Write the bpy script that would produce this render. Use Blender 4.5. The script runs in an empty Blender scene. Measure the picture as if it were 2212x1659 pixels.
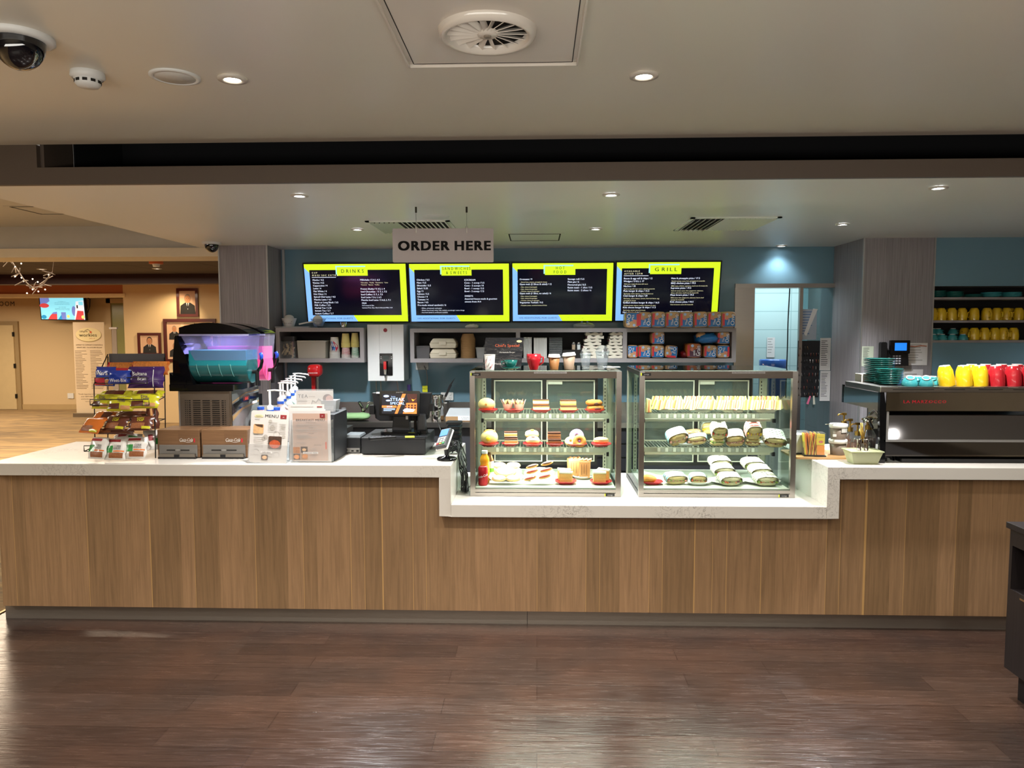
import bpy, bmesh, math, random
from mathutils import Vector, Matrix, Euler
from math import sin, cos, pi, radians as R
random.seed(7)
SC = bpy.context.scene
COL = SC.collection
# ---------------------------------------------------------------- camera
W_IMG, H_IMG, FPX, CAM_Z = 2212, 1659, 1600.0, 1.8
fj = Vector((54, 116.5, -FPX)).normalized()            # the room's depth axis seen from the camera
fk = Vector((1, 0.002, 0)).cross(fj)
fk = (fk if fk.y > 0 else -fk).normalized()
fi = fj.cross(fk)
C2W = Matrix((fi, fj, fk))
cam_d = bpy.data.cameras.new('camera')
cam_d.sensor_fit = 'HORIZONTAL'; cam_d.sensor_width = 36.0
cam_d.lens = 36.0 * FPX / W_IMG
cam_d.clip_start = 0.05; cam_d.clip_end = 100
cam = bpy.data.objects.new('camera', cam_d)
COL.objects.link(cam)
cam.matrix_world = Matrix.Translation((0, 0, CAM_Z)) @ C2W.to_4x4()
SC.camera = cam
# ---------------------------------------------------------------- view, world
vs = SC.view_settings
vs.view_transform = 'Standard'; vs.look = 'None'; EXPO = 0.8; vs.exposure = EXPO; vs.gamma = 1.0
vs.use_curve_mapping = False
wd = bpy.data.worlds.new('world'); SC.world = wd; wd.use_nodes = True
wd.node_tree.nodes['Background'].inputs[0].default_value = (0.9, 0.8, 0.7, 1)
wd.node_tree.nodes['Background'].inputs[1].default_value = 0.12
SC.cycles.max_bounces = 8
SC.cycles.diffuse_bounces = 3
SC.cycles.glossy_bounces = 4
SC.cycles.transmission_bounces = 8
SC.cycles.transparent_max_bounces = 12
SC.cycles.caustics_reflective = False
SC.cycles.caustics_refractive = False
SC.cycles.sample_clamp_indirect = 4.0
SC.cycles.use_denoising = True

WARM = (1.0, 0.80, 0.58); NEUT = (1.0, 0.93, 0.84); COOL = (0.90, 0.96, 1.0)
def area_light(name, x, y, z, sx, sy, watts, col, rot=(0, 0, 0), spread=180):
    l = bpy.data.lights.new(name, 'AREA'); l.shape = 'RECTANGLE'; l.size = sx; l.size_y = sy
    l.energy = watts; l.color = col; l.spread = R(spread)
    o = bpy.data.objects.new(name, l); COL.objects.link(o); o.location = (x, y, z); o.rotation_euler = rot
    return o
def spot_light(name, x, y, z, watts, col, ang=110, blend=0.6, rad=0.04, tgt=None):
    l = bpy.data.lights.new(name, 'SPOT'); l.energy = watts; l.color = col
    l.spot_size = R(ang); l.spot_blend = blend; l.shadow_soft_size = rad
    o = bpy.data.objects.new(name, l); COL.objects.link(o); o.location = (x, y, z)
    if tgt is not None:
        o.rotation_euler = (Vector(tgt) - Vector((x, y, z))).to_track_quat('-Z', 'Y').to_euler()
    return o
# the seating side's lit ceiling panels (behind the camera), added fills, the foyer's lights
area_light('lounge_panel_light', -0.5, -2.2, 2.72, 4.0, 1.2, 60, NEUT)
area_light('ceiling_fill_light', 0.0, -1.6, 1.2, 8.0, 1.6, 250, (1.0, .96, .89), (R(180), 0, 0))  # added fill facing up behind the camera, brightens the ceiling
area_light('beam_fill_light', -7.0, 2.6, 2.72, 2.5, 2.5, 150, NEUT)  # added fill out of view at left, lifts the foyer beam and bulkhead
area_light('foyer_light', -7.5, 10.0, 2.70, 4.0, 3.0, 230, WARM)
area_light('foyer_light', -11.5, 14.0, 2.40, 2.5, 1.5, 90, WARM)
area_light('kitchen_light', 2.6, 7.7, 2.5, 1.2, 0.5, 14, (0.8, 0.95, 1.0))

# ---------------------------------------------------------------- pixel -> point at a chosen depth
def _ray(px, py): return C2W @ Vector((px - W_IMG/2, H_IMG/2 - py, -FPX))
def at(px, py, Y):
    d = _ray(px, py); return Vector((0, 0, CAM_Z)) + d * (Y / d.y)
def atz(px, py, z):
    d = _ray(px, py); return Vector((0, 0, CAM_Z)) + d * ((z - CAM_Z) / d.z)
def X(px, Y, py=800): return at(px, py, Y).x
def Z(py, Y, px=1106): return at(px, py, Y).z
def mpp(Y): return (at(1107, 800, Y) - at(1106, 800, Y)).length

# ---------------------------------------------------------------- materials
def lin(c):
    if isinstance(c, str): c = [int(c[i:i+2], 16) for i in (0, 2, 4)]
    r = []
    for v in c[:3]:
        v /= 255.0
        r.append(v/12.92 if v <= 0.04045 else ((v+0.055)/1.055)**2.4)
    return (r[0], r[1], r[2], 1.0)
MATS = {}
def mat(name, col='808080', rough=0.5, metal=0.0, emit=0.0, ecol=None, alpha=1.0, trans=0.0, ior=1.45,
        var=0.06, vscale=8.0, bump=0.0, bscale=40.0, coat=0.0, stretch=(1, 1, 1), spec=0.5):
    if name in MATS: return MATS[name]
    m = bpy.data.materials.new(name); m.use_nodes = True; MATS[name] = m
    nt = m.node_tree; b = nt.nodes['Principled BSDF']; L = nt.links
    b.inputs['Base Color'].default_value = lin(col)
    b.inputs['Roughness'].default_value = rough
    b.inputs['Metallic'].default_value = metal
    b.inputs['IOR'].default_value = ior
    b.inputs['Specular IOR Level'].default_value = spec
    if coat: b.inputs['Coat Weight'].default_value = coat; b.inputs['Coat Roughness'].default_value = 0.05
    if alpha < 1: b.inputs['Alpha'].default_value = alpha
    if trans: b.inputs['Transmission Weight'].default_value = trans
    if emit:
        b.inputs['Emission Color'].default_value = lin(ecol or col); b.inputs['Emission Strength'].default_value = emit/2**EXPO
    elif var or bump:
        tc = nt.nodes.new('ShaderNodeTexCoord'); mp = nt.nodes.new('ShaderNodeMapping')
        mp.inputs['Scale'].default_value = stretch
        L.new(tc.outputs['Object'], mp.inputs['Vector'])
        if var:
            n = nt.nodes.new('ShaderNodeTexNoise'); n.inputs['Scale'].default_value = vscale; n.inputs['Detail'].default_value = 3
            L.new(mp.outputs[0], n.inputs['Vector'])
            c = lin(col); mx = nt.nodes.new('ShaderNodeMix'); mx.data_type = 'RGBA'
            mx.inputs[6].default_value = [v*(1-var) for v in c[:3]]+[1]; mx.inputs[7].default_value = [min(1, v*(1+var)) for v in c[:3]]+[1]
            L.new(n.outputs['Fac'], mx.inputs[0]); L.new(mx.outputs[2], b.inputs['Base Color'])
        if bump:
            n2 = nt.nodes.new('ShaderNodeTexNoise'); n2.inputs['Scale'].default_value = bscale; n2.inputs['Detail'].default_value = 4
            L.new(mp.outputs[0], n2.inputs['Vector'])
            bp = nt.nodes.new('ShaderNodeBump'); bp.inputs['Strength'].default_value = bump; bp.inputs['Distance'].default_value = 0.01
            L.new(n2.outputs['Fac'], bp.inputs['Height']); L.new(bp.outputs[0], b.inputs['Normal'])
    return m
def glass(name, col='FFFFFF', alpha=0.12, rough=0.02):
    """thin pane: mostly clear with a real glossy reflection"""
    if name in MATS: return MATS[name]
    m = bpy.data.materials.new(name); m.use_nodes = True; MATS[name] = m
    nt = m.node_tree; N = nt.nodes; L = nt.links
    for n in list(N): N.remove(n)
    o = N.new('ShaderNodeOutputMaterial'); t = N.new('ShaderNodeBsdfTransparent'); g = N.new('ShaderNodeBsdfGlossy')
    t.inputs[0].default_value = lin(col); g.inputs['Roughness'].default_value = rough
    f = N.new('ShaderNodeFresnel'); f.inputs[0].default_value = 1.45
    a = N.new('ShaderNodeMath'); a.operation = 'ADD'; a.inputs[1].default_value = alpha*0.3; a.use_clamp = True
    mx = N.new('ShaderNodeMixShader')
    gm = N.new('ShaderNodeNewGeometry'); fr = N.new('ShaderNodeMath'); fr.operation = 'MULTIPLY'; iv = N.new('ShaderNodeMath'); iv.operation = 'SUBTRACT'; iv.inputs[0].default_value = 1.0
    L.new(gm.outputs['Backfacing'], iv.inputs[1]); L.new(f.outputs[0], fr.inputs[0]); L.new(iv.outputs[0], fr.inputs[1])
    L.new(fr.outputs[0], a.inputs[0]); L.new(a.outputs[0], mx.inputs[0]); L.new(t.outputs[0], mx.inputs[1]); L.new(g.outputs[0], mx.inputs[2])
    if alpha > 0.0:
        d = N.new('ShaderNodeBsdfDiffuse'); d.inputs[0].default_value = lin(col); m2 = N.new('ShaderNodeMixShader'); m2.inputs[0].default_value = alpha
        L.new(mx.outputs[0], m2.inputs[1]); L.new(d.outputs[0], m2.inputs[2]); L.new(m2.outputs[0], o.inputs[0])
    else: L.new(mx.outputs[0], o.inputs[0])
    return m
def newmat(name):
    m = bpy.data.materials.new(name); m.use_nodes = True; MATS[name] = m
    return m, m.node_tree, m.node_tree.nodes, m.node_tree.links, m.node_tree.nodes['Principled BSDF']

# ---------------------------------------------------------------- glyphs
_G = {}
def glyph(ch, bold=False):
    k = (ch, bold)
    if k in _G: return _G[k]
    def mk(s):
        c = bpy.data.curves.new('g', 'FONT'); c.body = s; c.size = 1.0; c.resolution_u = 2 if bold != 2 else 5
        o = bpy.data.objects.new('g', c); me = o.to_mesh()
        vs_ = [(v.co.x, v.co.y) for v in me.vertices]; fs = [tuple(p.vertices) for p in me.polygons]
        o.to_mesh_clear(); bpy.data.objects.remove(o); bpy.data.curves.remove(c)
        return vs_, fs
    w = lambda vv: (max(a for a, b in vv) if vv else 0)
    hh, _ = mk('HH'); hc, _ = mk('H' + ch + 'H')
    adv = w(hc) - w(hh); v_, f_ = mk(ch)
    if bold:                                            # heavier stroke: the letter drawn again a hair to the right
        v0, f0 = list(v_), list(f_)
        for q, q2 in (((.028, 0),) if bold == 1 else ((.03, 0), (.06, 0), (.09, 0), (0, .03), (.045, .03), (.09, .03), (0, .055), (.045, .055), (.09, .055))):
            n = len(v_); v_ = v_ + [(a+q, b+q2) for a, b in v0]; f_ = f_ + [tuple(i+n for i in t_) for t_ in f0]
        adv += .02 if bold == 1 else .085
    _G[k] = (v_, f_, adv); return _G[k]

# ---------------------------------------------------------------- mesh builder
class MB:
    def __init__(s): s.v = []; s.f = []; s.mi = []; s.sm = []; s.mats = []; s.M = Matrix()
    def add(s, vs_, fs, m, smooth=False):
        if m not in s.mats: s.mats.append(m)
        k = s.mats.index(m); n = len(s.v); M = s.M
        s.v += [tuple(M @ Vector(p)) for p in vs_]
        for f in fs:
            s.f.append([n+i for i in f]); s.mi.append(k); s.sm.append(smooth)
        return s
    def box(s, x0, x1, y0, y1, z0, z1, m, taper=0.0, tx=None, ty=None):
        tx = taper if tx is None else tx; ty = taper if ty is None else ty    # top inset
        a, b = tx, ty
        v = [(x0, y0, z0), (x1, y0, z0), (x1, y1, z0), (x0, y1, z0), (x0+a, y0+b, z1), (x1-a, y0+b, z1), (x1-a, y1-b, z1), (x0+a, y1-b, z1)]
        return s.add(v, [(0, 3, 2, 1), (4, 5, 6, 7), (0, 1, 5, 4), (1, 2, 6, 5), (2, 3, 7, 6), (3, 0, 4, 7)], m)
    def rbox(s, x0, x1, y0, y1, z0, z1, m, r=0.01, n=3, axis='z', smooth=True):
        """box with rounded corners around one axis"""
        if axis == 'z': a0, a1, b0, b1, c0, c1 = x0, x1, y0, y1, z0, z1
        elif axis == 'y': a0, a1, b0, b1, c0, c1 = x0, x1, z0, z1, y0, y1
        else: a0, a1, b0, b1, c0, c1 = y0, y1, z0, z1, x0, x1
        r = min(r, (a1-a0)/2.01, (b1-b0)/2.01); P = []
        for cx, cy, t in ((a1-r, b1-r, 0), (a0+r, b1-r, pi/2), (a0+r, b0+r, pi), (a1-r, b0+r, 1.5*pi)):
            for i in range(n+1):
                u = t + pi/2*i/n; P.append((cx+r*cos(u), cy+r*sin(u)))
        f3 = {'z': lambda p, c: (p[0], p[1], c), 'y': lambda p, c: (p[0], c, p[1]), 'x': lambda p, c: (c, p[0], p[1])}[axis]
        k = len(P); v = [f3(p, c0) for p in P] + [f3(p, c1) for p in P]
        s.add(v, [(i, (i+1) % k, k+(i+1) % k, k+i) for i in range(k)], m, smooth)
        return s.add(v, [tuple(range(k))[::-1], tuple(range(k, 2*k))], m)
    def prism(s, P, y0, y1, m, axis='y', smooth=False):
        f3 = {'z': lambda p, c: (p[0], p[1], c), 'y': lambda p, c: (p[0], c, p[1]), 'x': lambda p, c: (c, p[0], p[1])}[axis]
        k = len(P); v = [f3(p, y0) for p in P] + [f3(p, y1) for p in P]
        s.add(v, [(i, (i+1) % k, k+(i+1) % k, k+i) for i in range(k)], m, smooth)
        return s.add(v, [tuple(range(k))[::-1], tuple(range(k, 2*k))], m)
    def lathe(s, prof, m, n=20, c=(0, 0, 0), sx=1, sy=1, smooth=True, caps=True, rng=(0, 2*pi), flute=0, fa=0.0):
        full = abs(rng[1]-rng[0]-2*pi) < 1e-6; cols = n if full else n+1; v = []
        for r, z in prof:
            for i in range(cols):
                t = rng[0] + (rng[1]-rng[0])*i/n
                rr = r*(1+fa*cos(flute*t)) if flute else r
                v.append((c[0]+rr*cos(t)*sx, c[1]+rr*sin(t)*sy, c[2]+z))
        f = []
        for j in range(len(prof)-1):
            for i in range(n):
                a = j*cols+i; b = j*cols+(i+1) % cols; f.append((a, b, b+cols, a+cols))
        s.add(v, f, m, smooth)
        if caps and full:
            if prof[0][0] > 1e-5: s.add(v[:cols], [tuple(range(cols))[::-1]], m)
            if prof[-1][0] > 1e-5: s.add(v[-cols:], [tuple(range(cols))], m)
        return s
    def cyl(s, p0, p1, r0, m, r1=None, n=12, smooth=True):
        p0 = Vector(p0); p1 = Vector(p1); d = p1-p0; q = d.to_track_quat('Z', 'Y').to_matrix().to_4x4()
        old = s.M; s.M = old @ Matrix.Translation(p0) @ q
        s.lathe([(r0, 0), (r0 if r1 is None else r1, d.length)], m, n, smooth=smooth); s.M = old; return s
    def tube(s, P, r, m, n=6, closed=False):
        P = [Vector(p) for p in P]; k = len(P); v = []; f = []; up = None
        for i, p in enumerate(P):
            a = P[(i-1) % k] if (closed or i > 0) else p; b = P[(i+1) % k] if (closed or i < k-1) else p
            t = (b-a).normalized()
            if up is None: up = Vector((0, 0, 1)) if abs(t.z) < 0.9 else Vector((1, 0, 0))
            sd = t.cross(up)
            if sd.length < 1e-4: sd = t.orthogonal()
            sd.normalize(); u2 = sd.cross(t).normalized(); up = u2
            for j in range(n):
                w = 2*pi*j/n; v.append(p + sd*r*cos(w) + u2*r*sin(w))
        for i in range(k if closed else k-1):
            for j in range(n):
                a = i*n+j; b = i*n+(j+1) % n; c = ((i+1) % k)*n+(j+1) % n; d = ((i+1) % k)*n+j; f.append((a, b, c, d))
        if not closed: f += [tuple(range(n))[::-1], tuple(range((k-1)*n, k*n))]
        return s.add(v, f, m, True)
    def ball(s, c, r, m, nu=16, nv=10, nz=0.0, seed=0, e=1.0):
        rx, ry, rz = r if hasattr(r, '__len__') else (r, r, r); rd = random.Random(seed); v = []; f = []
        sg = lambda q: math.copysign(abs(q)**e, q)
        for j in range(nv+1):
            ph = -pi/2 + pi*j/nv
            for i in range(nu):
                t = 2*pi*i/nu; k = 1 + (rd.uniform(-nz, nz) if 0 < j < nv else 0)
                v.append((c[0]+rx*k*sg(cos(ph))*sg(cos(t)), c[1]+ry*k*sg(cos(ph))*sg(sin(t)), c[2]+rz*k*sg(sin(ph))))
        for j in range(nv):
            for i in range(nu): f.append((j*nu+i, j*nu+(i+1) % nu, (j+1)*nu+(i+1) % nu, (j+1)*nu+i))
        return s.add(v, f, m, True)
    def torus(s, c, R0, r, m, nu=20, nv=8, axis='z', sz=1.0):
        v = []; f = []
        for i in range(nu):
            t = 2*pi*i/nu
            for j in range(nv):
                p = 2*pi*j/nv; a = (R0+r*cos(p)); b = r*sin(p)*sz
                q = (a*cos(t), a*sin(t), b)
                if axis == 'y': q = (q[0], q[2], q[1])
                if axis == 'x': q = (q[2], q[0], q[1])
                v.append((c[0]+q[0], c[1]+q[1], c[2]+q[2]))
        for i in range(nu):
            for j in range(nv): f.append((i*nv+j, ((i+1) % nu)*nv+j, ((i+1) % nu)*nv+(j+1) % nv, i*nv+(j+1) % nv))
        return s.add(v, f, m, True)
    def grid(s, fn, nu, nv, m, smooth=True):
        v = [fn(i/nu, j/nv) for j in range(nv+1) for i in range(nu+1)]
        return s.add(v, [(j*(nu+1)+i, j*(nu+1)+i+1, (j+1)*(nu+1)+i+1, (j+1)*(nu+1)+i) for j in range(nv) for i in range(nu)], m, smooth)
    def quad(s, x0, x1, z0, z1, y, m): return s.add([(x0, y, z0), (x1, y, z0), (x1, y, z1), (x0, y, z1)], [(0, 1, 2, 3)], m)
    def poly(s, P, y, m): return s.add([(p[0], y, p[1]) for p in P], [tuple(range(len(P)))], m)
    def disc(s, cx, cz, rx, rz, y, m, n=20): return s.poly([(cx+rx*cos(2*pi*i/n), cz+rz*sin(2*pi*i/n)) for i in range(n)], y, m)
    def text(s, t, x, z, h, m, y=0.0, al='L', sp=1.0, bold=False, wid=None, rot=0.0):
        """letters in the XZ plane facing -Y; h = cap height"""
        k = h/0.70; adv = [glyph(c, bold)[2] if c != ' ' else 0.28 for c in t]
        tot = sum(adv)*sp
        kx = k if wid is None else wid/max(tot, 1e-6)
        cx = {'L': 0, 'C': -tot/2, 'R': -tot}[al]; cr, srr = cos(rot), sin(rot)
        for c, a in zip(t, adv):
            if c != ' ':
                vv, ff, _ = glyph(c, bold); off = (sp-1)*a/2
                pts = []; nc = max(1, len(vv)//({0: 1, 1: 2, 2: 10}[int(bold)]))
                for ip, p in enumerate(vv):
                    u, w = (cx+off+p[0])*kx, p[1]*k
                    pts.append((x+u*cr-w*srr, y-.00012*(ip//nc), z+u*srr+w*cr))
                s.add(pts, ff, m)
            cx += a*sp
        return s
    def bevel_obj(s, o, w):
        me = o.data; bm = bmesh.new(); bm.from_mesh(me)
        bmesh.ops.remove_doubles(bm, verts=bm.verts, dist=1e-5)
        ed = [e for e in bm.edges if len(e.link_faces) == 2 and e.calc_face_angle(0) > 0.6]
        bmesh.ops.bevel(bm, geom=ed, offset=w, segments=2, affect='EDGES', profile=0.6, clamp_overlap=True)
        bm.to_mesh(me); bm.free()
    def build(s, name, parent=None, loc=(0, 0, 0), rz=0.0, bevel=0.0, rot=None):
        me = bpy.data.meshes.new(name); me.from_pydata(s.v, [], s.f)
        for m in s.mats: me.materials.append(m)
        me.polygons.foreach_set('material_index', s.mi); me.polygons.foreach_set('use_smooth', s.sm); me.update()
        o = bpy.data.objects.new(name, me); COL.objects.link(o)
        if parent is not None: o.parent = parent
        o.location = loc; o.rotation_euler = rot if rot else (0, 0, rz)
        if bevel: s.bevel_obj(o, bevel)
        return o
def tag(o, label=None, cat=None, group=None, kind=None):
    if label: o['label'] = label
    if cat: o['category'] = cat
    if group: o['group'] = group
    if kind: o['kind'] = kind
    return o
def thing(name, label, cat, loc=(0, 0, 0), rz=0.0, group=None):
    o = bpy.data.objects.new(name, None); COL.objects.link(o); o.empty_display_size = 0.05
    o.location = loc; o.rotation_euler = (0, 0, rz); return tag(o, label, cat, group)
def struct(name, mb, parent=None, **k):
    o = mb.build(name, parent, **k)
    if parent is None: o['kind'] = 'structure'
    return o
def solo(name, mb, label, cat, loc=(0, 0, 0), rz=0.0, group=None, **k):
    return tag(mb.build(name, None, loc, rz, **k), label, cat, group)
def dup(root, loc=None, rz=None, label=None, group=None, sc=None, rot=None):
    def rec(o, par):
        c = o.copy(); COL.objects.link(c)
        if par is not None: c.parent = par
        for ch in list(o.children): rec(ch, c)
        return c
    r = rec(root, None)
    if loc is not None: r.location = loc
    if rz is not None: r.rotation_euler = (0, 0, rz)
    if rot is not None: r.rotation_euler = rot
    if label: r['label'] = label
    if group: r['group'] = group
    if sc is not None: r.scale = sc if hasattr(sc, '__len__') else (sc, sc, sc)
    return r
# ================================================================ room finishes
def m_floor():
    m, nt, N, L, b = newmat('dark_plank_floor')
    tc = N.new('ShaderNodeTexCoord'); br = N.new('ShaderNodeTexBrick')
    mp = N.new('ShaderNodeMapping'); L.new(tc.outputs['Object'], mp.inputs[0])
    br.inputs['Scale'].default_value = 1.0; br.inputs['Brick Width'].default_value = 1.22; br.inputs['Row Height'].default_value = 0.152
    br.inputs['Mortar Size'].default_value = 0.0016; br.inputs['Mortar Smooth'].default_value = 0.3; br.inputs['Bias'].default_value = 0.0
    br.offset = 0.37; br.inputs['Color1'].default_value = lin('43362F'); br.inputs['Color2'].default_value = lin('352A25'); br.inputs['Mortar'].default_value = lin('251B17')
    L.new(mp.outputs[0], br.inputs['Vector'])
    g = N.new('ShaderNodeMapping'); g.inputs['Scale'].default_value = (1.6, 22, 1); L.new(tc.outputs['Object'], g.inputs[0])
    n = N.new('ShaderNodeTexNoise'); n.inputs['Scale'].default_value = 3; n.inputs['Detail'].default_value = 6; n.inputs['Distortion'].default_value = 1.2; L.new(g.outputs[0], n.inputs['Vector'])
    n2 = N.new('ShaderNodeTexNoise'); n2.inputs['Scale'].default_value = 2.2; n2.inputs['Detail'].default_value = 3; L.new(tc.outputs['Object'], n2.inputs['Vector'])
    cr = N.new('ShaderNodeValToRGB'); cr.color_ramp.elements[0].position = 0.3; cr.color_ramp.elements[0].color = (0.7, 0.68, 0.68, 1); cr.color_ramp.elements[1].position = 0.75; cr.color_ramp.elements[1].color = (1.22, 1.18, 1.15, 1)
    L.new(n.outputs['Fac'], cr.inputs[0])
    mx = N.new('ShaderNodeMix'); mx.data_type = 'RGBA'; mx.blend_type = 'MULTIPLY'; mx.inputs[0].default_value = 1.0
    L.new(br.outputs['Color'], mx.inputs[6]); L.new(cr.outputs[0], mx.inputs[7])
    c2 = N.new('ShaderNodeValToRGB'); c2.color_ramp.elements[0].position = 0.35; c2.color_ramp.elements[0].color = (0.8, 0.8, 0.85, 1); c2.color_ramp.elements[1].position = 0.7; c2.color_ramp.elements[1].color = (1.2, 1.0, 0.92, 1)
    L.new(n2.outputs['Fac'], c2.inputs[0])
    m2 = N.new('ShaderNodeMix'); m2.data_type = 'RGBA'; m2.blend_type = 'MULTIPLY'; m2.inputs[0].default_value = 1.0
    L.new(mx.outputs[2], m2.inputs[6]); L.new(c2.outputs[0], m2.inputs[7]); L.new(m2.outputs[2], b.inputs['Base Color'])
    b.inputs['Roughness'].default_value = 0.33
    rr = N.new('ShaderNodeMapRange'); rr.inputs[1].default_value = 0.3; rr.inputs[2].default_value = 0.7; rr.inputs[3].default_value = 0.14; rr.inputs[4].default_value = 0.30
    L.new(n.outputs['Fac'], rr.inputs[0]); L.new(rr.outputs[0], b.inputs['Roughness'])
    ad = N.new('ShaderNodeMath'); ad.operation = 'MULTIPLY_ADD'; ad.inputs[1].default_value = -1.5; L.new(br.outputs['Fac'], ad.inputs[0]); L.new(n.outputs['Fac'], ad.inputs[2])
    bp = N.new('ShaderNodeBump'); bp.inputs['Strength'].default_value = 0.16; bp.inputs['Distance'].default_value = 0.006
    L.new(ad.outputs[0], bp.inputs['Height']); L.new(bp.outputs[0], b.inputs['Normal'])
    return m
def m_panel(name, ca, cb, w, seam, gcol, rough=0.42, gs=(30, 1, 1.1), amp=(0.8, 1.15)):
    """vertical timber-look boards: every board its own tone, fine grain up the board"""
    m, nt, N, L, b = newmat(name)
    tc = N.new('ShaderNodeTexCoord'); sx = N.new('ShaderNodeSeparateXYZ'); L.new(tc.outputs['Object'], sx.inputs[0])
    n0 = N.new('ShaderNodeMath'); n0.operation = 'MULTIPLY'; n0.inputs[1].default_value = 1/w; L.new(sx.outputs[0], n0.inputs[0])
    sn = N.new('ShaderNodeMath'); sn.operation = 'SINE'; k = N.new('ShaderNodeMath'); k.operation = 'MULTIPLY'; k.inputs[1].default_value = 2.3; L.new(n0.outputs[0], k.inputs[0]); L.new(k.outputs[0], sn.inputs[0])
    wr = N.new('ShaderNodeMath'); wr.operation = 'MULTIPLY_ADD'; wr.inputs[1].default_value = 0.3; L.new(sn.outputs[0], wr.inputs[0]); L.new(n0.outputs[0], wr.inputs[2])
    fl = N.new('ShaderNodeMath'); fl.operation = 'FLOOR'; L.new(wr.outputs[0], fl.inputs[0])
    wn = N.new('ShaderNodeTexWhiteNoise'); wn.noise_dimensions = '1D'; L.new(fl.outputs[0], wn.inputs['W'])
    mx = N.new('ShaderNodeMix'); mx.data_type = 'RGBA'; mx.inputs[6].default_value = lin(ca); mx.inputs[7].default_value = lin(cb); L.new(wn.outputs['Value'], mx.inputs[0])
    mp = N.new('ShaderNodeMapping'); mp.inputs['Scale'].default_value = gs
    of = N.new('ShaderNodeCombineXYZ'); ofm = N.new('ShaderNodeMath'); ofm.operation = 'MULTIPLY'; ofm.inputs[1].default_value = 9.0; L.new(wn.outputs['Value'], ofm.inputs[0]); L.new(ofm.outputs[0], of.inputs[2])
    L.new(of.outputs[0], mp.inputs['Location']); L.new(tc.outputs['Object'], mp.inputs[0])
    n = N.new('ShaderNodeTexNoise'); n.inputs['Scale'].default_value = 2.0; n.inputs['Detail'].default_value = 7; n.inputs['Roughness'].default_value = 0.65; n.inputs['Distortion'].default_value = 0.6; L.new(mp.outputs[0], n.inputs['Vector'])
    cr = N.new('ShaderNodeValToRGB'); e = cr.color_ramp.elements; e[0].position = 0.33; e[0].color = (amp[0],)*3+(1,); e[1].position = 0.62; e[1].color = (amp[1],)*3+(1,)
    L.new(n.outputs['Fac'], cr.inputs[0])
    m1 = N.new('ShaderNodeMix'); m1.data_type = 'RGBA'; m1.blend_type = 'MULTIPLY'; m1.inputs[0].default_value = 1; L.new(mx.outputs[2], m1.inputs[6]); L.new(cr.outputs[0], m1.inputs[7])
    out = m1.outputs[2]
    if seam:
        fr = N.new('ShaderNodeMath'); fr.operation = 'FRACT'; L.new(wr.outputs[0], fr.inputs[0])
        lt = N.new('ShaderNodeMath'); lt.operation = 'LESS_THAN'; lt.inputs[1].default_value = 0.03; L.new(fr.outputs[0], lt.inputs[0])
        gt = N.new('ShaderNodeMath'); gt.operation = 'GREATER_THAN'; gt.inputs[1].default_value = 0.45; L.new(wn.outputs['Value'], gt.inputs[0])
        mu = N.new('ShaderNodeMath'); mu.operation = 'MULTIPLY'; L.new(lt.outputs[0], mu.inputs[0]); L.new(gt.outputs[0], mu.inputs[1])
        m3 = N.new('ShaderNodeMix'); m3.data_type = 'RGBA'; m3.inputs[7].default_value = lin(gcol); L.new(mu.outputs[0], m3.inputs[0]); L.new(out, m3.inputs[6]); out = m3.outputs[2]
    L.new(out, b.inputs['Base Color']); b.inputs['Roughness'].default_value = rough
    return m
def m_marble():
    m, nt, N, L, b = newmat('veined_white_stone')
    tc = N.new('ShaderNodeTexCoord')
    n = N.new('ShaderNodeTexNoise'); n.inputs['Scale'].default_value = 1.6; n.inputs['Detail'].default_value = 2; L.new(tc.outputs['Object'], n.inputs['Vector'])
    v = N.new('ShaderNodeTexNoise'); v.inputs['Scale'].default_value = 16; v.inputs['Detail'].default_value = 8; v.inputs['Roughness'].default_value = 0.62; v.inputs['Distortion'].default_value = 1.6; L.new(tc.outputs['Object'], v.inputs['Vector'])
    a = N.new('ShaderNodeMath'); a.operation = 'SUBTRACT'; a.inputs[1].default_value = 0.5; L.new(v.outputs['Fac'], a.inputs[0])
    ab = N.new('ShaderNodeMath'); ab.operation = 'ABSOLUTE'; L.new(a.outputs[0], ab.inputs[0])
    r1 = N.new('ShaderNodeMapRange'); r1.inputs[1].default_value = 0.0; r1.inputs[2].default_value = 0.022; r1.inputs[3].default_value = 1; r1.inputs[4].default_value = 0; L.new(ab.outputs[0], r1.inputs[0])
    r2 = N.new('ShaderNodeMapRange'); r2.inputs[1].default_value = 0.5; r2.inputs[2].default_value = 0.62; L.new(n.outputs['Fac'], r2.inputs[0])
    mu = N.new('ShaderNodeMath'); mu.operation = 'MULTIPLY'; L.new(r1.outputs[0], mu.inputs[0]); L.new(r2.outputs[0], mu.inputs[1])
    mk = N.new('ShaderNodeMath'); mk.operation = 'MULTIPLY'; mk.inputs[1].default_value = 0.75; L.new(mu.outputs[0], mk.inputs[0])
    mx = N.new('ShaderNodeMix'); mx.data_type = 'RGBA'; mx.inputs[6].default_value = lin('CAC6BF'); mx.inputs[7].default_value = lin('5E5650'); L.new(mk.outputs[0], mx.inputs[0]); L.new(mx.outputs[2], b.inputs['Base Color'])
    b.inputs['Roughness'].default_value = 0.22
    return m
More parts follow.
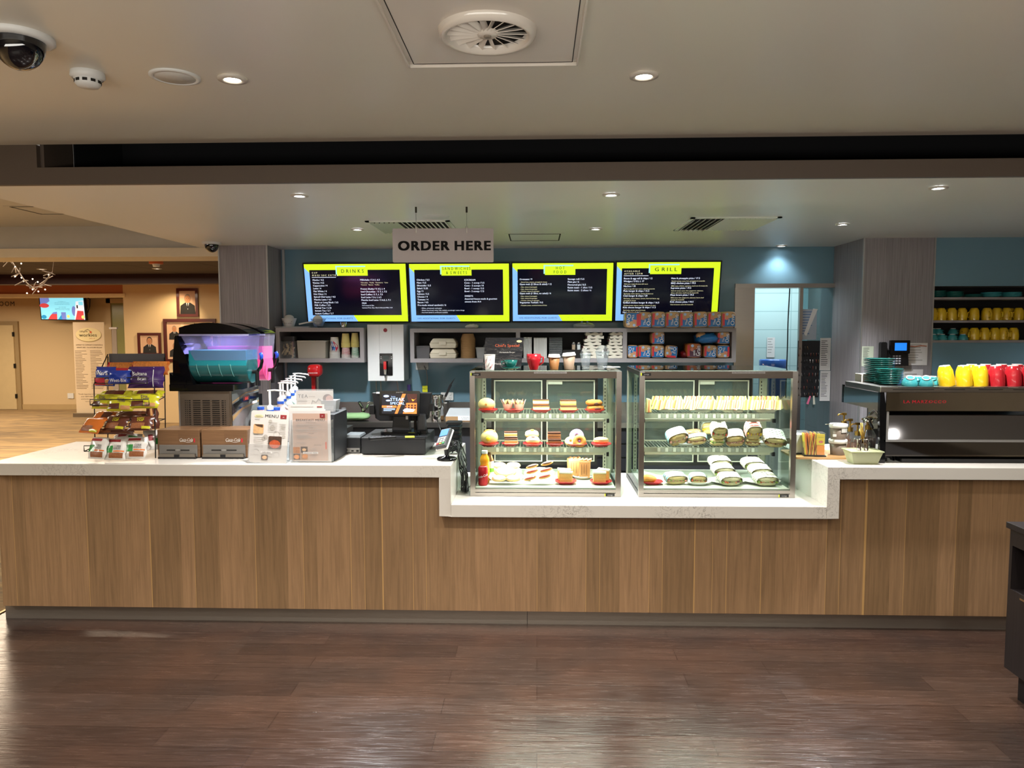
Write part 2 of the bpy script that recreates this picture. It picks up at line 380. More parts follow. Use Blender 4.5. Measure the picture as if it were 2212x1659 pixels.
def m_carpet():
    m, nt, N, L, b = newmat('woven_carpet')
    tc = N.new('ShaderNodeTexCoord'); mp = N.new('ShaderNodeMapping'); mp.inputs['Scale'].default_value = (0.5, 3.0, 1); L.new(tc.outputs['Object'], mp.inputs[0])
    n = N.new('ShaderNodeTexNoise'); n.inputs['Scale'].default_value = 2.2; n.inputs['Detail'].default_value = 5; n.inputs['Distortion'].default_value = 1.5; L.new(mp.outputs[0], n.inputs['Vector'])
    cr = N.new('ShaderNodeValToRGB'); e = cr.color_ramp.elements; e[0].position = 0.38; e[0].color = lin('78654A'); e[1].position = 0.6; e[1].color = lin('9C8259'); L.new(n.outputs['Fac'], cr.inputs[0]); L.new(cr.outputs[0], b.inputs['Base Color'])
    b.inputs['Roughness'].default_value = 0.95
    return m
def m_grid(name, ca, line, w, h, mortar, rough=0.8, ax='xy', off=0.0, scale=1.0):
    m, nt, N, L, b = newmat(name)
    tc = N.new('ShaderNodeTexCoord'); vec = tc.outputs['Object']
    if ax == 'xz':
        s = N.new('ShaderNodeSeparateXYZ'); c = N.new('ShaderNodeCombineXYZ'); L.new(vec, s.inputs[0]); L.new(s.outputs[0], c.inputs[0]); L.new(s.outputs[2], c.inputs[1]); vec = c.outputs[0]
    br = N.new('ShaderNodeTexBrick'); br.offset = off; br.inputs['Scale'].default_value = scale; br.inputs['Brick Width'].default_value = w; br.inputs['Row Height'].default_value = h
    br.inputs['Mortar Size'].default_value = mortar; br.inputs['Color1'].default_value = lin(ca); br.inputs['Color2'].default_value = lin(ca); br.inputs['Mortar'].default_value = lin(line)
    L.new(vec, br.inputs['Vector']); L.new(br.outputs['Color'], b.inputs['Base Color']); b.inputs['Roughness'].default_value = rough
    return m
FLOOR = m_floor(); MARBLE = m_marble(); CARPET = m_carpet()
OAK = m_panel('oak_boards', '98795A', '80664A', 0.13, True, 'B8935F', 0.32)
LAM = m_panel('grey_wood_laminate', '868184', '928C8E', 0.4, False, '000000', 0.4, (60, 60, 0.9), (0.72, 1.22))
PAINT = mat('warm_grey_ceiling_paint', 'D2CCBE', 0.3, var=0.03, vscale=0.6)
KPAINT = mat('servery_ceiling_gloss_paint', 'E6E4DC', 0.36, var=0.02, vscale=0.6, bump=0.02, bscale=2.5)
FASC = mat('fascia_paint', '564A40', 0.5, var=0.03, vscale=0.8)
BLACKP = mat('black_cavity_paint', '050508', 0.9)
BLUE = mat('blue_grey_glass_splashback', '6C8E9E', 0.10, var=0.02, vscale=1.0, coat=0.3)
STEEL = mat('brushed_stainless_steel', 'A8A39E', 0.28, 1.0, var=0.05, stretch=(1, 1, 30), bump=0.01)
STEELX = mat('polished_stainless_steel', 'C9C6C2', 0.08, 1.0, var=0.02)
DSTEEL = mat('dark_brushed_steel_frame', '6E655E', 0.3, 1.0, var=0.06, stretch=(2, 2, 20))
ALU = mat('silver_edge_trim', 'BDBDBD', 0.35, 0.8)
WHITE = mat('white_enamel', 'E2E2E0', 0.35, var=0.01)
WPL = mat('white_plastic', 'DADAD6', 0.45, var=0.02)
BLACK = mat('black_plastic', '141416', 0.35, var=0.1)
BLACKG = mat('black_gloss', '0A0A0C', 0.08, var=0.0)
CREAM = mat('cream_wall_paint', 'CDB48A', 0.7, var=0.03, vscale=1)
ORANGE = mat('terracotta_wall_paint', 'A8643C', 0.7, var=0.03, vscale=1)
SHELF = mat('grey_shelf_laminate', '928C8C', 0.45, var=0.05, stretch=(20, 20, 2))
SHELFD = mat('black_shelf_lining', '111114', 0.6)
KICK = mat('brushed_metal_kick_plate', '908880', 0.32, 0.6, var=0.08, stretch=(2, 1, 30))

YC, YW, YK, ZC, ZL = 4.33, 4.39, 4.43, 1.0, 0.765      # counter lip, timber face, kick, top heights
YB, YCL, YCR = 6.975, 6.61, 6.35                       # back wall, left pier face, right pier face
ZK, ZU = 2.56, 2.765                                    # servery ceiling, lounge ceiling
XL0 = -3.34                                             # left end of the counter
XPL0, XPL1 = X(480, YCL), X(583, YCL)
XPR0, XPR1 = X(1858, YCR), X(2010, YCR)
XB0, XB1 = X(617, YB), X(1797, YB)

# floor: boards in front of and behind the counter, carpet in the foyer
struct('floor', MB().box(-3.42, 6.5, -4.5, 7.6, -0.05, 0, FLOOR))
struct('floor_foyer', MB().box(-22, -3.44, -4.5, 20, -0.05, 0.002, CARPET).box(-3.44, -2.2, 7.62, 20, -0.05, 0.002, CARPET))
struct('trim_1', MB().box(-3.44, -3.42, -4.5, 7.6, -0.05, 0.006, mat('brass_strip', '8F7440', 0.35, 0.9)))
# ceilings
mb = MB(); XF = X(88, 3.87, 356)
mb.box(-22, 6.5, -4.5, 3.84, ZU, ZU+0.04, PAINT)
struct('ceiling', mb)
mb = MB(); mb.box(-22, -3.085, 3.85, 6.8, ZU, ZU+0.04, PAINT)
struct('ceiling_side', mb)
mb = MB(); mb.box(-3.085, 6.5, 3.87, 7.2, ZK, ZK+0.03, KPAINT)
struct('ceiling_servery', mb)
# fascia with the long shadow slot over it
zf = Z(352, 3.84)
mb = MB(); mb.box(-3.085, 6.5, 3.84, 3.87, ZK, zf, FASC)
mb.box(-3.085, XF, 3.84, 3.87, zf, ZU, FASC)
mb.box(-3.085, -3.06, 3.87, 6.8, ZK+0.03, ZU, FASC)
mb.box(XF, XF+0.02, 3.87, 4.12, zf, ZU+0.1, FASC)
struct('trim_2', mb)
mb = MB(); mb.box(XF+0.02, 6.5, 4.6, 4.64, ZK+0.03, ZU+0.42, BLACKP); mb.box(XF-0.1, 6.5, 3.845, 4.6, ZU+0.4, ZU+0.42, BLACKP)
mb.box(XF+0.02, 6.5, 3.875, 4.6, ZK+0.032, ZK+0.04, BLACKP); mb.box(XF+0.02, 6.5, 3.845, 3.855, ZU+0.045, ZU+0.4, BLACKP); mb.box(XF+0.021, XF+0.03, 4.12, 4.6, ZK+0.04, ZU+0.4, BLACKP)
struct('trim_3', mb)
# back wall of the servery (blue glass over studs), opening at right
Zh0, Zh1 = Z(622, YB, 1690), Z(613, YB, 1690)
XO0, XO1 = X(1625, YB), XB1
mb = MB(); mb.box(XPL0+.02, X(1583, YB), YB, YB+0.12, 0, ZK, BLUE); mb.box(X(1583, YB), XB1+1.2, YB, YB+0.12, Zh1, ZK, BLUE)
struct('wall_back', mb)
# piers
def pier(nm, x0, x1, y0, y1, z1):
    m_ = MB(); m_.box(x0, x1, y0, y1, 0, z1, LAM)
    for xx in (x0, x1): m_.box(xx-0.006, xx+0.006, y0-0.004, y0+0.008, 0, z1, ALU)
    return struct(nm, m_)
pier('wall_left', XPL0, XPL1, YCL, YB+0.12, ZK)
pier('wall_right', XPR0, XPR1, YCR, YB+0.3, ZK)
mb = MB(); mb.box(XB0-0.001, XB0+0.02, YB-0.02, YB, 1.0, ZK, ALU); struct('trim_4', mb)
# right-hand blue wall with the shelf niche
Zn1, Zn0 = Z(618, YCR, 2100), Z(738, YCR, 2100)
mb = MB(); mb.box(XPR1, 6.5, YCR, YCR+0.05, Zn1, ZK, BLUE); mb.box(XPR1, 6.5, YCR, YCR+0.05, 0, Zn0, BLUE)
struct('wall_side', mb)
# beam across the foyer mouth, its ceiling, far beam, far walls
mb = MB(); z1, z2 = Z(537, 6.8, 240), Z(556, 6.8, 240)
mb.box(-22, -3.0, 6.8, 7.2, z1, ZU, mat('pale_bulkhead_paint', 'C8C2B6', 0.6)); mb.box(-22, XPL0, 6.76, 7.2, z2, z1, mat('cream_beam_paint', 'EBDABC', 0.6))  # bulkhead face in one even pale grey paint
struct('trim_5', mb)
GRID = m_grid('brown_ceiling_tiles', '40332C', '1C1410', 1.2, 1.2, 0.02)
ZFC = 2.76
struct('ceiling_foyer', MB().box(-22, -2.0, 7.2, 12.4, ZFC, ZFC+0.04, GRID))
zb = Z(613, 12.4, 240)
struct('trim_6', MB().box(-22, -2.0, 12.4, 12.7, zb, ZFC+0.05, mat('maroon_beam_paint', '2E0B08', 0.5)))
struct('ceiling_far', MB().box(-22, -2.0, 12.7, 17.3, zb+0.14, zb+0.2, mat('terracotta_soffit', 'B07048', 0.6)))
YF, YP = 16.6, 14.2
zr = Z(640, YP, 240)
xr = X(272, YP)
mb = MB(); mb.box(xr, -2.0, YP, YP+0.3, 0, zb+0.14, CREAM); struct('wall_far', mb)
mb = MB(); mb.box(-22, xr, YP, YP+0.2, zr, zb+0.14, ORANGE); mb.box(-22, xr+0.05, YP-0.03, YP+0.2, zr-0.02, zr+.05, mat('cream_trim', 'DCC69C', 0.5)); struct('trim_7', mb)
mb = MB(); mb.box(-22, xr+0.3, YF, YF+0.1, 0, zb+0.14, CREAM); struct('wall_recess', mb)
mb = MB(); mb.box(-22, xr+0.1, YF-0.02, YF, 0, 0.12, mat('painted_skirting', 'B59C70', 0.5)); struct('baseboard_far', mb)
# enclosing walls of the lounge behind the camera (never in frame, they close the room)
mb = MB(); mb.box(-22, 6.5, -4.6, -4.5, 0, ZU, mat('lounge_wall_paint', '8F8474', 0.7)); struct('wall_front', mb)
mb = MB(); mb.box(6.5, 6.6, -4.6, 7.6, 0, ZU+0.45, mat('lounge_wall_paint')); struct('wall_end', mb)
# kitchen behind the opening
BLOCK = m_grid('painted_block_wall', 'B9D3D3', '93B3B5', 0.40, 0.2, 0.004, 0.35, 'xz')
YKB = 8.3
mb = MB(); mb.box(0.9, 5.2, YKB, YKB+0.1, 0, ZK, BLOCK); struct('wall_kitchen', mb)
mb = MB(); mb.box(XPR0+0.25, XPR0+0.3, YB+0.12, YKB, 0, ZK, m_grid('grey_block_wall', '8C8884', '6C6864', 0.5, 0.25, 0.004, 0.5, 'xz')); struct('wall_kitchen_side', mb)
mb = MB(); mb.box(0.9, 5.2, 7.1, YKB, ZK, ZK+0.03, KPAINT); struct('ceiling_kitchen', mb)
mb = MB(); mb.box(X(1583, YB), XB1+0.02, YB-0.04, YB+0.12, Zh0, Zh1, STEEL)
mb.box(X(1583, YB), XO0, YB-0.03, YB+0.12, 0, Zh0, STEEL)
door = struct('door_1', mb)
mb = MB(); xg = X(1724, YB-0.02); mb.box(xg, xg+0.03, YB-0.02, YB+0.02, 0, Zh0, STEEL); mb.box(xg+0.03, XB1+0.02, YB, YB+0.012, 0, Zh0, glass('sliding_door_glass', 'B8CCD0', 0.10))
mb.build('glass_leaf', door)
# door in the far cream wall + window slit
xd = X(46, YF, 800); zd = Z(694, YF, 30)
mb = MB(); mb.box(-14.3, xd, YF-0.05, YF, 0, zd, mat('door_frame_paint', '9C8660', 0.5)); d2 = struct('door_2', mb)
MB().box(-14.3, xd-0.09, YF-0.08, YF-0.05, 0.01, zd-0.09, mat('cream_door_paint', 'C9B489', 0.45)).build('door_leaf', d2)
mb = MB()
for zz in (Z(722, YF, 45), Z(790, YF, 45), Z(855, YF, 45)): mb.box(xd-0.105, xd-0.08, YF-0.1, YF-0.05, zz-0.05, zz+0.05, BLACK)
mb.build('door_hinge', d2)
mb = MB(); xw0, xw1 = X(247, YF), X(300, YF); zt = Z(655, YF, 250)
mb.box(xw0-0.12, xw0, YF-0.06, YF, 0, zt+0.1, CREAM); mb.box(xw0-0.1, xr+0.2, YF-0.06, YF, zt, zt+0.1, CREAM); mb.box(xw0, xr+0.2, YF-0.03, YF-0.01, 0, zt, mat('pale_window_glass', '9C9A62', 0.2))
struct('window_1', mb)
# ================================================================ counter
mb = MB(); XR0, XR1, XE = -0.51, 1.695, 3.6; t = 0.072
YBK = 5.22
mb.box(XL0, XR0, YC, YBK, ZC-t, ZC, MARBLE)                # left top
mb.box(XR0-t, XR0, YC, YBK, ZL-t, ZC-t, MARBLE)            # waterfall sides of the drop
mb.box(XR0, XR1, YC, YBK+0.12, ZL-t, ZL, MARBLE)
mb.box(XR1, XR1+t, YC, YBK, ZL-t, ZC-t, MARBLE)
mb.box(XR1, XE, YC, YBK, ZC-t, ZC, MARBLE)
cnt = thing('servery_counter', 'long oak-fronted servery counter with white stone top and dropped middle', 'counter')
mb.build('stone_top', cnt, bevel=0.003)
mb = MB(); mb.box(XL0+0.02, XR0-t, YW, YW+0.03, 0.095, ZC-t, OAK); mb.box(XR0-t, XR1+t, YW, YW+0.03, 0.095, ZL-t, OAK); mb.box(XR1+t, XE, YW, YW+0.03, 0.095, ZC-t, OAK)
mb.box(XL0+0.02, XL0+0.05, YW+0.03, YBK-0.05, 0.095, ZC-t, OAK)
mb.build('oak_front', cnt)
mb = MB(); xk = X(12, YK, 1320); mb.box(xk, -0.06, YK, YK+0.02, 0, 0.095, KICK); mb.box(-0.057, XE, YK, YK+0.02, 0, 0.095, KICK)
mb.build('kick_plate', cnt)
MB().box(-2.2, XR0-t, YBK-0.05, YBK, 0.0, ZC-t, mat('dark_carcass', '2A2628', 0.6)).build('carcass', cnt); MB().box(XR1+t, XE, YBK-0.05, YBK, 0.0, ZC-t, MATS['dark_carcass']).build('carcass', cnt)
# stone upstand block behind the rack
xa, xb = X(352, 5.3), X(400, 5.6)
mb = MB(); mb.box(xa, xa+.62, YBK+0.003, 6.1, 0.0, ZC, MARBLE); mb.box(xa, xa+.62, 6.1, 6.14, 0, Z(876, 6.1, 370), MARBLE)
solo('return_counter', mb, 'stone-topped return counter behind the slush machine', 'counter')
mb = MB(); mb.box(xa, xa+0.35, 6.16, 6.3, 0.6, Z(852, 6.2, 370), BLACK); solo('black_cabinet', mb, 'black cabinet edge seen between snack rack and slush machine', 'cabinet')
# ================================================================ back bench
YBB = 6.38
mb = MB(); xs0, xs1 = XPL1+0.02, XO0-0.1
mb.box(xs0, xs1, YBB, YB-0.002, 0.955, 1.0, STEEL); mb.box(xs0, xs1, YB-0.02, YB-0.002, 1.0, Z(868, YB, 900), STEEL)
bb = thing('back_bench', 'stainless steel back bench with upstand along the blue wall', 'bench')
mb.build('bench_top', bb)
mb = MB(); mb.box(xs0, xs1, YBB+0.04, YB-0.002, 0.0, 0.955, mat('bench_drawer_fronts', '3A3A3E', 0.5)); mb.build('cabinet_body', bb)
mb = MB()
for k in range(7): mb.box(-0.55, 0.9, YBB+0.015, YBB+0.04, 0.1+k*0.12, 0.205+k*0.12, mat('dark_drawer', '26262A', 0.4))
mb.build('drawer_front', bb)
# lower-right dark cabinet
p = atz(2172, 1560, 0.0)
# ================================================================ ceiling fittings
LAMP = mat('lit_lamp_face', 'FFFFFF', emit=25, ecol='FFF6E8'); LAMPC = mat('lit_lamp_face_cool', 'FFFFFF', emit=40, ecol='F2F8FF')
TRIMW = mat('white_fitting_ring', 'C9C2B6', 0.35, var=0.0)
def downlight(p, lab, watts, col, r=0.045, lampm=LAMP, ang=115, group=None, sub=True, tgt=None):
    z = p[2]; t = thing('downlight', lab, 'light', p, 0, group)
    MB().lathe([(r, 0), (r*1.0, -0.006), (r*0.62, -0.008), (r*0.55, 0.0)], TRIMW, 24, caps=False).build('trim_ring', t)
    MB().lathe([(0.0001, -0.002), (r*0.56, -0.002), (r*0.56, 0.0), (0.0001, 0.0)], lampm, 20, caps=False).build('lamp', t)
    if watts: spot_light('downlight_beam', p[0], p[1], z-0.02, watts, col, ang, 0.8, 0.05, tgt)
    return t
up = [(502, 170, 'white ceiling downlight beside the round speaker, left of the vent', 110), (1391, 163, 'white ceiling downlight on its own, right of the big square vent', 110)]
for px, py, lab, w in up:
    downlight(atz(px, py, ZU-0.001), lab, w, (1, .92, .82), r=0.055)
spot_light('downlight_beam', 4.7, 5.0, ZK-.02, 120, COOL, 130, .8, .05)  # added out-of-view spot without a fitting, brightens the right wall
spot_light('downlight_beam', 4.4, 3.2, ZU-.03, 90, (1, .93, .84), 140, .9, .05)  # added spot without a fitting, reaches into the crockery niche
for x, w in ((-3.4, 42), (-1.7, 40), (0.2, 40), (1.9, 40), (3.6, 42)):   # the lounge row just above and behind the camera's view
    spot_light('lounge_downlight_beam', x, 1.75, ZU-0.03, w, (1, .93, .84), 140, 0.9, 0.05)
kp = [(647, 422, 'lit downlight in the servery ceiling, front left, above the drinks screen'), (1320, 420, 'lit downlight in the servery ceiling, front row, right of the hanging sign'),
      (2027, 405, 'lit downlight in the servery ceiling above the coffee machine'), (772, 495, 'lit downlight beside the left louvred vent'),
      (1287, 494, 'lit downlight in the second row between access panel and right vent'), (1820, 484, 'lit downlight just in front of the right pier'),
      (1688, 533, 'lit downlight against the blue wall above the opening')]
for i, (px, py, lab) in enumerate(kp):
    p = atz(px, py, ZK-0.001)
    if i == 6: p.y = YB-0.10; p.x = X(1688, p.y, 533)
    downlight(p, lab, (140, 140, 140, 200, 200, 200, 10)[i], COOL if i > 2 else (1, .97, .93), r=0.05, lampm=LAMPC, ang=120)
fz = ZFC-0.001
for px, py, lab in ((66, 563, 'lit foyer downlight, nearest in the brown tiled ceiling'), (90, 581, 'lit foyer downlight behind the nearest one, brown tiled ceiling'),
                    (250, 562, 'small foyer downlight midway along the brown tiled ceiling'), (339, 580, 'small foyer downlight behind the orange detector')):
    downlight(atz(px, py, fz), lab, 0, WARM, r=0.07)
p = atz(384, 611, zb+0.135); p = Vector((X(384, 13.7, 611), 13.7, zb+0.135))
downlight(p, 'foyer downlight washing the portrait wall, beyond the maroon beam', 60, (1, .78, .5), 0.09, ang=100, tgt=(p[0]-0.6, 14.2, 1.2))
p = Vector((X(237, YP-0.3, 640), YP+0.4, zb+0.135)); downlight(Vector((X(240, 15.2), 15.2, zb+0.135)), 'small foyer downlight over the recess beside the screen', 30, (1, .86, .62), 0.07, ang=130)
# swirl air vent
vx0, vx1 = atz(882, 138, ZU).x, atz(1248, 138, ZU).x; vy1 = atz(1065, 138, ZU).y; vw = vx1-vx0; vc = Vector(((vx0+vx1)/2, vy1-vw/2, ZU))
GV = mat('glossy_vent_enamel', 'DCD4C8', 0.12, var=0.01, bump=0.03, bscale=6)
t = thing('swirl_air_vent', 'large square ceiling vent with round swirl blades', 'vent', vc)
h = vw/2; rr = vw*0.245
mb = MB(); n = 32; v = []; f = []
for z in (-0.004,):
    sq = []
    for i in range(n):
        a = 2*pi*(i+0.5)/n; k = 1/max(abs(cos(a)), abs(sin(a))); sq.append((h*k*cos(a), h*k*sin(a), z))
    rd = [(rr*cos(2*pi*(i+0.5)/n), rr*sin(2*pi*(i+0.5)/n), z) for i in range(n)]
    mb.add(sq+rd, [(i, n+i, n+(i+1) % n, (i+1) % n) for i in range(n)], GV)
mb.box(-h, h, -h, -h+0.006, -0.012, 0, GV); mb.box(-h, h, h-0.006, h, -0.012, 0, GV); mb.box(-h, -h+0.006, -h, h, -0.012, 0, GV); mb.box(h-0.006, h, -h, h, -0.012, 0, GV)
DL = mat('dark_joint', '1A1510', 0.8)
q = h*0.93
for s_ in (-1, 1): mb.box(-q, q, s_*q-0.0015, s_*q+0.0015, -0.0052, -0.004, DL); mb.box(s_*q-0.0015, s_*q+0.0015, -q, q, -0.0052, -0.004, DL)
mb.build('face_plate', t)
MB().lathe([(rr*1.06, -0.004), (rr*1.04, -0.016), (rr*0.97, -0.03), (rr*0.88, -0.026), (rr*0.84, -0.002)], GV, 40, caps=False).build('ring', t)
MB().lathe([(0.0001, -.0012), (rr*.95, -.0012), (rr*.95, -.0004)], mat('duct_black', '18120C', 0.9), 36, caps=False).build('duct', t)
MB().lathe([(0.0001, -0.020), (rr*0.2, -0.020), (rr*0.24, -0.008)], GV, 24, caps=False).lathe([(0.0001, -0.024), (0.012, -0.024), (0.013, -0.018)], mat('grey_screw', '8A8072', .4), 12, caps=False).build('hub', t)
for i in range(18):
    a = 2*pi*i/18+0.08; m_ = MB(); m_.M = Matrix.Rotation(a, 4, 'Z') @ Matrix.Translation((rr*0.54, 0, -.010)) @ Matrix.Rotation(R(38), 4, 'X')
    m_.box(-rr*0.33, rr*0.33, -0.010, 0.010, -0.0012, 0.0012, GV); m_.build('blade', t)
# dome cameras
SMOKE = mat('smoked_dome', '05070F', 0.05, coat=1.0, var=0)
def dome(p, r, lab):
    t = thing('dome_camera', lab, 'camera', p)
    MB().lathe([(r*1.35, 0), (r*1.36, -0.012), (r*1.2, -0.018), (r*1.0, -0.018)], WPL, 28, caps=False).build('flange', t)
    MB().lathe([(r, -0.012)]+[(r*cos(a), -0.012-r*1.0*sin(a)*1.1-0.01) for a in [i*pi/2/8 for i in range(8)]]+[(0.0001, -0.022-r*1.1)], SMOKE, 28, caps=False).build('dome', t)
p = atz(40, 78, ZU); dome(p, 0.078, 'large black dome camera on the lounge ceiling, top left'); dome(atz(457, 524, ZK), 0.058, 'small black dome camera on the servery ceiling by the grey pier')
# smoke detector, speakers
t = thing('smoke_detector', 'white slotted smoke detector beside the large dome camera', 'smoke detector', atz(189, 157, ZU))
MB().lathe([(0.058, 0), (0.06, -0.016), (0.052, -0.024)], WPL, 28, caps=False).build('base', t)
mb = MB().lathe([(0.052, -0.022), (0.044, -0.028), (0.044, -0.042), (0.036, -0.052), (0.0001, -0.054)], WPL, 28, caps=False)
for i in range(10):
    a = 2*pi*i/10; mb.M = Matrix.Rotation(a, 4, 'Z'); mb.box(0.043, 0.0455, -0.008, 0.008, -0.040, -0.030, DL)
mb.build('sensor_head', t)
t = thing('ceiling_speaker', 'round white ceiling speaker left of a downlight', 'speaker', atz(378, 165, ZU))
MB().lathe([(0.092, 0), (0.092, -0.005), (0.075, -0.008), (0.073, -0.004)], WPL, 36, caps=False).build('rim', t)
MB().lathe([(0.0001, -0.006), (0.073, -0.006), (0.073, 0)], mat('speaker_grille', 'C4BFB6', 0.6, bump=0.2, bscale=900), 36, caps=False).build('grille', t)
solo('round_cover', MB().lathe([(0.0001, -0.006), (0.085, -0.006), (0.09, 0)], WPL, 32, caps=False), 'round white blanking disc behind the hanging sign wires', 'cover', atz(942, 468, ZK))
p = atz(1690, 531, ZK)
# orange detector in foyer
t = thing('orange_detector', 'orange lit detector on the brown tiled foyer ceiling', 'detector', atz(337, 562, ZFC))
MB().lathe([(0.09, 0), (0.09, -0.05), (0.05, -0.05)], mat('orange_plastic', 'D0602A', 0.5), 16, caps=False).build('body', t); MB().lathe([(0.05, -0.05), (0.04, -0.09), (0.0001, -0.09)], WPL, 16, caps=False).build('lens', t)
# louvred vents in servery ceiling
LV = mat('louvre_enamel', 'E6E8DC', 0.35, var=0.0)
def louvre(pc, w, d, lab):
    t = thing('louvred_air_vent', lab, 'vent', pc)
    m_ = MB()
    for a in ((-w/2, w/2, -d/2, -d/2+0.03), (-w/2, w/2, d/2-0.03, d/2), (-w/2, -w/2+0.03, -d/2, d/2), (w/2-0.03, w/2, -d/2, d/2)): m_.box(a[0], a[1], a[2], a[3], -0.008, 0.0, LV)
    m_.build('frame', t); MB().box(-w/2+0.02, w/2-0.02, -d/2+0.02, d/2-0.02, -0.0015, 0.0, mat('duct_black')).build('duct', t)
    nl = 16
    for i in range(nl):
        x = -w/2+0.04+(w-0.08)*i/(nl-1); m_ = MB(); m_.M = Matrix.Translation((x, 0, -0.004)) @ Matrix.Rotation(R(-48 if i < nl*0.35 else 28), 4, 'Y')
        m_.box(-w/nl*.46, w/nl*.46, -d/2+0.03, d/2-0.03, -0.001, 0.001, LV); m_.build('louvre_blade', t)
a, b = atz(788, 477, ZK), atz(845, 502, ZK); c = atz(972, 477, ZK)
louvre(Vector(((a.x+c.x)/2, (a.y+b.y)/2, ZK)), c.x-a.x, a.y*0+abs(b.y-a.y), 'louvred ceiling vent half hidden behind the hanging sign')
a, b = atz(1455, 497, ZK), atz(1675, 468, ZK); c = atz(1627, 497, ZK)
louvre(Vector(((a.x+c.x)/2, (a.y+b.y)/2, ZK)), c.x-a.x, abs(b.y-a.y), 'louvred ceiling vent on its own above the grill screen')
def access(px0, py0, px1, py1, z, lab):
    a, b = atz(px0, py0, z), atz(px1, py1, z); m_ = MB(); y0, y1 = min(a.y, b.y), max(a.y, b.y); x0, x1 = a.x, b.x
    for q in ((x0, x1, y0, y0+.01), (x0, x1, y1-.01, y1), (x0, x0+.01, y0, y1), (x1-.01, x1, y0, y1)): m_.box(q[0], q[1], q[2], q[3], z-0.004, z, DL)
    m_.box(x0-.03, x1+.03, y0-.03, y1+.03, z-0.002, z-0.0005, KPAINT if z < 2.6 else PAINT)
    solo('access_panel', m_, lab, 'panel')
access(1098, 505, 1208, 519, ZK, 'flush ceiling access panel between the two louvred vents')
access(20, 446, 150, 462, ZU, 'flush ceiling access panel at far left beyond the soffit edge')
# hanging sign
Ys = 4.62
a, b = at(848, 494, Ys), at(1066, 566, Ys); SGN = mat('silver_acrylic_sign', 'A39B9B', 0.28, 0.25, var=0.03)
w_, h_ = b.x-a.x, a.z-b.z
t = thing('hanging_sign', 'silver ORDER HERE sign hanging on two wires from the ceiling', 'sign', ((a.x+b.x)/2, Ys, b.z), R(1.5))
MB().rbox(-w_/2, w_/2, 0, 0.012, 0, h_, SGN, 0.008, 3, 'y').build('sign_board', t)
MB().text('ORDER HERE', 0.008, h_*0.35, h_*0.265, mat('black_lettering', '050505', 0.6, var=0, spec=.2), -0.0015, 'C', 1.0, 2, wid=w_*0.93).build('lettering', t)
for px in (899, 1008):
    x = X(px, Ys, 500)-(a.x+b.x)/2
    c_ = MB().cyl((x, 0.006, h_-0.028), (x, 0.006, h_+0.012), 0.007, STEELX, n=10).build('clamp', t)
    MB().cyl((x, 0.006, h_), (x, 0.006, ZK-b.z-0.02), 0.0013, mat('steel_wire', '8A8784', 0.3, 1), n=6).build('wire', t)
    MB().cyl((x, 0.006, ZK-b.z-0.035), (x, 0.006, ZK-b.z), 0.006, mat('dark_ferrule', '3A342C', 0.4, .8), n=10).build('ferrule', t)
# swag of lit twigs hanging from the foyer ceiling
Yg = 8.4; mb = MB(); TW = mat('pale_twig', 'D9C9BC', 0.5)
P = [at(x, y, Yg) for x, y in ((22, 560), (32, 575), (42, 590), (53, 606), (62, 615), (72, 621), (82, 620), (93, 614), (103, 602), (110, 590), (113, 588))]
mb.tube(P, 0.006, TW, 5)
for i, p in enumerate(P[:-1]):
    for k in range(3):
        d = Vector((random.uniform(-.1, .1), random.uniform(-.05, .05), random.uniform(-.09, .06))); mb.tube([p, p+d*.5, p+d], 0.005, TW, 4)
g = thing('twig_garland', 'pale twig garland with tiny lights swagged under the foyer ceiling', 'garland', (0, 0, 0)); mb.build('twigs', g)
mb = MB()
for i in range(14): p = P[i % 10]+Vector((random.uniform(-.12, .12), 0, random.uniform(-.1, .05))); mb.ball(p, 0.009, mat('fairy_light', 'FFE8C8', emit=4), 6, 4)
mb.build('fairy_lights', g)
mb = MB(); mb.tube([P[0], Vector((P[0].x-.1, Yg, ZFC))], 0.003, TW, 4); mb.tube([P[-1], Vector((P[-1].x+.05, Yg, ZFC))], 0.003, TW, 4); mb.build('hanging_thread', g)
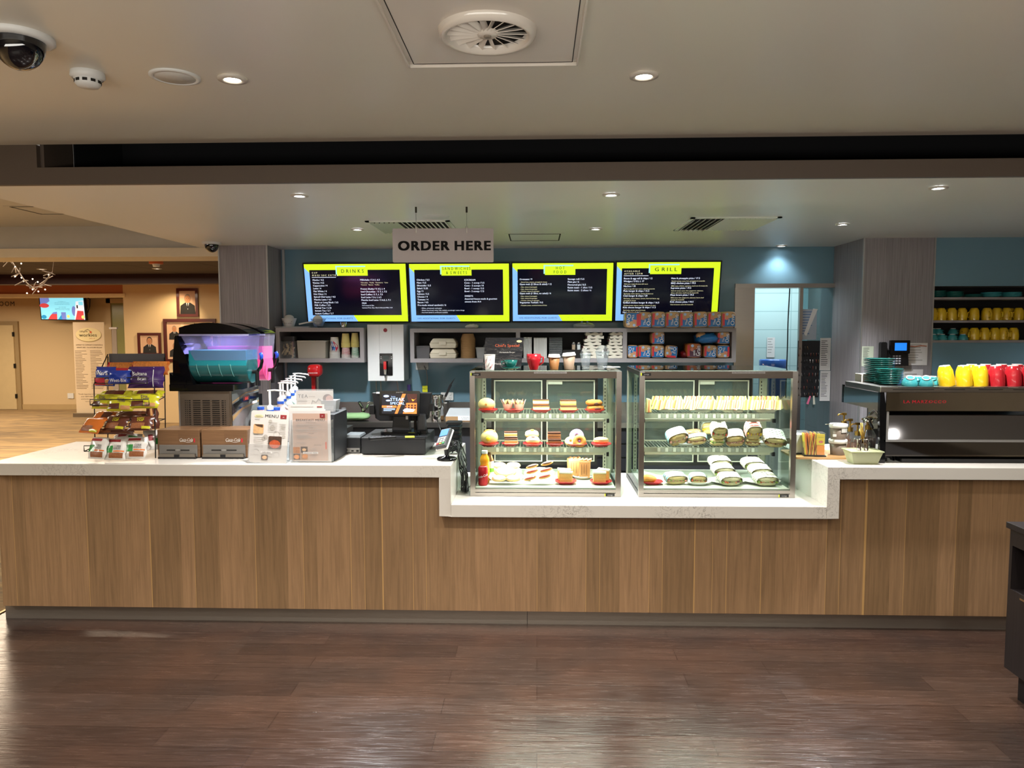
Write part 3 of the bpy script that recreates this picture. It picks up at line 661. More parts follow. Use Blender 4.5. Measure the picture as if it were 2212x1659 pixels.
# ================================================================ menu screens
EM = 0.80
LIME = mat('screen_lime', 'D6F02A', emit=EM*1.15, ecol='D2F020'); SBLUE = mat('screen_blue', '8CC8FF', emit=EM*1.1, ecol='86BEFF'); SAQUA = mat('screen_aqua', 'A8F0F0', emit=EM, ecol='A8EEF0')
SNAVY = mat('screen_navy', '05070F', 0.12, emit=0.16, ecol='14183C'); SWHITE = mat('screen_white_text', 'FFFFFF', emit=EM*1.3, ecol='D8E4FF'); SYEL = mat('screen_cream_text', 'FFFFFF', emit=EM, ecol='F6F0B0'); SDARK = mat('screen_dark_text', '20301A', emit=0.02, ecol='20301A')
BEZ = mat('black_bezel', '08080A', 0.2, var=0)
def menu_screen(px0, px1, py0, py1, title, items, lab, head=None, guests=True, Yt=6.79, Yb=6.90):
    a, b = at(px0, py0, Yt), at(px1, py0, Yt); c = at((px0+px1)/2, py1, Yb)
    w = b.x-a.x; hh = math.hypot(a.z-c.z, Yb-Yt); tilt = math.atan2(Yb-Yt, a.z-c.z)
    t = thing('menu_screen', lab, 'screen', ((a.x+b.x)/2, Yb, c.z)); t.rotation_euler = (tilt, 0, 0)
    MB().box(-w/2, w/2, 0.0, 0.03, 0, hh, BEZ).build('housing', t)
    MB().box(-w*0.2, w*0.2, 0.03, 0.05, hh*0.3, hh*0.7, BLACK).build('wall_mount', t)
    mb = MB(); e = 0.012; W = w-2*e; H = hh-2*e; U = lambda u: -w/2+e+u*W; V = lambda v: e+(1-v)*H
    y = -0.001
    mb.quad(U(0), U(1), V(1), V(0), y, LIME)
    mb.poly([(U(0), V(1)), (U(.5), V(1)), (U(.46), V(.89)), (U(0.05), V(.89)), (U(.05), V(.15)), (U(0), V(.06))], y-.0004, SBLUE)
    mb.quad(U(.05), U(.94), V(.89), V(.10), y-.0008, SNAVY)
    mb.quad(U(.31), U(.605), V(.18), V(.03), y-.0012, SAQUA); mb.quad(U(.323), U(.625), V(.2), V(.052), y-.0016, LIME)
    rd = random.Random(len(title))
    for k in range(230):
        u, v = rd.random(), rd.random()
        if (.05 < u < .94 and .10 < v < .89) or (u < .06) or (u < .52 and v > .88) or (.3 < u < .64 and v < .2): continue
        r_ = rd.uniform(.0012, .0028); q = rd.uniform(0, 3)
        mb.poly([(U(u)+r_*cos(q+j*2.1), V(v)+r_*sin(q+j*2.1)) for j in range(3)], y-.0012, SDARK)
    tl = title.split('|')
    for i, s_ in enumerate(tl):
        mb.text(s_, U(.474), V(.15 if len(tl) == 1 else (.105, .175)[i]), H*(.062 if len(tl) == 1 else .05), SDARK, y-.002, 'C', 1.5, True, wid=W*(.24 if len(tl) == 1 else (.29 if len(s_) > 9 else (.22 if len(s_) > 6 else (.10 if len(s_) < 4 else .14)))))
    if head:
        mb.text(head[0], U(.07), V(.16), H*.025, SYEL, y-.002, 'L', 1.5, True); mb.text(head[1], U(.07), V(.205), H*.027, SYEL, y-.002, 'L', 1.5, True)
        mb.quad(U(.07), U(.31), V(.23), V(.222), y-.002, SWHITE)
    for it in items:
        s_, u, v, h_ = it[:4]
        mb.text(s_, U(u), V(v), H*h_, SYEL if len(it) > 4 else SWHITE, y-.002, 'L', 1.0, h_ > .022)
    if guests: mb.text('10% ADDITIONAL FOR GUESTS', U(.06), V(.955), H*.022, SDARK, y-.002, 'L', wid=W*.39)
    mb.build('display', t)
    return t
def col(rows, u, v0, dv=.0488, h=.028):
    out = []; v = v0
    for r_ in rows:
        if r_ == '': v += dv*.7; continue
        if r_[0] == '~': out.append((r_[1:], u+.005, v-.004, .019, 1)); v += dv*.75
        else: out.append((r_, u, v, h)); v += dv
    return out
D1 = col(['Mocha / 4.2', 'Vienna / 4.2', 'Cappuccino / 4', 'Latte / 4', 'Flat White / 4', 'Hot Choc / 4', 'Spiced Chai Latte / 4.5', 'Matcha Latte / 4.5', 'Short or Long Black / 3.5', 'Milk Coffee / 3.5', 'Herbal Tea / 3.10', 'Instant Tea / 2.7', 'Instant Coffee / 2.7'], .075, .285)
D1 += col(['Milkshake / S 6 L 6.5', '~*Chocolate   *Vanilla   *Strawberry   *Lime', '~*Caramel   *Banana   *Coffee', '', 'Frozen Slushy / S 3.5, L 4', 'Iced Chocolate  / S 7, L 7.5', 'Iced Coffee / S 7, L 7.5', 'Iced Latte / S 6, L 6.5', 'Matcha Iced Latte / S 6.5, L 7.1'], .545, .285)
D1 += [('MILK', .55, .69, .026), ('Full cream & Slim', .55, .728, .021), ('Lactose Free, Soy, Oat & Almond Milk / 0.8', .55, .768, .021)]
D2 = col(['Chicken / 5.5', 'Ham / 5.5', 'Silverside / 5.5', 'Salad / 5.25', 'Egg / 5', 'Salmon / 5.5', 'Cheese / 4', 'Tomato / 4', 'Bacon / 4.5', 'Pre-made mixed sandwich / 6'], .07, .285)
D2 += [('- White, wholemeal, multi-grain', .10, .775, .02), ('- Gluten free bread, wrap, rolls, turkish, sourdough / extra charge', .10, .812, .02), ('- Assorted salads & condiments available', .10, .85, .02)]
D2 += col(['ICECREAM', 'Cone - 1 scoop / 5.5', 'Cone - 2 scoops / 8', 'Bowl - 1 scoop / 5.5', 'Bowl - 2 scoop / 7.5', '', 'SWEETS', 'Assorted house-made & gourmet', 'sweets from /4.4'], .55, .29)
D3 = col(['Croissant / 9', '~- Shaved ham, tomato, pineapple & cheese', 'Open melt (2 Slices & salad) / 12', '~- Ham, cheese & pineapple', '~- Ham, cheese & asparagus', '~- Chicken, cheese & asparagus', 'Open melt (1 Slice, no salad) / 6', '~- Ham, cheese & pineapple', '~- Ham, cheese & asparagus', '~- Chicken, cheese & asparagus', 'Vegetarian Turkish / 9.5', '~- Pumpkin, pesto, sundried tomato & fetta'], .07, .285)
D3 += col(['Sausage roll / 5.5', 'Plain pie / 6', 'Flavoured pie / 6.5', 'Raisin toast - 1 slice / 3.5', 'Raisin toast - 2 slices / 6'], .55, .285)
D4 = col(['Bacon & egg roll & chips / 12', 'Wedges / S 8.5, L 17', '~With sour cream & sweet chili sauce', 'Nachos / 18', '~Beef or veg with sour cream, salsa & guacamole', 'Plain burger & chips / 15.5', '~Beef patty, onion, lettuce, tomato & beetroot', 'Club burger & chips / 20', '~Beef patty, onion, lettuce, tomato, beetroot bacon, egg,', '~pineapple & cheese', 'Grilled chicken burger & chips / 16.5', '~Chicken breast, lettuce, tomato, beetroot & mayo', 'Kids cheese burger & chips / 11.5', '~Beef patty, tomato sauce & cheese', 'Hot chip bucket /'], .07, .285, .0475)
D4 += col(['Ham & pineapple pizza / 17.5', '~Herb & tomato sauce, ham, pineapple & mozzarella', 'BBQ chicken pizza / 19.5', '~BBQ sauce, chicken, capsicum, mushroom & mozzarella', 'Supreme pizza / 19.5', '~Herb & tomato sauce, ham, pepperoni, cabanossi,', '~olives, red onion, mushroom & mozzarella', 'Meat lovers pizza / 19.5', '~BBQ sauce, ham, pepperoni, cabanossi, bacon, beef', '~sausage & mozzarella', 'Kids cheese pizza / 10.5', '~Herb & tomato sauce & mozzarella'], .53, .285, .0475)
D4 += [('Gluten free pizza base available / 3', .53, .85, .019)]
menu_screen(653, 878.5, 568, 697, 'DRINKS', D1, 'leftmost menu screen, headed DRINKS', ('CUP', 'MUG/ 50C EXTRA'))
menu_screen(880.5, 1102, 567.5, 697, 'SANDWICHES|& SWEETS', D2, 'menu screen headed SANDWICHES & SWEETS')
menu_screen(1104, 1328, 566, 696, 'HOT|FOOD', D3, 'menu screen headed HOT FOOD')
menu_screen(1330, 1560, 564, 695, 'GRILL', D4, 'rightmost menu screen, headed GRILL', ('AVAILABLE', 'AFTER 12PM'), False)

# ================================================================ wall shelves
YS = 6.655
def box_shelf(px0, px1, py0, py1, lab, divs=(), extra=0):
    x0, x1 = X(px0, YS, 745), X(px1, YS, 745); z1, z0 = Z(py0, YS, (px0+px1)/2), Z(py1, YS, (px0+px1)/2); t = 0.036
    th = thing('wall_shelf', lab, 'shelf', (0, 0, 0))
    MB().box(x0, x1, YS, YB-.002, z0, z0+t, SHELF).build('bottom_board', th); MB().box(x0, x1, YS, YB-.002, z1-t, z1, SHELF).build('top_board', th)
    MB().box(x0, x0+t, YS, YB-.002, z0+t, z1-t, SHELF).build('side_board', th); MB().box(x1-t, x1, YS, YB-.002, z0+t, z1-t, SHELF).build('side_board', th)
    for d in divs: xd_ = X(d, YS, 745); MB().box(xd_-t/2, xd_+t/2, YS, YB-.02, z0+t, z1-t, SHELF).build('divider', th)
    MB().box(x0+t, x1-t, YB-.015, YB-.002, z0+t, z1-t, SHELFD).build('back_lining', th)
    return z0+t, z1
zs, zst = box_shelf(596, 786, 708, 783, 'short grey wall shelf box left of the water boiler')
zs2, zst2 = box_shelf(886, 1590, 709, 783, 'long grey wall shelf box in three bays under the menu screens', (1119, 1350))
def on(px, Y, z): return Vector((X(px, Y, 750), Y, z))
KR = mat('kraft_paper', 'B08A5C', 0.7, bump=0.05, bscale=300); PAPW = mat('white_paper', 'E4E2DC', 0.7); FOAMW = mat('sugarcane_pulp', 'DCD2BC', 0.8, bump=0.05)
CLEAR = glass('clear_plastic', 'EEF2F4', 0.10, 0.08); MILKY = glass('milky_plastic', 'D6D0C0', 0.55, 0.3); FROST = glass('frosted_plastic', 'E6EAEC', 0.35, 0.2)
# --- left shelf
p = on(626, 6.78, zs); t = thing('utensil_jar', 'clear jar with black lid full of wooden stirrers on the left shelf', 'jar', p)
MB().rbox(-.085, .085, -.085, .085, 0, .155, CLEAR, .03, 4).build('jar_body', t); MB().rbox(-.09, .09, -.09, .09, .156, .20, BLACK, .035, 4).build('lid', t)
rd = random.Random(3); ST = mat('pale_wood_stick', 'D0B48C', 0.7)
for i in range(34):
    m_ = MB(); x, y = rd.uniform(-.055, .055), rd.uniform(-.075, -.02); a = rd.uniform(-.9, .9); m_.M = Matrix.Translation((x*.8, y, rd.uniform(.035, .12))) @ Matrix.Rotation(a, 4, 'Y') @ Matrix.Rotation(rd.uniform(-.2, .2), 4, 'X')
    m_.box(-.006, .006, -.002, .002, -.032, .032, ST if i % 7 else BLACK); m_.build('stirrer', t)
p = on(680, 6.80, zs); t = thing('storage_tub', 'milky plastic tub holding a cone, beside the stirrer jar', 'tub', p)
MB().box(-.125, .125, -.10, .10, 0.001, .15, MILKY, -.006).build('tub_body', t); MB().rbox(-.137, .137, -.112, .112, .150, .162, MILKY, .02).build('lid', t)
MB().cyl((-.07, -.05, .04), (.04, -.05, .07), .005, mat('wafer_cone', 'B98050', .8), .045, 12).build('cone', t)
def cup_proto(nm, lab, r0, r1, h, m, pat=None, loc=(0, 0, 0), group=None):
    t = thing(nm, lab, 'cup', loc, 0, group); mb = MB().lathe([(r0, 0), (r1, h), (r1-.002, h), (r0-.002, .003), (0.0001, .003)], m, 20)
    mb.torus((0, 0, h), r1, .0022, m, 20, 6); mb.build('cup_wall', t)
    if pat: mb = MB(); pat(mb, r0, r1, h); mb.build('print', t)
    return t
SWB, SWR = mat('print_blue', '2A6FB4', .5), mat('print_red', 'C02A48', .5)
def swirl(mb, r0, r1, h):
    for cc, m_, d in ((0.0, SWB, 0), (0.018, SWR, .002), (-0.016, mat('print_navy', '1E3A78', .5), .001)):
        P = []
        for i in range(9):
            f = i/8; z = h*(.25+.6*f); x = cc+.02*sin(f*3.0-.6)-.01; P.append((x, z, .010*sin(pi*f)+.001))
        L_ = [(x-w_, z) for x, z, w_ in P]; R_ = [(x+w_, z) for x, z, w_ in P][::-1]
        rr = lambda z: r0+(r1-r0)*z/h+.0008+d*.2
        pts = L_+R_; n_ = len(P); v = [(x, math.sqrt(max(rr(z)**2-x*x, 1e-6)), z) for x, z in pts]
        mb.add(v, [(i, i+1, 2*n_-2-i, 2*n_-1-i) for i in range(n_-1)], m_)
def zig(m1):
    def f(mb, r0, r1, h):
        for k in range(18):
            a = 2*pi*k/18; q = .0007
            rr = lambda z: r0+(r1-r0)*z/h+q
            for s_ in (0,):
                z0_, z1_ = h*.1, h*.9; P = []
                for j in range(7):
                    z = z0_+(z1_-z0_)*j/6; aa = a+(.11 if j % 2 else 0); P.append((z, aa))
                v = []; 
                for z, aa in P: v += [(rr(z)*cos(aa), rr(z)*sin(aa), z), (rr(z)*cos(aa+.12), rr(z)*sin(aa+.12), z)]
                mb.add(v, [(2*j, 2*j+1, 2*j+3, 2*j+2) for j in range(6)], m1)
    return f
p = on(723, 6.76, zs)
c0 = cup_proto('paper_cup', 'white paper cups with a blue and red swirl, nested upside down', .034, .048, .14, PAPW, swirl, p, 'swirl cups on the left shelf')
c0.rotation_euler = (pi, 0, 0); c0.location.z = zs+.14
for i in range(7): dup(c0, (p.x, p.y, zs+.14+.0075*(i+1)))
# give the upside-down stack its visible rims: shift originals up so rims stack at the base
YEL = mat('pale_yellow_card', 'E8D98A', .6); YEL2 = mat('yellow_card', 'E0D23A', .6)
p = on(747, 6.76, zs)
c1 = cup_proto('paper_cup', 'pink zigzag paper cups stacked upside down in the left shelf', .030, .040, .095, PAPW, zig(mat('print_pink', 'C85A68', .5)), p, 'pink zigzag cups'); c1.rotation_euler = (pi, 0, 0); c1.location.z = zs+.095
for i in range(3): dup(c1, (p.x, p.y, zs+.095+.009*(i+1)))
c2 = cup_proto('paper_cup', 'pale yellow paper cups nested on top of the pink zigzag cups', .030, .040, .09, YEL, None, p, 'pale yellow cups'); c2.rotation_euler = (pi, 0, 0); c2.location.z = zs+.215-.025
for i in range(5): dup(c2, (p.x, p.y, zs+.196+.0075*(i)))
p = on(767, 6.78, zs)
c3 = cup_proto('paper_cup', 'green zigzag paper cups stacked at the end of the left shelf', .028, .036, .085, PAPW, zig(mat('print_green', '4C9C70', .5)), p, 'green zigzag cups'); c3.rotation_euler = (pi, 0, 0); c3.location.z = zs+.085
for i in range(2): dup(c3, (p.x, p.y, zs+.085+.009*(i+1)))
c4 = dup(c2, (p.x, p.y, zs+.185), label='yellow cups nested above the green zigzag cups at the shelf end', group='yellow cups above the green ones', sc=.92)
for i in range(6): dup(c4, (p.x, p.y, zs+.185+.0075*(i+1)))
# --- on top of the left shelf
p = on(640, 6.80, zst); solo('plastic_tray', MB().rbox(-.16, .17, -.13, .13, 0.001, .012, FROST, .03), 'clear plastic tray lying on top of the left wall shelf', 'tray', p)
p = on(626, 6.78, zst+.013); t = thing('topping_basket', 'white lettered plastic basket with scoops on the left shelf top', 'basket', p)
MB().lathe([(.045, 0), (.068, .075), (.066, .075), (.043, .003), (.0001, .003)], WPL, 20).build('basket', t); MB().ball((.0, 0, .078), (.045, .04, .03), WPL, 14, 8).build('scoop', t)
mb = MB(); mb.M = Matrix.Translation((0, -.062, 0)) @ Matrix.Rotation(-.28, 4, 'X'); DT = mat('dark_print', '33333A', .6)
mb.text('RAINBOW', 0, .042, .011, DT, .0, 'C', wid=.09); mb.text('TOPPING', 0, .025, .011, DT, .0, 'C', wid=.08); mb.build('lettering', t)
p = on(689, 6.80, zst+.013); t = thing('clear_bowl', 'clear plastic bowl holding a white scoop, under the drinks screen', 'bowl', p)
MB().lathe([(.04, 0), (.07, .07), (.068, .07), (.038, .003), (.0001, .003)], CLEAR, 20).build('bowl', t); MB().ball((0, -.02, .058), (.047, .012, .045), WPL, 20, 10).build('scoop', t)
mb = MB().tube([(-.16, -.07, .02), (-.09, -.06, .035), (-.02, -.04, .045)], .008, WPL, 6); mb.build('scoop_handle', t)
p = on(743, 6.80, zst); solo('steel_cup', MB().lathe([(.022, 0), (.030, .05), (.028, .05), (.02, .003), (.0001, .003)], STEELX, 18), 'small steel measuring cup at the right end of the left shelf top', 'cup', p)
# --- water boiler
Ybf = 6.72; a, b = at(793, 701, Ybf), at(873, 823, Ybf); w, h = b.x-a.x, a.z-b.z
t = thing('water_boiler', 'white wall-mounted water boiler with a red tap handle', 'water boiler', ((a.x+b.x)/2, Ybf, b.z))
MB().box(-w/2, w/2, 0, YB-Ybf-.003, 0, h, WHITE).build('housing', t, bevel=.004)
MB().box(-w*.17, -w*.165, -.001, 0, h*.5, h, mat('seam_grey', '9A9A9A')).box(w*.17, w*.175, -.001, 0, h*.5, h, MATS['seam_grey']).build('seam', t)
MB().box(-w*.17, w*.19, -.006, 0, h*.10, h*.49, BLACKG).build('tap_panel', t); MB().box(-w*.07, w*.09, -.008, -.006, h*.38, h*.45, mat('grey_lcd', '3A4240', .2)).build('lcd', t)
mb = MB(); [mb.disc(s_*w*.125, z_*h, .004, .004, -.0085, WPL, 8) for s_ in (-1, 1.3) for z_ in (.40, .43)]; mb.build('button', t)
MB().disc(0, h*.90, .018, .018, -.002, mat('red_badge', '8E1E2A', .4)).build('badge', t)
RED = mat('glossy_red_plastic', 'B81A1E', .2, coat=.5)
MB().box(-.012, .014, -.05, -.03, h*.21, h*.35, RED).tube([(0, -.006, h*.3), (0, -.03, h*.3)], .01, BLACK, 8).build('tap_handle', t, bevel=.003)
MB().cyl((0, -.03, h*.12), (0, -.03, h*.21), .012, STEELX, .016).lathe([(.009, -.02), (.009, .0)], STEELX, 12, (0, -.03, h*.10)).tube([(0, -.006, h*.17), (0, -.03, h*.17)], .008, STEELX, 8).build('spout', t)
def hose(P, r, m, nm, lab, cat): return solo(nm, MB().tube(P, r, m, 6), lab, cat)
GRY = mat('grey_hose', '8E8E8C', .5)
mb = MB(); mb.tube([(X(857, 6.8, 823), 6.8, b.z+.002), (X(860, 6.85), 6.85, b.z-.10), (X(866, 6.9), 6.9, b.z-.2)], .006, GRY); mb2 = MB().tube([(X(812, 6.8), 6.8, b.z+.002), (X(813, 6.84), 6.84, b.z-.12), (X(824, 6.9), 6.9, b.z-.22)], .006, GRY); mb3 = MB().tube([(X(822, 6.8), 6.8, b.z+.002), (X(823, 6.84), 6.84, b.z-.2)], .005, GRY)
for m_ in (mb, mb2, mb3):
    o = m_.build('water_pipe', t); o.matrix_parent_inverse = Matrix.Translation(-t.location)
p = at(882, 838, 6.9); solo('purple_plug', MB().rbox(-.012, .018, -.02, .02, -.03, .03, mat('purple_plastic', '5A4AA0', .4), .008), 'small purple plug hanging below the water boiler', 'plug', (p.x, 6.92, p.z))
# sockets
def socket(px, py, lab, w=.118, h=.075, two=True):
    p = at(px, py, YB-.004); t = thing('power_socket', lab, 'power socket', p)
    MB().rbox(-w/2, w/2, -.010, 0, -h/2, h/2, WPL, .006, 2, 'y').build('face_plate', t)
    for s_ in ((-1, 1) if two else (0,)):
        MB().box(s_*w*.25-.010, s_*w*.25+.010, -.016, -.010, h*.15, h*.38, WHITE).build('switch', t)
        mb = MB(); [mb.quad(s_*w*.25+dx-.0015, s_*w*.25+dx+.0015, -.022, -.010, -.011, BLACK) for dx in (-.008, .008)]; mb.quad(s_*w*.25-.0015, s_*w*.25+.0015, -.034, -.026, -.011, BLACK); mb.build('pin_holes', t)
    return t
socket(912, 790, 'grey power socket under the middle shelf bay, cord plugged in'); socket(966, 856, 'white double power socket behind the steel milk jug')
P = [at(916, 790, YB-.05), at(921, 800, YB-.06), at(923, 815, YB-.05), at(922, 835, YB-.05), at(922, 848, YB-.04), at(920, 868, YB-.04)]
t = thing('extension_lead', 'grey power cord with a yellow tag hanging from the socket', 'cord', (0, 0, 0)); MB().tube(P, .005, GRY).build('cord', t)
q = at(919, 840, YB-.07); MB().box(q.x-.028, q.x+.02, q.y-.002, q.y, q.z-.03, q.z+.03, mat('yellow_tag', 'D8D820', .5)).text('TEST', q.x-.004, q.z-.008, .016, BLACK, q.y-.003, 'C').build('test_tag', t)
# --- middle bay
def tub(px, Y, z, w, d, h, m, lab, cat='tub', nm='plastic_tub', tp=-.008, rim=True):
    mb = MB().box(-w/2, w/2, -d/2, d/2, 0, h, m, tp); t = thing(nm, lab, cat, on(px, Y, z)); mb.build('tub_body', t)
    if rim: MB().rbox(-w/2-.012, w/2+.012, -d/2-.012, d/2+.012, h, h+.008, m, .012).build('rim', t)
    return t
tub(916, 6.80, zs2, .115, .16, .105, mat('dark_grey_tub', '5C5A5C', .5), 'dark grey plastic tub at the left end of the long shelf')
def clam(z, lab, yy=6.80):
    t = thing('takeaway_box', lab, 'box', on(960, yy, z), 0, None)
    MB().box(-.115, .115, -.11, .11, 0, .045, FOAMW, -.008).build('base', t, bevel=.008); MB().box(-.121, .121, -.116, .116, .046, .088, FOAMW, .028).build('lid', t, bevel=.01); MB().box(-.035, .03, -.124, -.118, .03, .06, FOAMW).build('tab', t)
    return t
clam(zs2, 'pale clamshell takeaway box at the bottom of the pair'); clam(zs2+.093, 'pale clamshell takeaway box stacked on the lower one')
p = on(1011, 6.80, zs2); b0 = solo('kraft_bowl', MB().lathe([(.05, .055), (.052, .05), (.068, 0.004), (.07, 0), (.066, 0), (.048, .05)], KR, 24), 'brown kraft bowls nested upside down in one tall stack', 'bowl', p, group='kraft bowl stack')
for i in range(16): dup(b0, (p.x, p.y, zs2+.0105*(i+1)))
tub(1040, 6.76, zs2, .075, .09, .09, FROST, 'small frosted tub half hidden by the specials board'); solo('plastic_bottle', MB().lathe([(.028, 0), (.028, .10), (.012, .13), (.012, .16), (.0001, .16)], FROST, 14), 'frosted bottle behind the specials board in the shelf', 'bottle', on(1050, 6.86, zs2))
solo('plastic_clip', MB().ball((0, 0, .018), (.055, .04, .02), WPL, 14, 8, .25, 3, .8), 'crumpled white wrapper on the shelf top under SANDWICHES & SWEETS', 'wrapper', on(1020, 6.8, zst2))
solo('plastic_bag', MB().ball((0, 0, .02), (.09, .06, .028), FROST, 16, 8, .25, 5), 'flattened clear plastic bag on the shelf top below HOT FOOD', 'bag', on(1262, 6.8, zst2))
t = thing('blue_clip', 'small blue clip standing behind the flattened plastic bag', 'clip', on(1262, 6.87, zst2)); MB().box(-.03, -.015, -.01, .01, 0, .065, mat('cobalt_plastic', '2A3CC0', .3)).box(-.015, .02, -.01, .01, .03, .045, MATS['cobalt_plastic']).box(.02, .035, -.01, .01, 0, .065, MATS['cobalt_plastic']).build('clip_body', t)
# container stacks
def contstack(px, w, h, lab, m, n, gr):
    o = solo('food_container', MB().box(-w/2, w/2, -.07, .07, 0, .012, m, -.003), lab, 'container', on(px, 6.80, zs2), group=gr)
    for i in range(1, n): dup(o, (o.location.x, 6.80, zs2+h*i/n))
def vstack(px, w, h, lab, m, n, gr):        # lids and trays standing on edge, side by side
    o = solo('food_container', MB().box(-w/n/2*.8, w/n/2*.8, -.07, .07, 0, h, m), lab, 'container', on(px-8, 6.80, zs2), group=gr); x0 = X(px, 6.8)-w/2
    for i in range(n): (dup(o, (x0+w*(i+.5)/n, 6.80, zs2)) if i else setattr(o, 'location', (x0+w*.5/n, 6.80, zs2)))
vstack(1140, .075, .19, 'white takeaway lids standing on edge beside the specials board', WPL, 6, 'white lids on edge'); vstack(1167, .12, .185, 'white grooved trays on edge between the lids and clear containers', PAPW, 9, 'white trays on edge')
contstack(1200, .115, .19, 'clear plastic containers nested in a stack in the middle bay', CLEAR, 12, 'clear container stack')
solo('black_tray', MB().box(-.07, .12, -.09, .09, 0, .015, BLACK), 'black tray with shakers on it in the middle bay', 'tray', on(1232, 6.8, zs2+.0)).scale = (1, 1, 5)
for i, (px, m_, lb) in enumerate(((1239, mat('spice_fill', 'B89468', .7), 'shaker with brown filling, left of the pair'), (1250, PAPW, 'white-filled shaker, right of the pair'))):
    t = thing('shaker', lb, 'shaker', on(px, 6.74, zs2+.077)); MB().lathe([(.016, 0), (.016, .045), (.0001, .045)], m_, 12).build('contents', t); MB().lathe([(.018, 0), (.018, .052), (.015, .056), (.015, .062), (.0001, .066)], CLEAR, 14).build('glass', t); MB().lathe([(.0165, .057), (.016, .07), (.0001, .074)], STEELX, 12).build('cap', t)
# towels
TWL = mat('folded_cream_cloth', 'DAD2C0', .9, bump=.15, bscale=60); MAR = mat('maroon_cloth_edge', '5A1E34', .9)
def towel(x, y, z, w, seed, group, lab, m=TWL):
    rd = random.Random(seed); P = []
    n = 10; th_ = .026
    top = [(-w/2+w*i/n, th_*(1+.22*sin(i*1.3+seed))+rd.uniform(-.002, .002)) for i in range(n+1)]; bot = [(-w/2+w*i/n, .002*abs(sin(i+seed))) for i in range(n+1)]
    mb = MB().prism(bot+top[::-1], -.10, .10, m); t = thing('folded_towel', lab, 'towel', (x+rd.uniform(-.006, .006), y, z), rd.uniform(-.05, .05), group); mb.build('cloth', t)
    MB().box(-w/2-.004, -w/2+.012, -.09, .09, .006, .02, MAR if seed % 3 == 0 else m).build('fold_edge', t)
for s_, (px, n, w, gr) in enumerate(((1280, 8, .19, 'folded cream towels, left stack in the shelf'), (1327, 8, .145, 'folded cream towels, right stack beside the divider'))):
    for i in range(n): towel(X(px, 6.79)+(.012 if i > 5 else 0), 6.79, zs2+i*.0292, w if i < 4 else w*.78, i+s_*10, gr, 'cream folded towels in the '+('left' if s_ == 0 else 'right')+' of two stacks')
# ================================================================ bread
BB, BT, BR_ = mat('bag_blue', '1470B4', .25, coat=.4), mat('bag_bread_tan', 'C49A6C', .35, coat=.3), mat('bag_red', 'D02C3C', .3, coat=.3)
BCIR = mat('bag_badge', 'A8C4E8', .4); BAGW = mat('bag_white_print', 'F0F0F0', .4, var=0); BAGD = mat('bag_dark_print', '10305A', .4, var=0)
def loaf(lab, loc, rot=0.0, w=.118, h=.122, group=None, c1=BB, c2=BT, word=('The', 'One'), flip=False):
    t = thing('bread_loaf', lab, 'bread', loc, 0, group); t.rotation_euler = (0, rot, 0)
    rd = random.Random(int(loc[0]*1000)); hw, hh2 = w/2, h/2; d = .22
    def sec(k, s_):
        P = []
        for i in range(20):
            a = 2*pi*i/20; cx, sx_ = cos(a), sin(a); e_ = .42
            P.append((math.copysign(abs(cx)**e_, cx)*hw*s_*(1+rd.uniform(-.02, .02)), k, math.copysign(abs(sx_)**e_, sx_)*hh2*s_*(1+rd.uniform(-.02, .02))))
        return P
    rings = [sec(.0, .90), sec(.008, .99), sec(.09, 1.0), sec(.18, .98), sec(d-.02, .9), sec(d, .45)]; v = [q for r_ in rings for q in r_]
    mb = MB().add(v, [(j*20+i, j*20+(i+1) % 20, (j+1)*20+(i+1) % 20, (j+1)*20+i) for j in range(5) for i in range(20)], c2, True); mb.add(rings[0], [tuple(range(20))], c2).add(rings[5], [tuple(range(20))[::-1]], c2)
    mb.build('bag', t)
    k = .86; mb = MB(); y = -.0012
    mb.poly([(-hw*k, -hh2*k), (hw*k, -hh2*k), (hw*k, hh2*.45), (hw*.3, hh2*.22), (-hw*.4, hh2*.0), (-hw*k, hh2*.05)], y, c1)
    mb.quad(-hw*.9, -hw*.60, -hh2*.72, hh2*.75, y-.0006, BR_); mb.disc(-hw*.25, hh2*.66, hw*.2, hw*.2, y-.0004, BCIR, 14); mb.disc(-hw*.3, hh2*.15, hw*.2, hw*.24, y-.0004, mat('bag_rose', 'D08070', .4), 10)
    for m_, o_, bw in ((BAGD, 0, 1.05), (BAGW, -.0012, 1.0)):
        mb.text(word[1], hw*.76, -hh2*.74, hw*.56*bw, m_, y-.0008+o_, 'L', 1, True, wid=hh2*1.42*bw, rot=pi/2)
        mb.text(word[0], hw*.10, -hh2*.66, hw*.34*bw, m_, y-.0008+o_, 'L', 1, True, wid=hh2*.72*bw, rot=pi/2)
    mb.build('front_print', t); return t
def lf(px, py, lab, Y=6.60, **k):
    p = at(px, py, Y); return loaf(lab, p, **k)
for i, (px, l_) in enumerate(((1366, 'upside-down blue bread loaf at the left end of the top row'), (1393.5, 'second blue bread loaf from the left on the shelf top'), (1423, 'third blue bread loaf from the left on the shelf top'), (1453, 'fourth blue bread loaf from the left on the shelf top'),
        (1483.5, 'fourth blue bread loaf from the right on the shelf top'), (1514, 'third blue bread loaf from the right on the shelf top'), (1544, 'second blue bread loaf from the right on the shelf top'), (1574.5, 'blue bread loaf at the right end of the top row'))):
    lf(px, 0, l_, w=.122, h=.142, rot=pi if i == 0 else random.uniform(-.03, .03)).location = (X(px, 6.56, 695), 6.56, zst2+.072+(0, 0, .002, 0, 0, .002, 0, 0)[i])
zz0, zz1 = zs2+.060, zs2+.181
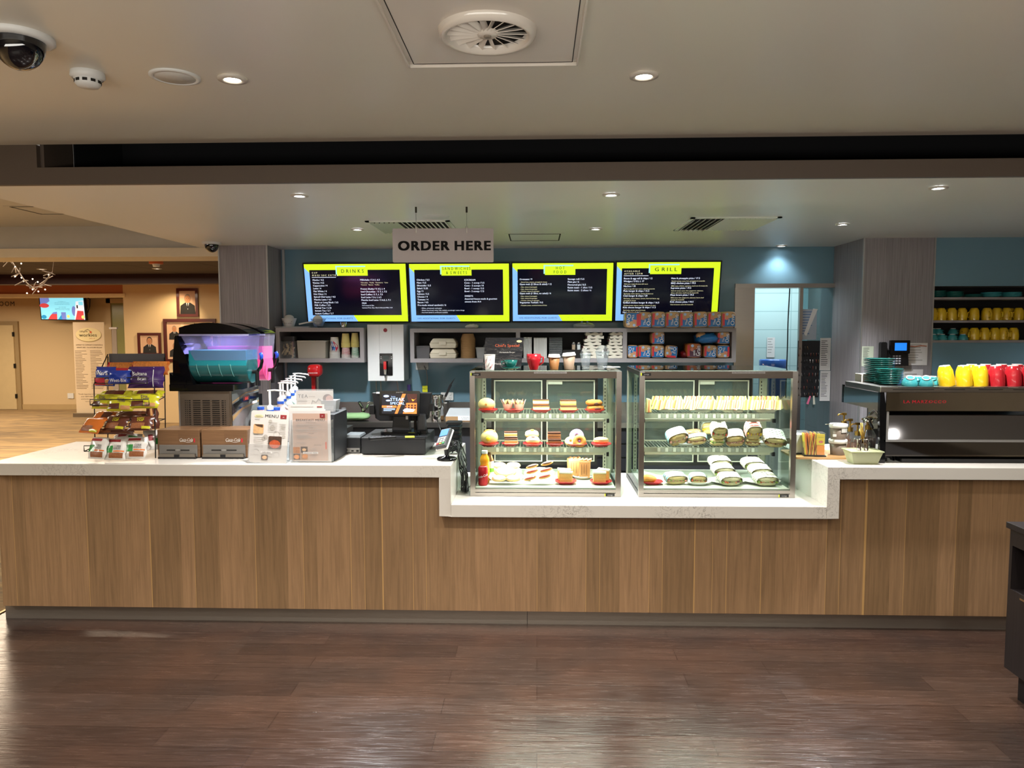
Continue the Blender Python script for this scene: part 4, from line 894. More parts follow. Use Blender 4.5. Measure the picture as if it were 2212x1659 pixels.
for px, z, l_, k in ((1367, zz0, 'upside-down blue loaf at the far left inside the bread bay', dict(rot=pi, w=.098)), (1393, zz0, 'upright blue loaf second from left inside the bread bay', dict()),
        (1421.5, zz0, 'blue loaf underneath the stacked loaf, left part of the bread bay', {}), (1422, zz1, 'blue loaf stacked on another, left part of the bread bay', dict(h=.115)), (1451, zz0-.002, 'blue loaf lying on its side next to the gap', dict(rot=-pi/2+.08, w=.112, h=.112)),
        (1535, zz0, 'blue loaf between the orange loaf and the right-hand pair', dict(rot=.03)), (1563, zz0, 'upside-down blue loaf at the bottom right of the bread bay', dict(rot=pi)), (1563, zz1, 'blue loaf on top at the right end of the bread bay', dict(h=.112))):
    kk = dict(w=.116, h=.116); kk.update(k); lf(px, 0, l_, **kk).location = (X(px, 6.68, 745), 6.68, z)
loaf('orange and purple grain loaf in the bread bay', (X(1500, 6.68, 745), 6.68, zs2+.068), w=.135, h=.132, c1=mat('bag_purple', '4A1838', .3, coat=.4), c2=mat('bag_orange', 'B8682C', .35, coat=.3), word=('seeds', 'Grain'))
t = thing('bread_bag', 'slumped blue bread bag lying over the loaves', 'bread', (X(1527, 6.70, 735), 6.70, zs2+.178)); MB().ball((0, .05, 0), (.10, .14, .048), BB, 16, 10, .12, 4, .7).build('bag', t); MB().ball((-.05, .0, .02), (.05, .06, .035), BT, 12, 8, .1, 2).build('crust', t)
solo('red_bag', MB().ball((0, .05, .03), (.045, .12, .038), mat('dark_red_bag', '6E1018', .3), 14, 8, .15, 9), 'dark red bag tucked at the back of the bread bay gap', 'bag', (X(1479, 6.75, 760), 6.75, zs2+.0))
# ================================================================ things on the left counter
def base(px, py, z=ZC): p = atz(px, py, z); p.z = z; return p
CARD = mat('printed_card_white', 'DEDAD8', .5, var=.01); INK = mat('print_ink', '3A3A3C', .6, var=0); INKL = mat('print_ink_light', 'A8A4A0', .6, var=0); MRN = mat('print_maroon', '8E2A2E', .5, var=0)
def pouch(mb, w, h, t, m, nu=10, nv=12, seed=0, amp=.12):
    rd = random.Random(seed); ph = [rd.uniform(0, 6) for _ in range(4)]
    def prof(u, v):
        a = max(0.0, 1-abs(2*u-1)**2.6); b = max(0.0, 1-abs(2*v-1)**3.2)
        return t*.5*math.sqrt(a*b)*(1+amp*sin(9*u+ph[0])*sin(11*v+ph[1]))
    ex = lambda u, v: (-w/2+w*u*(1) + .004*sin(v*14+ph[2])*(1 if u > .5 else -1)*(abs(2*u-1)**4))
    mb.grid(lambda u, v: (ex(u, v), -prof(u, v), -h/2+h*v), nu, nv, m); mb.grid(lambda u, v: (ex(u, v), prof(u, v)+.0006, -h/2+h*v), nu, nv, m)
    return lambda u, v: prof(u, v)
def snack(lab, loc, w, h, t, m, patches=(), texts=(), rot=(0, 0, 0), seed=0, group=None):
    """patches: (u0,u1,v0,v1,mat); texts: (string,u,v,h,mat,wid)"""
    T = thing('snack_pack', lab, 'snack pack', loc, 0, group); T.rotation_euler = rot
    mb = MB(); pf = pouch(mb, w, h, t, m, seed=seed); mb.build('pouch', T)
    mb = MB(); S = lambda u, v, d=.0012: (-w/2+w*u, -pf(u, v)-d, -h/2+h*v)
    for i, (u0, u1, v0, v1, pm) in enumerate(patches):
        mb.grid(lambda a, b: S(u0+(u1-u0)*a, v0+(v1-v0)*b, .0010+.0003*i), 6, 6, pm)
    for s_, u, v, hh, tm, wd in texts:
        n0 = len(mb.v); mb.text(s_, -w/2+w*u, -h/2+h*v, hh, tm, 0, 'C', 1, True, wid=wd)
        for k in range(n0, len(mb.v)):
            x, y, z = mb.v[k]; uu, vv = min(.98, max(.02, (x+w/2)/w)), min(.98, max(.02, (z+h/2)/h)); mb.v[k] = (x, -pf(uu, vv)-.0032+y, z)
    if mb.v: mb.build('print', T)
    return T
# --- snack rack
WIRE = mat('dark_rack_wire', '4A4644', .3, .9)
Yr = 4.52
rc = base(262, 985); rk = thing('snack_rack', 'black wire snack rack with four sloping tiers and grey header', 'rack', (rc.x, Yr, ZC))
rx = rc.x; L_ = lambda px, py, Y: (at(px, py, Y).x-rx, Y-Yr, max(.004, at(px, py, Y).z-ZC))
def wires(nm, Ps, r=.003): 
    for P in Ps: MB().tube(P, r, WIRE, 6).build(nm, rk)
Yf, Ybk = 4.46, 4.80
wires('post', [[L_(206, 984, Ybk), L_(203, 830, Ybk), L_(233, 765, Ybk+.02)], [L_(336, 990, Yf+.06), L_(333, 800, Yf+.06)], [L_(358, 975, Ybk), L_(355, 772, Ybk)], [L_(233, 960, Ybk+.02), L_(233, 770, Ybk+.02)]], .0035)
for fy, by, fx0, fx1 in ((828, 805, 205, 318), (875, 855, 195, 322), (922, 903, 188, 305), (975, 950, 182, 298)):
    a, b = L_(fx0, fy, Yf), L_(fx1, fy, Yf); c, d = L_(357, by+2, Ybk), L_(232, by+2, Ybk)
    wires('tier_rim', [[a, b, c, d, a]]); up_ = lambda p: (p[0], p[1], p[2]+.035); wires('front_rail', [[a, up_(a), up_(b), b]])
    for k in range(1, 7):
        f_ = k/7; p = [a[i]+(b[i]-a[i])*f_ for i in range(3)]; q = [d[i]+(c[i]-d[i])*f_ for i in range(3)]; MB().tube([p, q], .0018, WIRE, 5).build('tier_wire', rk)
a, b = L_(235, 764, Ybk+.03), L_(356, 786, Ybk+.03)
MB().box(a[0], b[0], a[1], a[1]+.012, b[2], a[2], mat('slate_header', '54545A', .5)).build('header_board', rk)
BLU, PUR, ORG, YLW, BRN, WHT, GRN, TAN = [mat(n_, c_, .22, coat=.5, var=.04) for n_, c_ in (('foil_blue', '1C3CA8'), ('foil_purple', '3A1C5E'), ('foil_orange', 'D0702C'), ('foil_yellow', 'C8C42A'), ('foil_brown', '5A3024'), ('foil_white', 'D8D4CE'), ('foil_green', '2C8A40'), ('foil_biscuit', 'C8925C'))]
WT = mat('white_print', 'F0F0F0', .4, var=0); RDP = mat('red_print', 'C8283C', .4, var=0); NUTS = mat('printed_nuts', '8A5430', .5, var=.5, vscale=120); DKB = mat('dark_brown_print', '2C1A14', .5, var=0); CORN = mat('printed_cereal', 'D08038', .5, var=.5, vscale=90)
def PK(px, py, Y): return at(px, py, Y)
tl = lambda a, z=0: (R(a), 0, R(z))
snack('blue biscuit pack at the left of the top tier, printed white', PK(228, 813, 4.50), .155, .12, .045, BLU, [(.03, .6, .04, .40, RDP), (.62, .95, .06, .34, TAN)], [('iWera', .42, .55, .026, WT, .10)], (R(-8), 0, R(-14)), 1)
snack('dark blue biscuit pack overlapping the left one on the top tier', PK(258, 815, 4.47), .135, .085, .045, BLU, [], [('Weet-Bix', .5, .16, .021, WT, .10)], (R(-5), 0, R(4)), 2)
snack('large purple cereal pouch on the top tier, white lettering', PK(316, 815, 4.50), .21, .135, .05, PUR, [(.72, .74, .05, .95, WT)], [('Sultana', .36, .56, .022, WT, .085), ('Bran', .42, .34, .022, WT, .055)], (R(-12), 0, R(8)), 3)
snack('orange cereal pack showing behind the purple pouch', PK(325, 795, 4.66), .24, .09, .04, ORG, [(.05, .95, .3, .95, CORN)], [], (R(-20), 0, 0), 4)
snack('red cereal pack showing behind the blue packs', PK(262, 797, 4.68), .18, .09, .04, RDP, [(.1, .9, .5, .95, CORN)], [], (R(-20), 0, R(4)), 5)
for i, (px, py, Y, w, zr, lb) in enumerate(((222, 867, 4.50, .13, -8, 'yellow snack pack at the left of the second tier'), (262, 872, 4.47, .16, 3, 'yellow snack pack in the middle front of the second tier'), (312, 866, 4.49, .17, 12, 'yellow snack pack at the right of the second tier'))):
    snack(lb, PK(px, py, Y), w, .10, .04, YLW, [(.08, .5, .1, .45, BRN), (.55, .9, .06, .3, TAN)], [('Tiny', .5, .68, .014, PUR, .045), ('Teddy', .55, .54, .014, PUR, .05)], (R(-28), 0, R(zr)), 10+i)
for i, (px, lb) in enumerate(((250, 'dark yellow snack pack lying behind, left on the second tier'), (318, 'dark yellow snack pack lying behind, right on the second tier'))):
    snack(lb, PK(px, 852, 4.66), .2, .08, .035, YLW, [(.2, .8, .2, .8, BRN)], [], (R(-60), 0, R(5)), 20+i)
for i, (px, py, Y, w, m_, zr, lb) in enumerate(((200, 920, 4.44, .17, ORG, -22, 'orange biscuit pack poking out left of the third tier'), (252, 914, 4.46, .145, BRN, -6, 'brown biscuit pack in the middle of the third tier'), (305, 914, 4.47, .14, BRN, 8, 'brown nut biscuit pack at the right of the third tier'))):
    snack(lb, PK(px, py, Y), w, .105, .04, m_, [(.15, .7, .08, .42, NUTS), (.6, .95, .05, .2, YLW)], [('CHOC', .5, .66, .013, YLW, .045), ('CHIP', .5, .52, .013, YLW, .04)] if m_ is BRN else [], (R(-38), 0, R(zr)), 30+i)
snack('orange and black biscuit pack at the back of the third tier', PK(225, 900, 4.6), .15, .08, .04, ORG, [(.5, .9, .2, .8, BRN)], [], (R(-50), 0, R(-10)), 36)
snack('brown biscuit pack at the back of the third tier', PK(285, 898, 4.62), .2, .08, .04, BRN, [], [], (R(-55), 0, 0), 37)
snack('brown biscuit pack on edge at the right end of the third tier', PK(330, 903, 4.58), .07, .15, .04, BRN, [(.3, .5, .1, .9, TAN)], [], (R(-30), 0, R(35)), 38)
snack('small brown pack slipped below the third tier', PK(250, 932, 4.45), .23, .035, .03, BRN, [(.1, .4, .2, .8, NUTS)], [], (R(-20), 0, 0), 39)
for i, (px, py, Y, zr, lb) in enumerate(((213, 968, 4.43, -12, 'white and green snack pack at the left of the bottom tier'), (252, 970, 4.44, 0, 'white and green snack pack in the middle of the bottom tier'), (295, 967, 4.46, 6, 'white and green snack pack at the right of the bottom tier'))):
    snack(lb, PK(px, py, Y), .125, .135, .045, WHT, [(.05, .40, .30, .62, GRN), (.08, .72, .80, .92, MRN), (.25, .92, .06, .30, NUTS), (.45, .95, .34, .40, ORG)], [('CORN', .62, .55, .014, INK, .042), ('BAKES', .62, .44, .014, INK, .045)], (R(-22), 0, R(zr)), 50+i)
for i, (px, py, lb) in enumerate(((330, 950, 'white snack pack on edge at the right end of the bottom tier'), (275, 946, 'white snack pack lying behind on the bottom tier'))):
    snack(lb, PK(px, py, 4.58), (.09, .18)[i], (.14, .07)[i], .04, WHT, [(.2, .5, .4, .7, MRN), (.6, .9, .2, .5, GRN)], [], (R((-35, -55)[i]), 0, R((40, 0)[i])), 60+i)
# --- napkin dispensers
WALN = m_panel('walnut_laminate', '7A5A3E', '6E5038', 1.0, False, '000000', .4, (2, 2, 40), (.85, 1.12))
COKEW = mat('white_script_print', 'E8E4DE', .4, var=0)
def cola(mb, x, z, h, wd, m, y): 
    n0 = len(mb.v); mb.text('Coca-Cola', x, z, h, m, y, 'C', 1, True, wid=wd)
    for k in range(n0, len(mb.v)): a_, b_, c_ = mb.v[k]; mb.v[k] = (a_+(c_-z)*.35, b_, c_+.10*(a_-x)*0)
    pts = [(x-wd*.42+wd*.9*i/8, z-h*.22+h*.16*sin(i*.9)) for i in range(9)]; mb.add([(p[0], y, p[1]-h*.05) for p in pts]+[(p[0], y, p[1]+h*.05) for p in pts], [(i, i+1, 10+i, 9+i) for i in range(8)], m)
def dispenser(px0, px1, lab, rz):
    a, b = base(px0, 990), base(px1, 990); w = b.x-a.x; Y = a.y; h = Z(929, Y, (px0+px1)/2)-ZC
    t = thing('napkin_dispenser', lab, 'napkin dispenser', ((a.x+b.x)/2, Y+.01, ZC), rz); d = .20; w2 = w/2-.003
    MB().box(-w2, w2, 0, d, 0.006, h, WALN).build('wooden_case', t, bevel=.003)
    MB().box(-w2+.012, w2-.012, -.008, .0, 0.008, h*.47, mat('grey_metal_plate', '8C8A88', .35, .6)).build('front_plate', t, bevel=.002)
    MB().rbox(-w2*.55, w2*.55, -.010, -.007, h*.27, h*.31, BLACK, .003, 2, 'y').disc(0, h*.295, .018, .005, -.0115, ALU, 12).build('napkin_slot', t)
    MB().box(-w2+.014, w2-.014, -.03, -.004, .0, .012, BLACK).box(-w2+.016, w2-.016, -.028, -.006, .012, .03, STEEL, .004).box(-.016, .016, -.031, -.006, .012, .028, BLACK).build('tray_lip', t)
    mb = MB(); cola(mb, w2*.36, h*.60, .019, w*.32, COKEW, -.0012); mb.quad(w2*.74, w2*.80, h*.56, h*.70, -.0013, RDP); mb.build('lettering', t); return t
dispenser(339, 432, 'wooden napkin dispenser on the left, next to the snack rack', 0); dispenser(433.5, 536, 'wooden napkin dispenser on the right, next to the menu stand', 0)
# --- slush machine
Ym = 4.73; a, b = at(388, 925, Ym), at(500, 845, Ym); x0, x1 = a.x, b.x; zt = b.z-ZC; mx = (x0+x1)/2; D = .46
GM = mat('brown_grey_steel_panel', '7E746A', .35, .7, var=.05)
sm = thing('slush_machine', 'two-bowl frozen slush machine, teal in front and pink behind', 'slush machine', (mx, Ym, ZC)); hw = (x1-x0)/2
MB().box(-hw, hw, 0, D, 0.02, zt, GM).build('steel_body', sm, bevel=.006)
mb = MB(); nr = 22
for r_ in range(nr):
    z = zt*.12+(zt*.72)*r_/(nr-1)
    for u0, u1 in ((.12, .135), (.155, .17), (.19, .225), (.27, .41), (.45, .59), (.63, .77), (.81, .85), (.87, .885)):
        mb.box(-hw+2*hw*u0, -hw+2*hw*u1, -.0015, -.0005, z, z+.006, BLACK)
tag(mb.build('vent_slots', sm), kind='stuff')
MB().box(-hw, -hw+.008, -.003, 0, .02, zt, ALU).build('corner_trim', sm); MB().box(hw-.012, hw, -.003, 0, .02, zt, STEEL).build('corner_trim', sm)
mb = MB(); mb.M = Matrix.Translation((hw+.001, D/2, 0)) @ Matrix.Rotation(pi/2, 4, 'Z')
mb.quad(-D/2, D/2, .02, zt, -.0006, mat('front_grey_glass', '6A6E6C', .15)); 
mb.poly([(-D/2, zt*.62), (-D*.1, zt*.72), (D/2, zt*.78), (D/2, zt*.9), (0, zt*.88), (-D/2, zt*.78)], -.0016, BLACKG)
mb.poly([(-D/2, zt*.52), (-D*.15, zt*.66), (D/2, zt*.73), (D/2, zt*.76), (-D*.15, zt*.70), (-D/2, zt*.60)], -.002, mat('bronze_stripe', '9A7C50', .4)); mb.poly([(-D/2, zt*.80), (0, zt*.92), (D/2, zt*.93), (D/2, zt*.945), (0, zt*.94), (-D/2, zt*.83)], -.002, MATS['bronze_stripe'])
mb.quad(-.05, .05, zt*.80, zt*.875, -.003, mat('red_display', '400808', .3, emit=.3, ecol='801010'))
mb.text('-2 -2', 0, zt*.815, .016, mat('red_led', 'FF3030', emit=2.0, ecol='FF4030'), -.0035, 'C', 1, True); mb.quad(D*.2, D*.42, zt*.72, zt*.76, -.003, WT); mb.build('control_panel', sm)
zb = zt; MB().box(-hw-.055, hw+.015, -.01, D+.01, zb, zb+.045, BLACKG).build('black_deck', sm, bevel=.004)
MB().prism([(-hw-.055, zb+.04), (-hw+.10, zb+.04), (-hw+.05, zb+.24), (-hw+.02, zb+.30), (-hw-.0, zb+.36), (-hw-.012, zb+.36), (-hw-.03, zb+.20), (-hw-.032, zb+.10), (-hw-.055, zb+.12)], 0.0, D, BLACKG).build('rear_housing', sm)
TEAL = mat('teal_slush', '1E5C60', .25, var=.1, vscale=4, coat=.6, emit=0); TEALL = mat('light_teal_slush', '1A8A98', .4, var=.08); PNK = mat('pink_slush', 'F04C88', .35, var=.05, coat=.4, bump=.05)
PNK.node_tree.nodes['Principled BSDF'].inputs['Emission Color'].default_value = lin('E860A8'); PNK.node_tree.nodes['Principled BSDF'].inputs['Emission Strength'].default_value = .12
def bowl(y0, y1, m, lvl, off, nm):
    yc = (y0+y1)/2; ry = (y1-y0)/2-.012; zc_ = zb+.045+ry*1.02; Xa, Xb = -hw+.05+off, hw+.10+off
    rz_ = ry*1.0
    sec = [(ry*cos(t_), rz_*sin(t_)) for t_ in [pi*.80+ (pi*1.40)*i/18 for i in range(19)]]     # lower barrel, open top
    lo = [(yc+p, zc_+q) for p, q in sec]
    b_ = thing('bowl', None, None); b_.parent = sm
    mb = MB(); P = lo; mb.prism(P, Xa+.012, Xb, m, 'x', True)
    rt = [(yc-ry*.97, zc_+rz_*.2), (yc+ry*.97, zc_+rz_*.2), (yc+ry*.99, zb+lvl), (yc-ry*.99, zb+lvl)]; mb.prism(rt, Xa+.02, Xb-.004, m if m is PNK else TEALL, 'x')
    mb.build(nm, sm); bpy.data.objects.remove(b_)
    GL = glass('slush_bowl_acrylic', 'E4E2FF', .10, .05)
    mb = MB(); zt2 = zb+.37
    q = [(yc-ry*1.0, zb+.20), (yc+ry*1.0, zb+.20), (yc+ry*1.06, zt2), (yc-ry*1.06, zt2)]
    xs_ = [(Xa+.06, Xb), (Xa-.03, Xb+.015)]
    v = [(xs_[0][0], q[0][0], q[0][1]), (xs_[0][1], q[0][0], q[0][1]), (xs_[0][1], q[1][0], q[1][1]), (xs_[0][0], q[1][0], q[1][1]), (xs_[1][0], q[3][0], q[3][1]), (xs_[1][1], q[3][0], q[3][1]), (xs_[1][1], q[2][0], q[2][1]), (xs_[1][0], q[2][0], q[2][1])]
    mb.add(v, [(0, 1, 5, 4), (1, 2, 6, 5), (2, 3, 7, 6), (3, 0, 4, 7)], GL); mb.box(Xa-.035, Xb+.02, yc-ry*1.1, yc-ry*1.02, zt2-.012, zt2, glass('acrylic_rim', 'C8C8F0', .5, .1)); mb.build('clear_hopper', sm)
    MB().cyl((Xa-.002, yc, zc_), (Xa+.012, yc, zc_), ry*1.03, mat('grey_seal_ring', '8C9294', .4), n=28).build('seal_ring', sm)
    # auger fins, their sheen painted as pale teal strips
    if m is not PNK:
        mb = MB()
        for k in range(4):
            P_ = [(Xa+.05+k*.075+.035*(i/8), yc-(ry+.001)*sin(pi*(.18+.5*i/8)), zc_+(rz_+.001)*cos(pi*(.18+.5*i/8))) for i in range(9)]; mb.tube(P_, .0022, mat('auger_fin_sheen', '5E9A98', .3), 4)
        mb.build('auger', sm)
    # lid
    mb = MB(); xs2 = (Xa-.035, Xb+.02); n_ = 12
    prof = [(xs2[0]+(xs2[1]-xs2[0])*i/n_, zt2+.006+.068*sin(pi*min(1, (i/n_)*.86+.14))**.75*(1 if i < n_ else .1)) for i in range(n_+1)]
    mb.prism([(xs2[0], zt2)]+prof+[(xs2[1], zt2)], yc-ry*1.08, yc+ry*1.08, BLACKG, 'y', True); mb.build('lid', sm, bevel=0)
    # tap
    xt = Xb+.0; mb = MB().cyl((xt-.01, yc, zb+.12), (xt+.035, yc, zb+.12), .014, BLACK, n=12).cyl((xt+.03, yc, zb+.03), (xt+.03, yc, zb+.13), .013, BLACK, n=12).tube([(xt+.03, yc, zb+.12), (xt+.055, yc, zb+.15), (xt+.065, yc, zb+.19), (xt+.06, yc, zb+.22)], .011, BLACKG, 8)
    tp = mb.build('tap', sm); MB().tube([(xt+.06, yc, zb+.20), (xt+.063, yc, zb+.225), (xt+.055, yc, zb+.245)], .012, mat('blue_grip', '2450C8', .3), 8).build('grip', tp)
for yy_ in (.11, .345): area_light('slush_led', mx+.03, Ym+yy_, ZC+zb+.362, .22, .12, .7, (.78, .74, 1.0))
bowl(.0, .22, TEAL, .265, 0, 'teal_slush'); bowl(.235, .455, PNK, .285, .02, 'pink_slush')
# --- syrup jugs with pumps
HD = mat('milk_jug_plastic', 'D2D6D6', .35, var=.02); HDP = mat('pink_milk_jug', 'DDB8C4', .35); HDC = mat('brown_tint_jug', 'B8A8A4', .35); HDG = mat('green_tint_jug', 'C4D4CC', .35); CAPB = mat('blue_cap', '2A5AC0', .4)
def jug(px, Y, m, lab, pump=True, dz=0, sc=1, rz=.35):
    t = thing('syrup_jug', lab, 'jug', (X(px, Y, 870), Y, ZC+dz), rz); t.scale = (sc,)*3
    mb = MB().rbox(-.052, .052, -.052, .052, 0, .16, m, .022, 4); n_ = 16
    rings = [(.052, .16), (.050, .18), (.038, .215), (.024, .24), (.021, .262)]; v = []
    for r_, z in rings:
        for i in range(n_):
            a_ = 2*pi*i/n_; e_ = .5 if z < .2 else 1; v.append((math.copysign(abs(cos(a_))**e_, cos(a_))*r_, math.copysign(abs(sin(a_))**e_, sin(a_))*r_, z))
    mb.add(v, [(j*n_+i, j*n_+(i+1) % n_, (j+1)*n_+(i+1) % n_, (j+1)*n_+i) for j in range(4) for i in range(n_)], m, True); mb.build('jug_body', t)
    MB().tube([(.030, 0, .235), (.058, 0, .215), (.078, 0, .17), (.078, 0, .12), (.06, 0, .09)], .011, m, 8).build('handle', t)
    MB().cyl((0, 0, .258), (0, 0, .276), .024, CAPB, n=16).build('cap', t)
    if pump: MB().lathe([(.022, .276), (.022, .296), (.012, .305), (.007, .312), (.007, .40), (.0001, .40)], WPL, 14).tube([(-.015, 0, .402), (.03, 0, .405), (.10, 0, .395), (.105, 0, .385)], .0065, WPL, 6).build('pump', t)
    return t
jug(583, 4.84, HD, 'white syrup jug with pump, nearest of the row of pump jugs'); jug(563, 5.06, HDP, 'pink syrup jug with plain blue cap at the left of the row', False, 0, .98); jug(597, 4.98, HDP, 'pink syrup jug with plain blue cap behind the nearest jug', False)
jug(606, 5.12, HDC, 'brown tinted syrup jug with pump, second in the row', dz=.03); jug(612, 5.3, HD, 'white syrup jug with pump, third in the row', dz=.03, sc=1); jug(622, 5.42, HDG, 'greenish syrup jug with pump, fourth in the row', dz=.04)
jug(630, 5.56, HDG, 'greenish syrup jug with pump, fifth in the row', dz=.05); jug(638, 5.72, HDG, 'farthest syrup jug with a grey pump at the end of the row', dz=.06)
# bench under the far jugs
solo('side_stand', MB().box(-.12, .30, 0, .75, -.02, .02, STEEL).box(-.12, .30, 0, .75, -1.0, -.02, MATS['dark_carcass']), 'steel-topped stand carrying the farther syrup jugs', 'stand', (X(606, 5.15), 5.225, ZC+.008))
t = thing('straw_bin', 'clear plastic bin of wrapped cutlery in front of the jugs', 'bin', base(585, 965)); t.location.y = 4.60; t.location.x = X(590, 4.60, 900)
MB().box(-.11, .11, -.055, .055, 0.001, .20, CLEAR, -.01).build('bin_wall', t)
for i in range(12): m_ = MB(); m_.M = Matrix.Translation((random.uniform(-.05, .05), random.uniform(-.03, .03), .13+random.uniform(0, .05))) @ Matrix.Rotation(random.uniform(.6, 1.4), 4, 'Y'); m_.box(-.006, .006, -.004, .004, -.05, .05, FROST); m_.build('plastic_cutlery', t)
# --- organiser with stirrers, tea sign and menus
og = base(690, 984); t = thing('black_organiser', 'black counter organiser box behind the breakfast menu, stirrers on top', 'organiser', (X(684, 4.50), 4.46, ZC))
ow = X(720, 4.50)-X(640, 4.50); oh = Z(894, 4.5, 700)-ZC
MB().box(-ow/2, ow/2, 0, .30, 0.001, oh, mat('charcoal_board', '2A2C30', .5)).build('box', t, bevel=.003)
for i in range(22): m_ = MB(); m_.M = Matrix.Translation((-ow/2+.03+random.uniform(-.02, .04), .06+random.uniform(-.02, .1), oh+.012+i*.0012)) @ Matrix.Rotation(random.uniform(-.8, .8), 4, 'Z'); m_.box(-.06, .06, -.004, .004, 0, .002, ST); m_.build('wooden_stirrer', t)
def leaning(nm, lab, cat, pxc, Y, z, w, h, lean, rz=0, sh=0):
    t = thing(nm, lab, cat, (X(pxc, Y, 950), Y, z)); t.rotation_euler = (R(-lean), 0, rz); return t
t = thing('tea_sign', 'grey tea menu sign in a clear holder behind the breakfast menu', 'sign', (X(680, 4.62, 870), 4.62, ZC+oh)); w = X(720, 4.62)-X(640, 4.62); h = Z(844, 4.62, 680)-ZC-oh
mb = MB().box(-w/2, w/2, 0, .003, 0, h, mat('tea_card', 'B4AEA8', .4)); mb.text('TEA', -w*.46, h*.66, .022, INK, -.001, 'L', 1.2); mb.box(-w*.46, -w*.2, -.001, 0, h*.5, h*.515, INK)
mb.text('Serviettes', -w*.16, h*.7, .007, INK, -.001); mb.disc(w*.35, h*.62, w*.13, h*.22, -.0012, mat('teacup_brown', '4A2A24', .5), 18); mb.disc(w*.40, h*.62, w*.10, h*.16, -.0016, mat('teacup_rose', 'A87A70', .5), 18); mb.build('card', t)
mb = MB(); mb.tube([(-w*.1, -.002, h*.25), (-w*.06, -.002, h*.55), (w*.04, -.002, h*.45), (w*.1, -.002, h*.62), (w*.2, -.002, h*.5)], .0015, INK, 4); mb.build('line_drawing', t)
MB().box(-w/2-.003, w/2+.003, -.005, -.0035, 0, h+.01, glass('holder_acrylic')).build('holder', t)
for i, (yy, tp, lb) in enumerate(((4.56, 868, 'rear white menu sheet behind the breakfast menu'), (4.53, 879, 'middle white menu sheet directly behind the breakfast menu'))):
    hh = Z(tp, yy-.05, 680)-ZC-.02; t = thing('menu_sheet', lb, 'menu', (X(677, yy, 950)-.002, 4.435+i*-.008, ZC+.012)); t.rotation_euler = (R(0), 0, 0); w = .222
    mb = MB().box(-w/2, w/2, 0, .001, 0, hh, CARD); mb.box(w*.3, w*.44, -.001, 0, hh-.018, hh-.012, MRN); mb.box(-w*.42, w*.2, -.0006, 0, hh-.016, hh-.014, INKL); mb.build('sheet', t)
# breakfast menu
HOLD = glass('holder_acrylic', 'F4F4F4', 0.0, .02)
def holder(t, w, h, d=.05, sidex=0):
    MB().box(-w/2, w/2, 0, .003, 0, h, HOLD).build('front_pane', t)
    MB().box(-w/2, -w/2+.003, 0.003, d, 0, h, CLEAR).build('side_pane', t); MB().box(w/2-.003, w/2, 0.003, d, 0, h, CLEAR).build('side_pane', t)
bw = X(716, 4.40)-X(628, 4.40); bh = Z(888, 4.40, 672)-ZC
t = thing('breakfast_menu', 'pink breakfast menu in a clear stand on the counter', 'menu', (X(672, 4.40, 950), 4.40, ZC+.001)); PINKP = mat('pale_pink_menu', 'C8AA9A', .5, var=.02)
mb = MB().box(-bw/2+.008, bw/2-.004, .006, .008, .008, bh, CARD); mb.quad(-bw/2+.012, bw/2-.022, .012, bh-.016, .005, PINKP)
mb.text('BREAKFAST MENU', -.004, bh*.80, bh*.042, INK, .004, 'C', 1, True, wid=bw*.72); mb.quad(bw*.22, bw*.35, bh*.865, bh*.945, .004, MRN); mb.text('cafe', bw*.285, bh*.895, .005, WT, .0035, 'C')
mb.text('SERVED FROM 8AM', 0, bh*.765, .005, INK, .004, 'C'); mb.text('ALL DAY', .0, bh*.665, .005, INK, .004, 'C'); mb.text('ADD ONS', 0, bh*.555, .005, INK, .004, 'C'); mb.text('DRINKS', bw*.15, bh*.33, .006, INK, .004, 'C', 1.4, True)
for k, (z, l) in enumerate(((.735, .6), (.72, .35), (.69, .5), (.64, .6), (.625, .25), (.60, .5), (.53, .3), (.515, .28), (.50, .35), (.485, .5), (.47, .25), (.38, .2))): mb.box(-bw*.36, -bw*.36+bw*l, .0035, .004, bh*z, bh*z+.0016, INKL)
for k in range(8): mb.box(-.005, bw*.12, .0035, .004, bh*(.27-.025*k), bh*(.27-.025*k)+.0014, INKL); mb.box(bw*.24, bw*.27, .0035, .004, bh*(.27-.025*k), bh*(.27-.025*k)+.0014, INKL)
mb.build('menu_page', t)
F1, F2, F3, F4 = mat('food_photo_toast', 'C8844C', .5, var=.45, vscale=60), mat('food_photo_dark', '4A3428', .5, var=.6, vscale=80), mat('food_photo_pizza', 'B4502C', .5, var=.5, vscale=70), mat('food_photo_cream', 'D4A878', .5, var=.4, vscale=50)
mb = MB(); S_ = bw*.17
for (u, v, m_) in ((-.37, .24, F1), (-.18, .25, F2), (-.37, .11, F2), (-.18, .11, F4)):
    mb.quad(bw*u-S_*.5, bw*u+S_*.5, bh*v-S_*.45, bh*v+S_*.45, .003, m_)
mb.disc(-bw*.37, bh*.11, S_*.4, S_*.32, .002, F1, 14); mb.disc(-bw*.16, bh*.12, S_*.4, S_*.36, .002, F1, 14); mb.disc(-bw*.18, bh*.25, S_*.3, S_*.2, .002, F4, 14); mb.build('food_photos', t)
mb = MB().quad(-bw*.20, bw*.17, bh*.17, bh*.21, -.002, CARD); mb.text('BREAKFAST MENU', -bw*.015, bh*.18, .007, INK, -.0026, 'C', wid=bw*.33); mb.build('name_strip', t)
MB().quad(bw*.35, bw*.375, bh*.26, bh*.40, .003, mat('orange_tab', 'E86040', .5)).build('orange_tab', t); holder(t, bw, bh*.82)
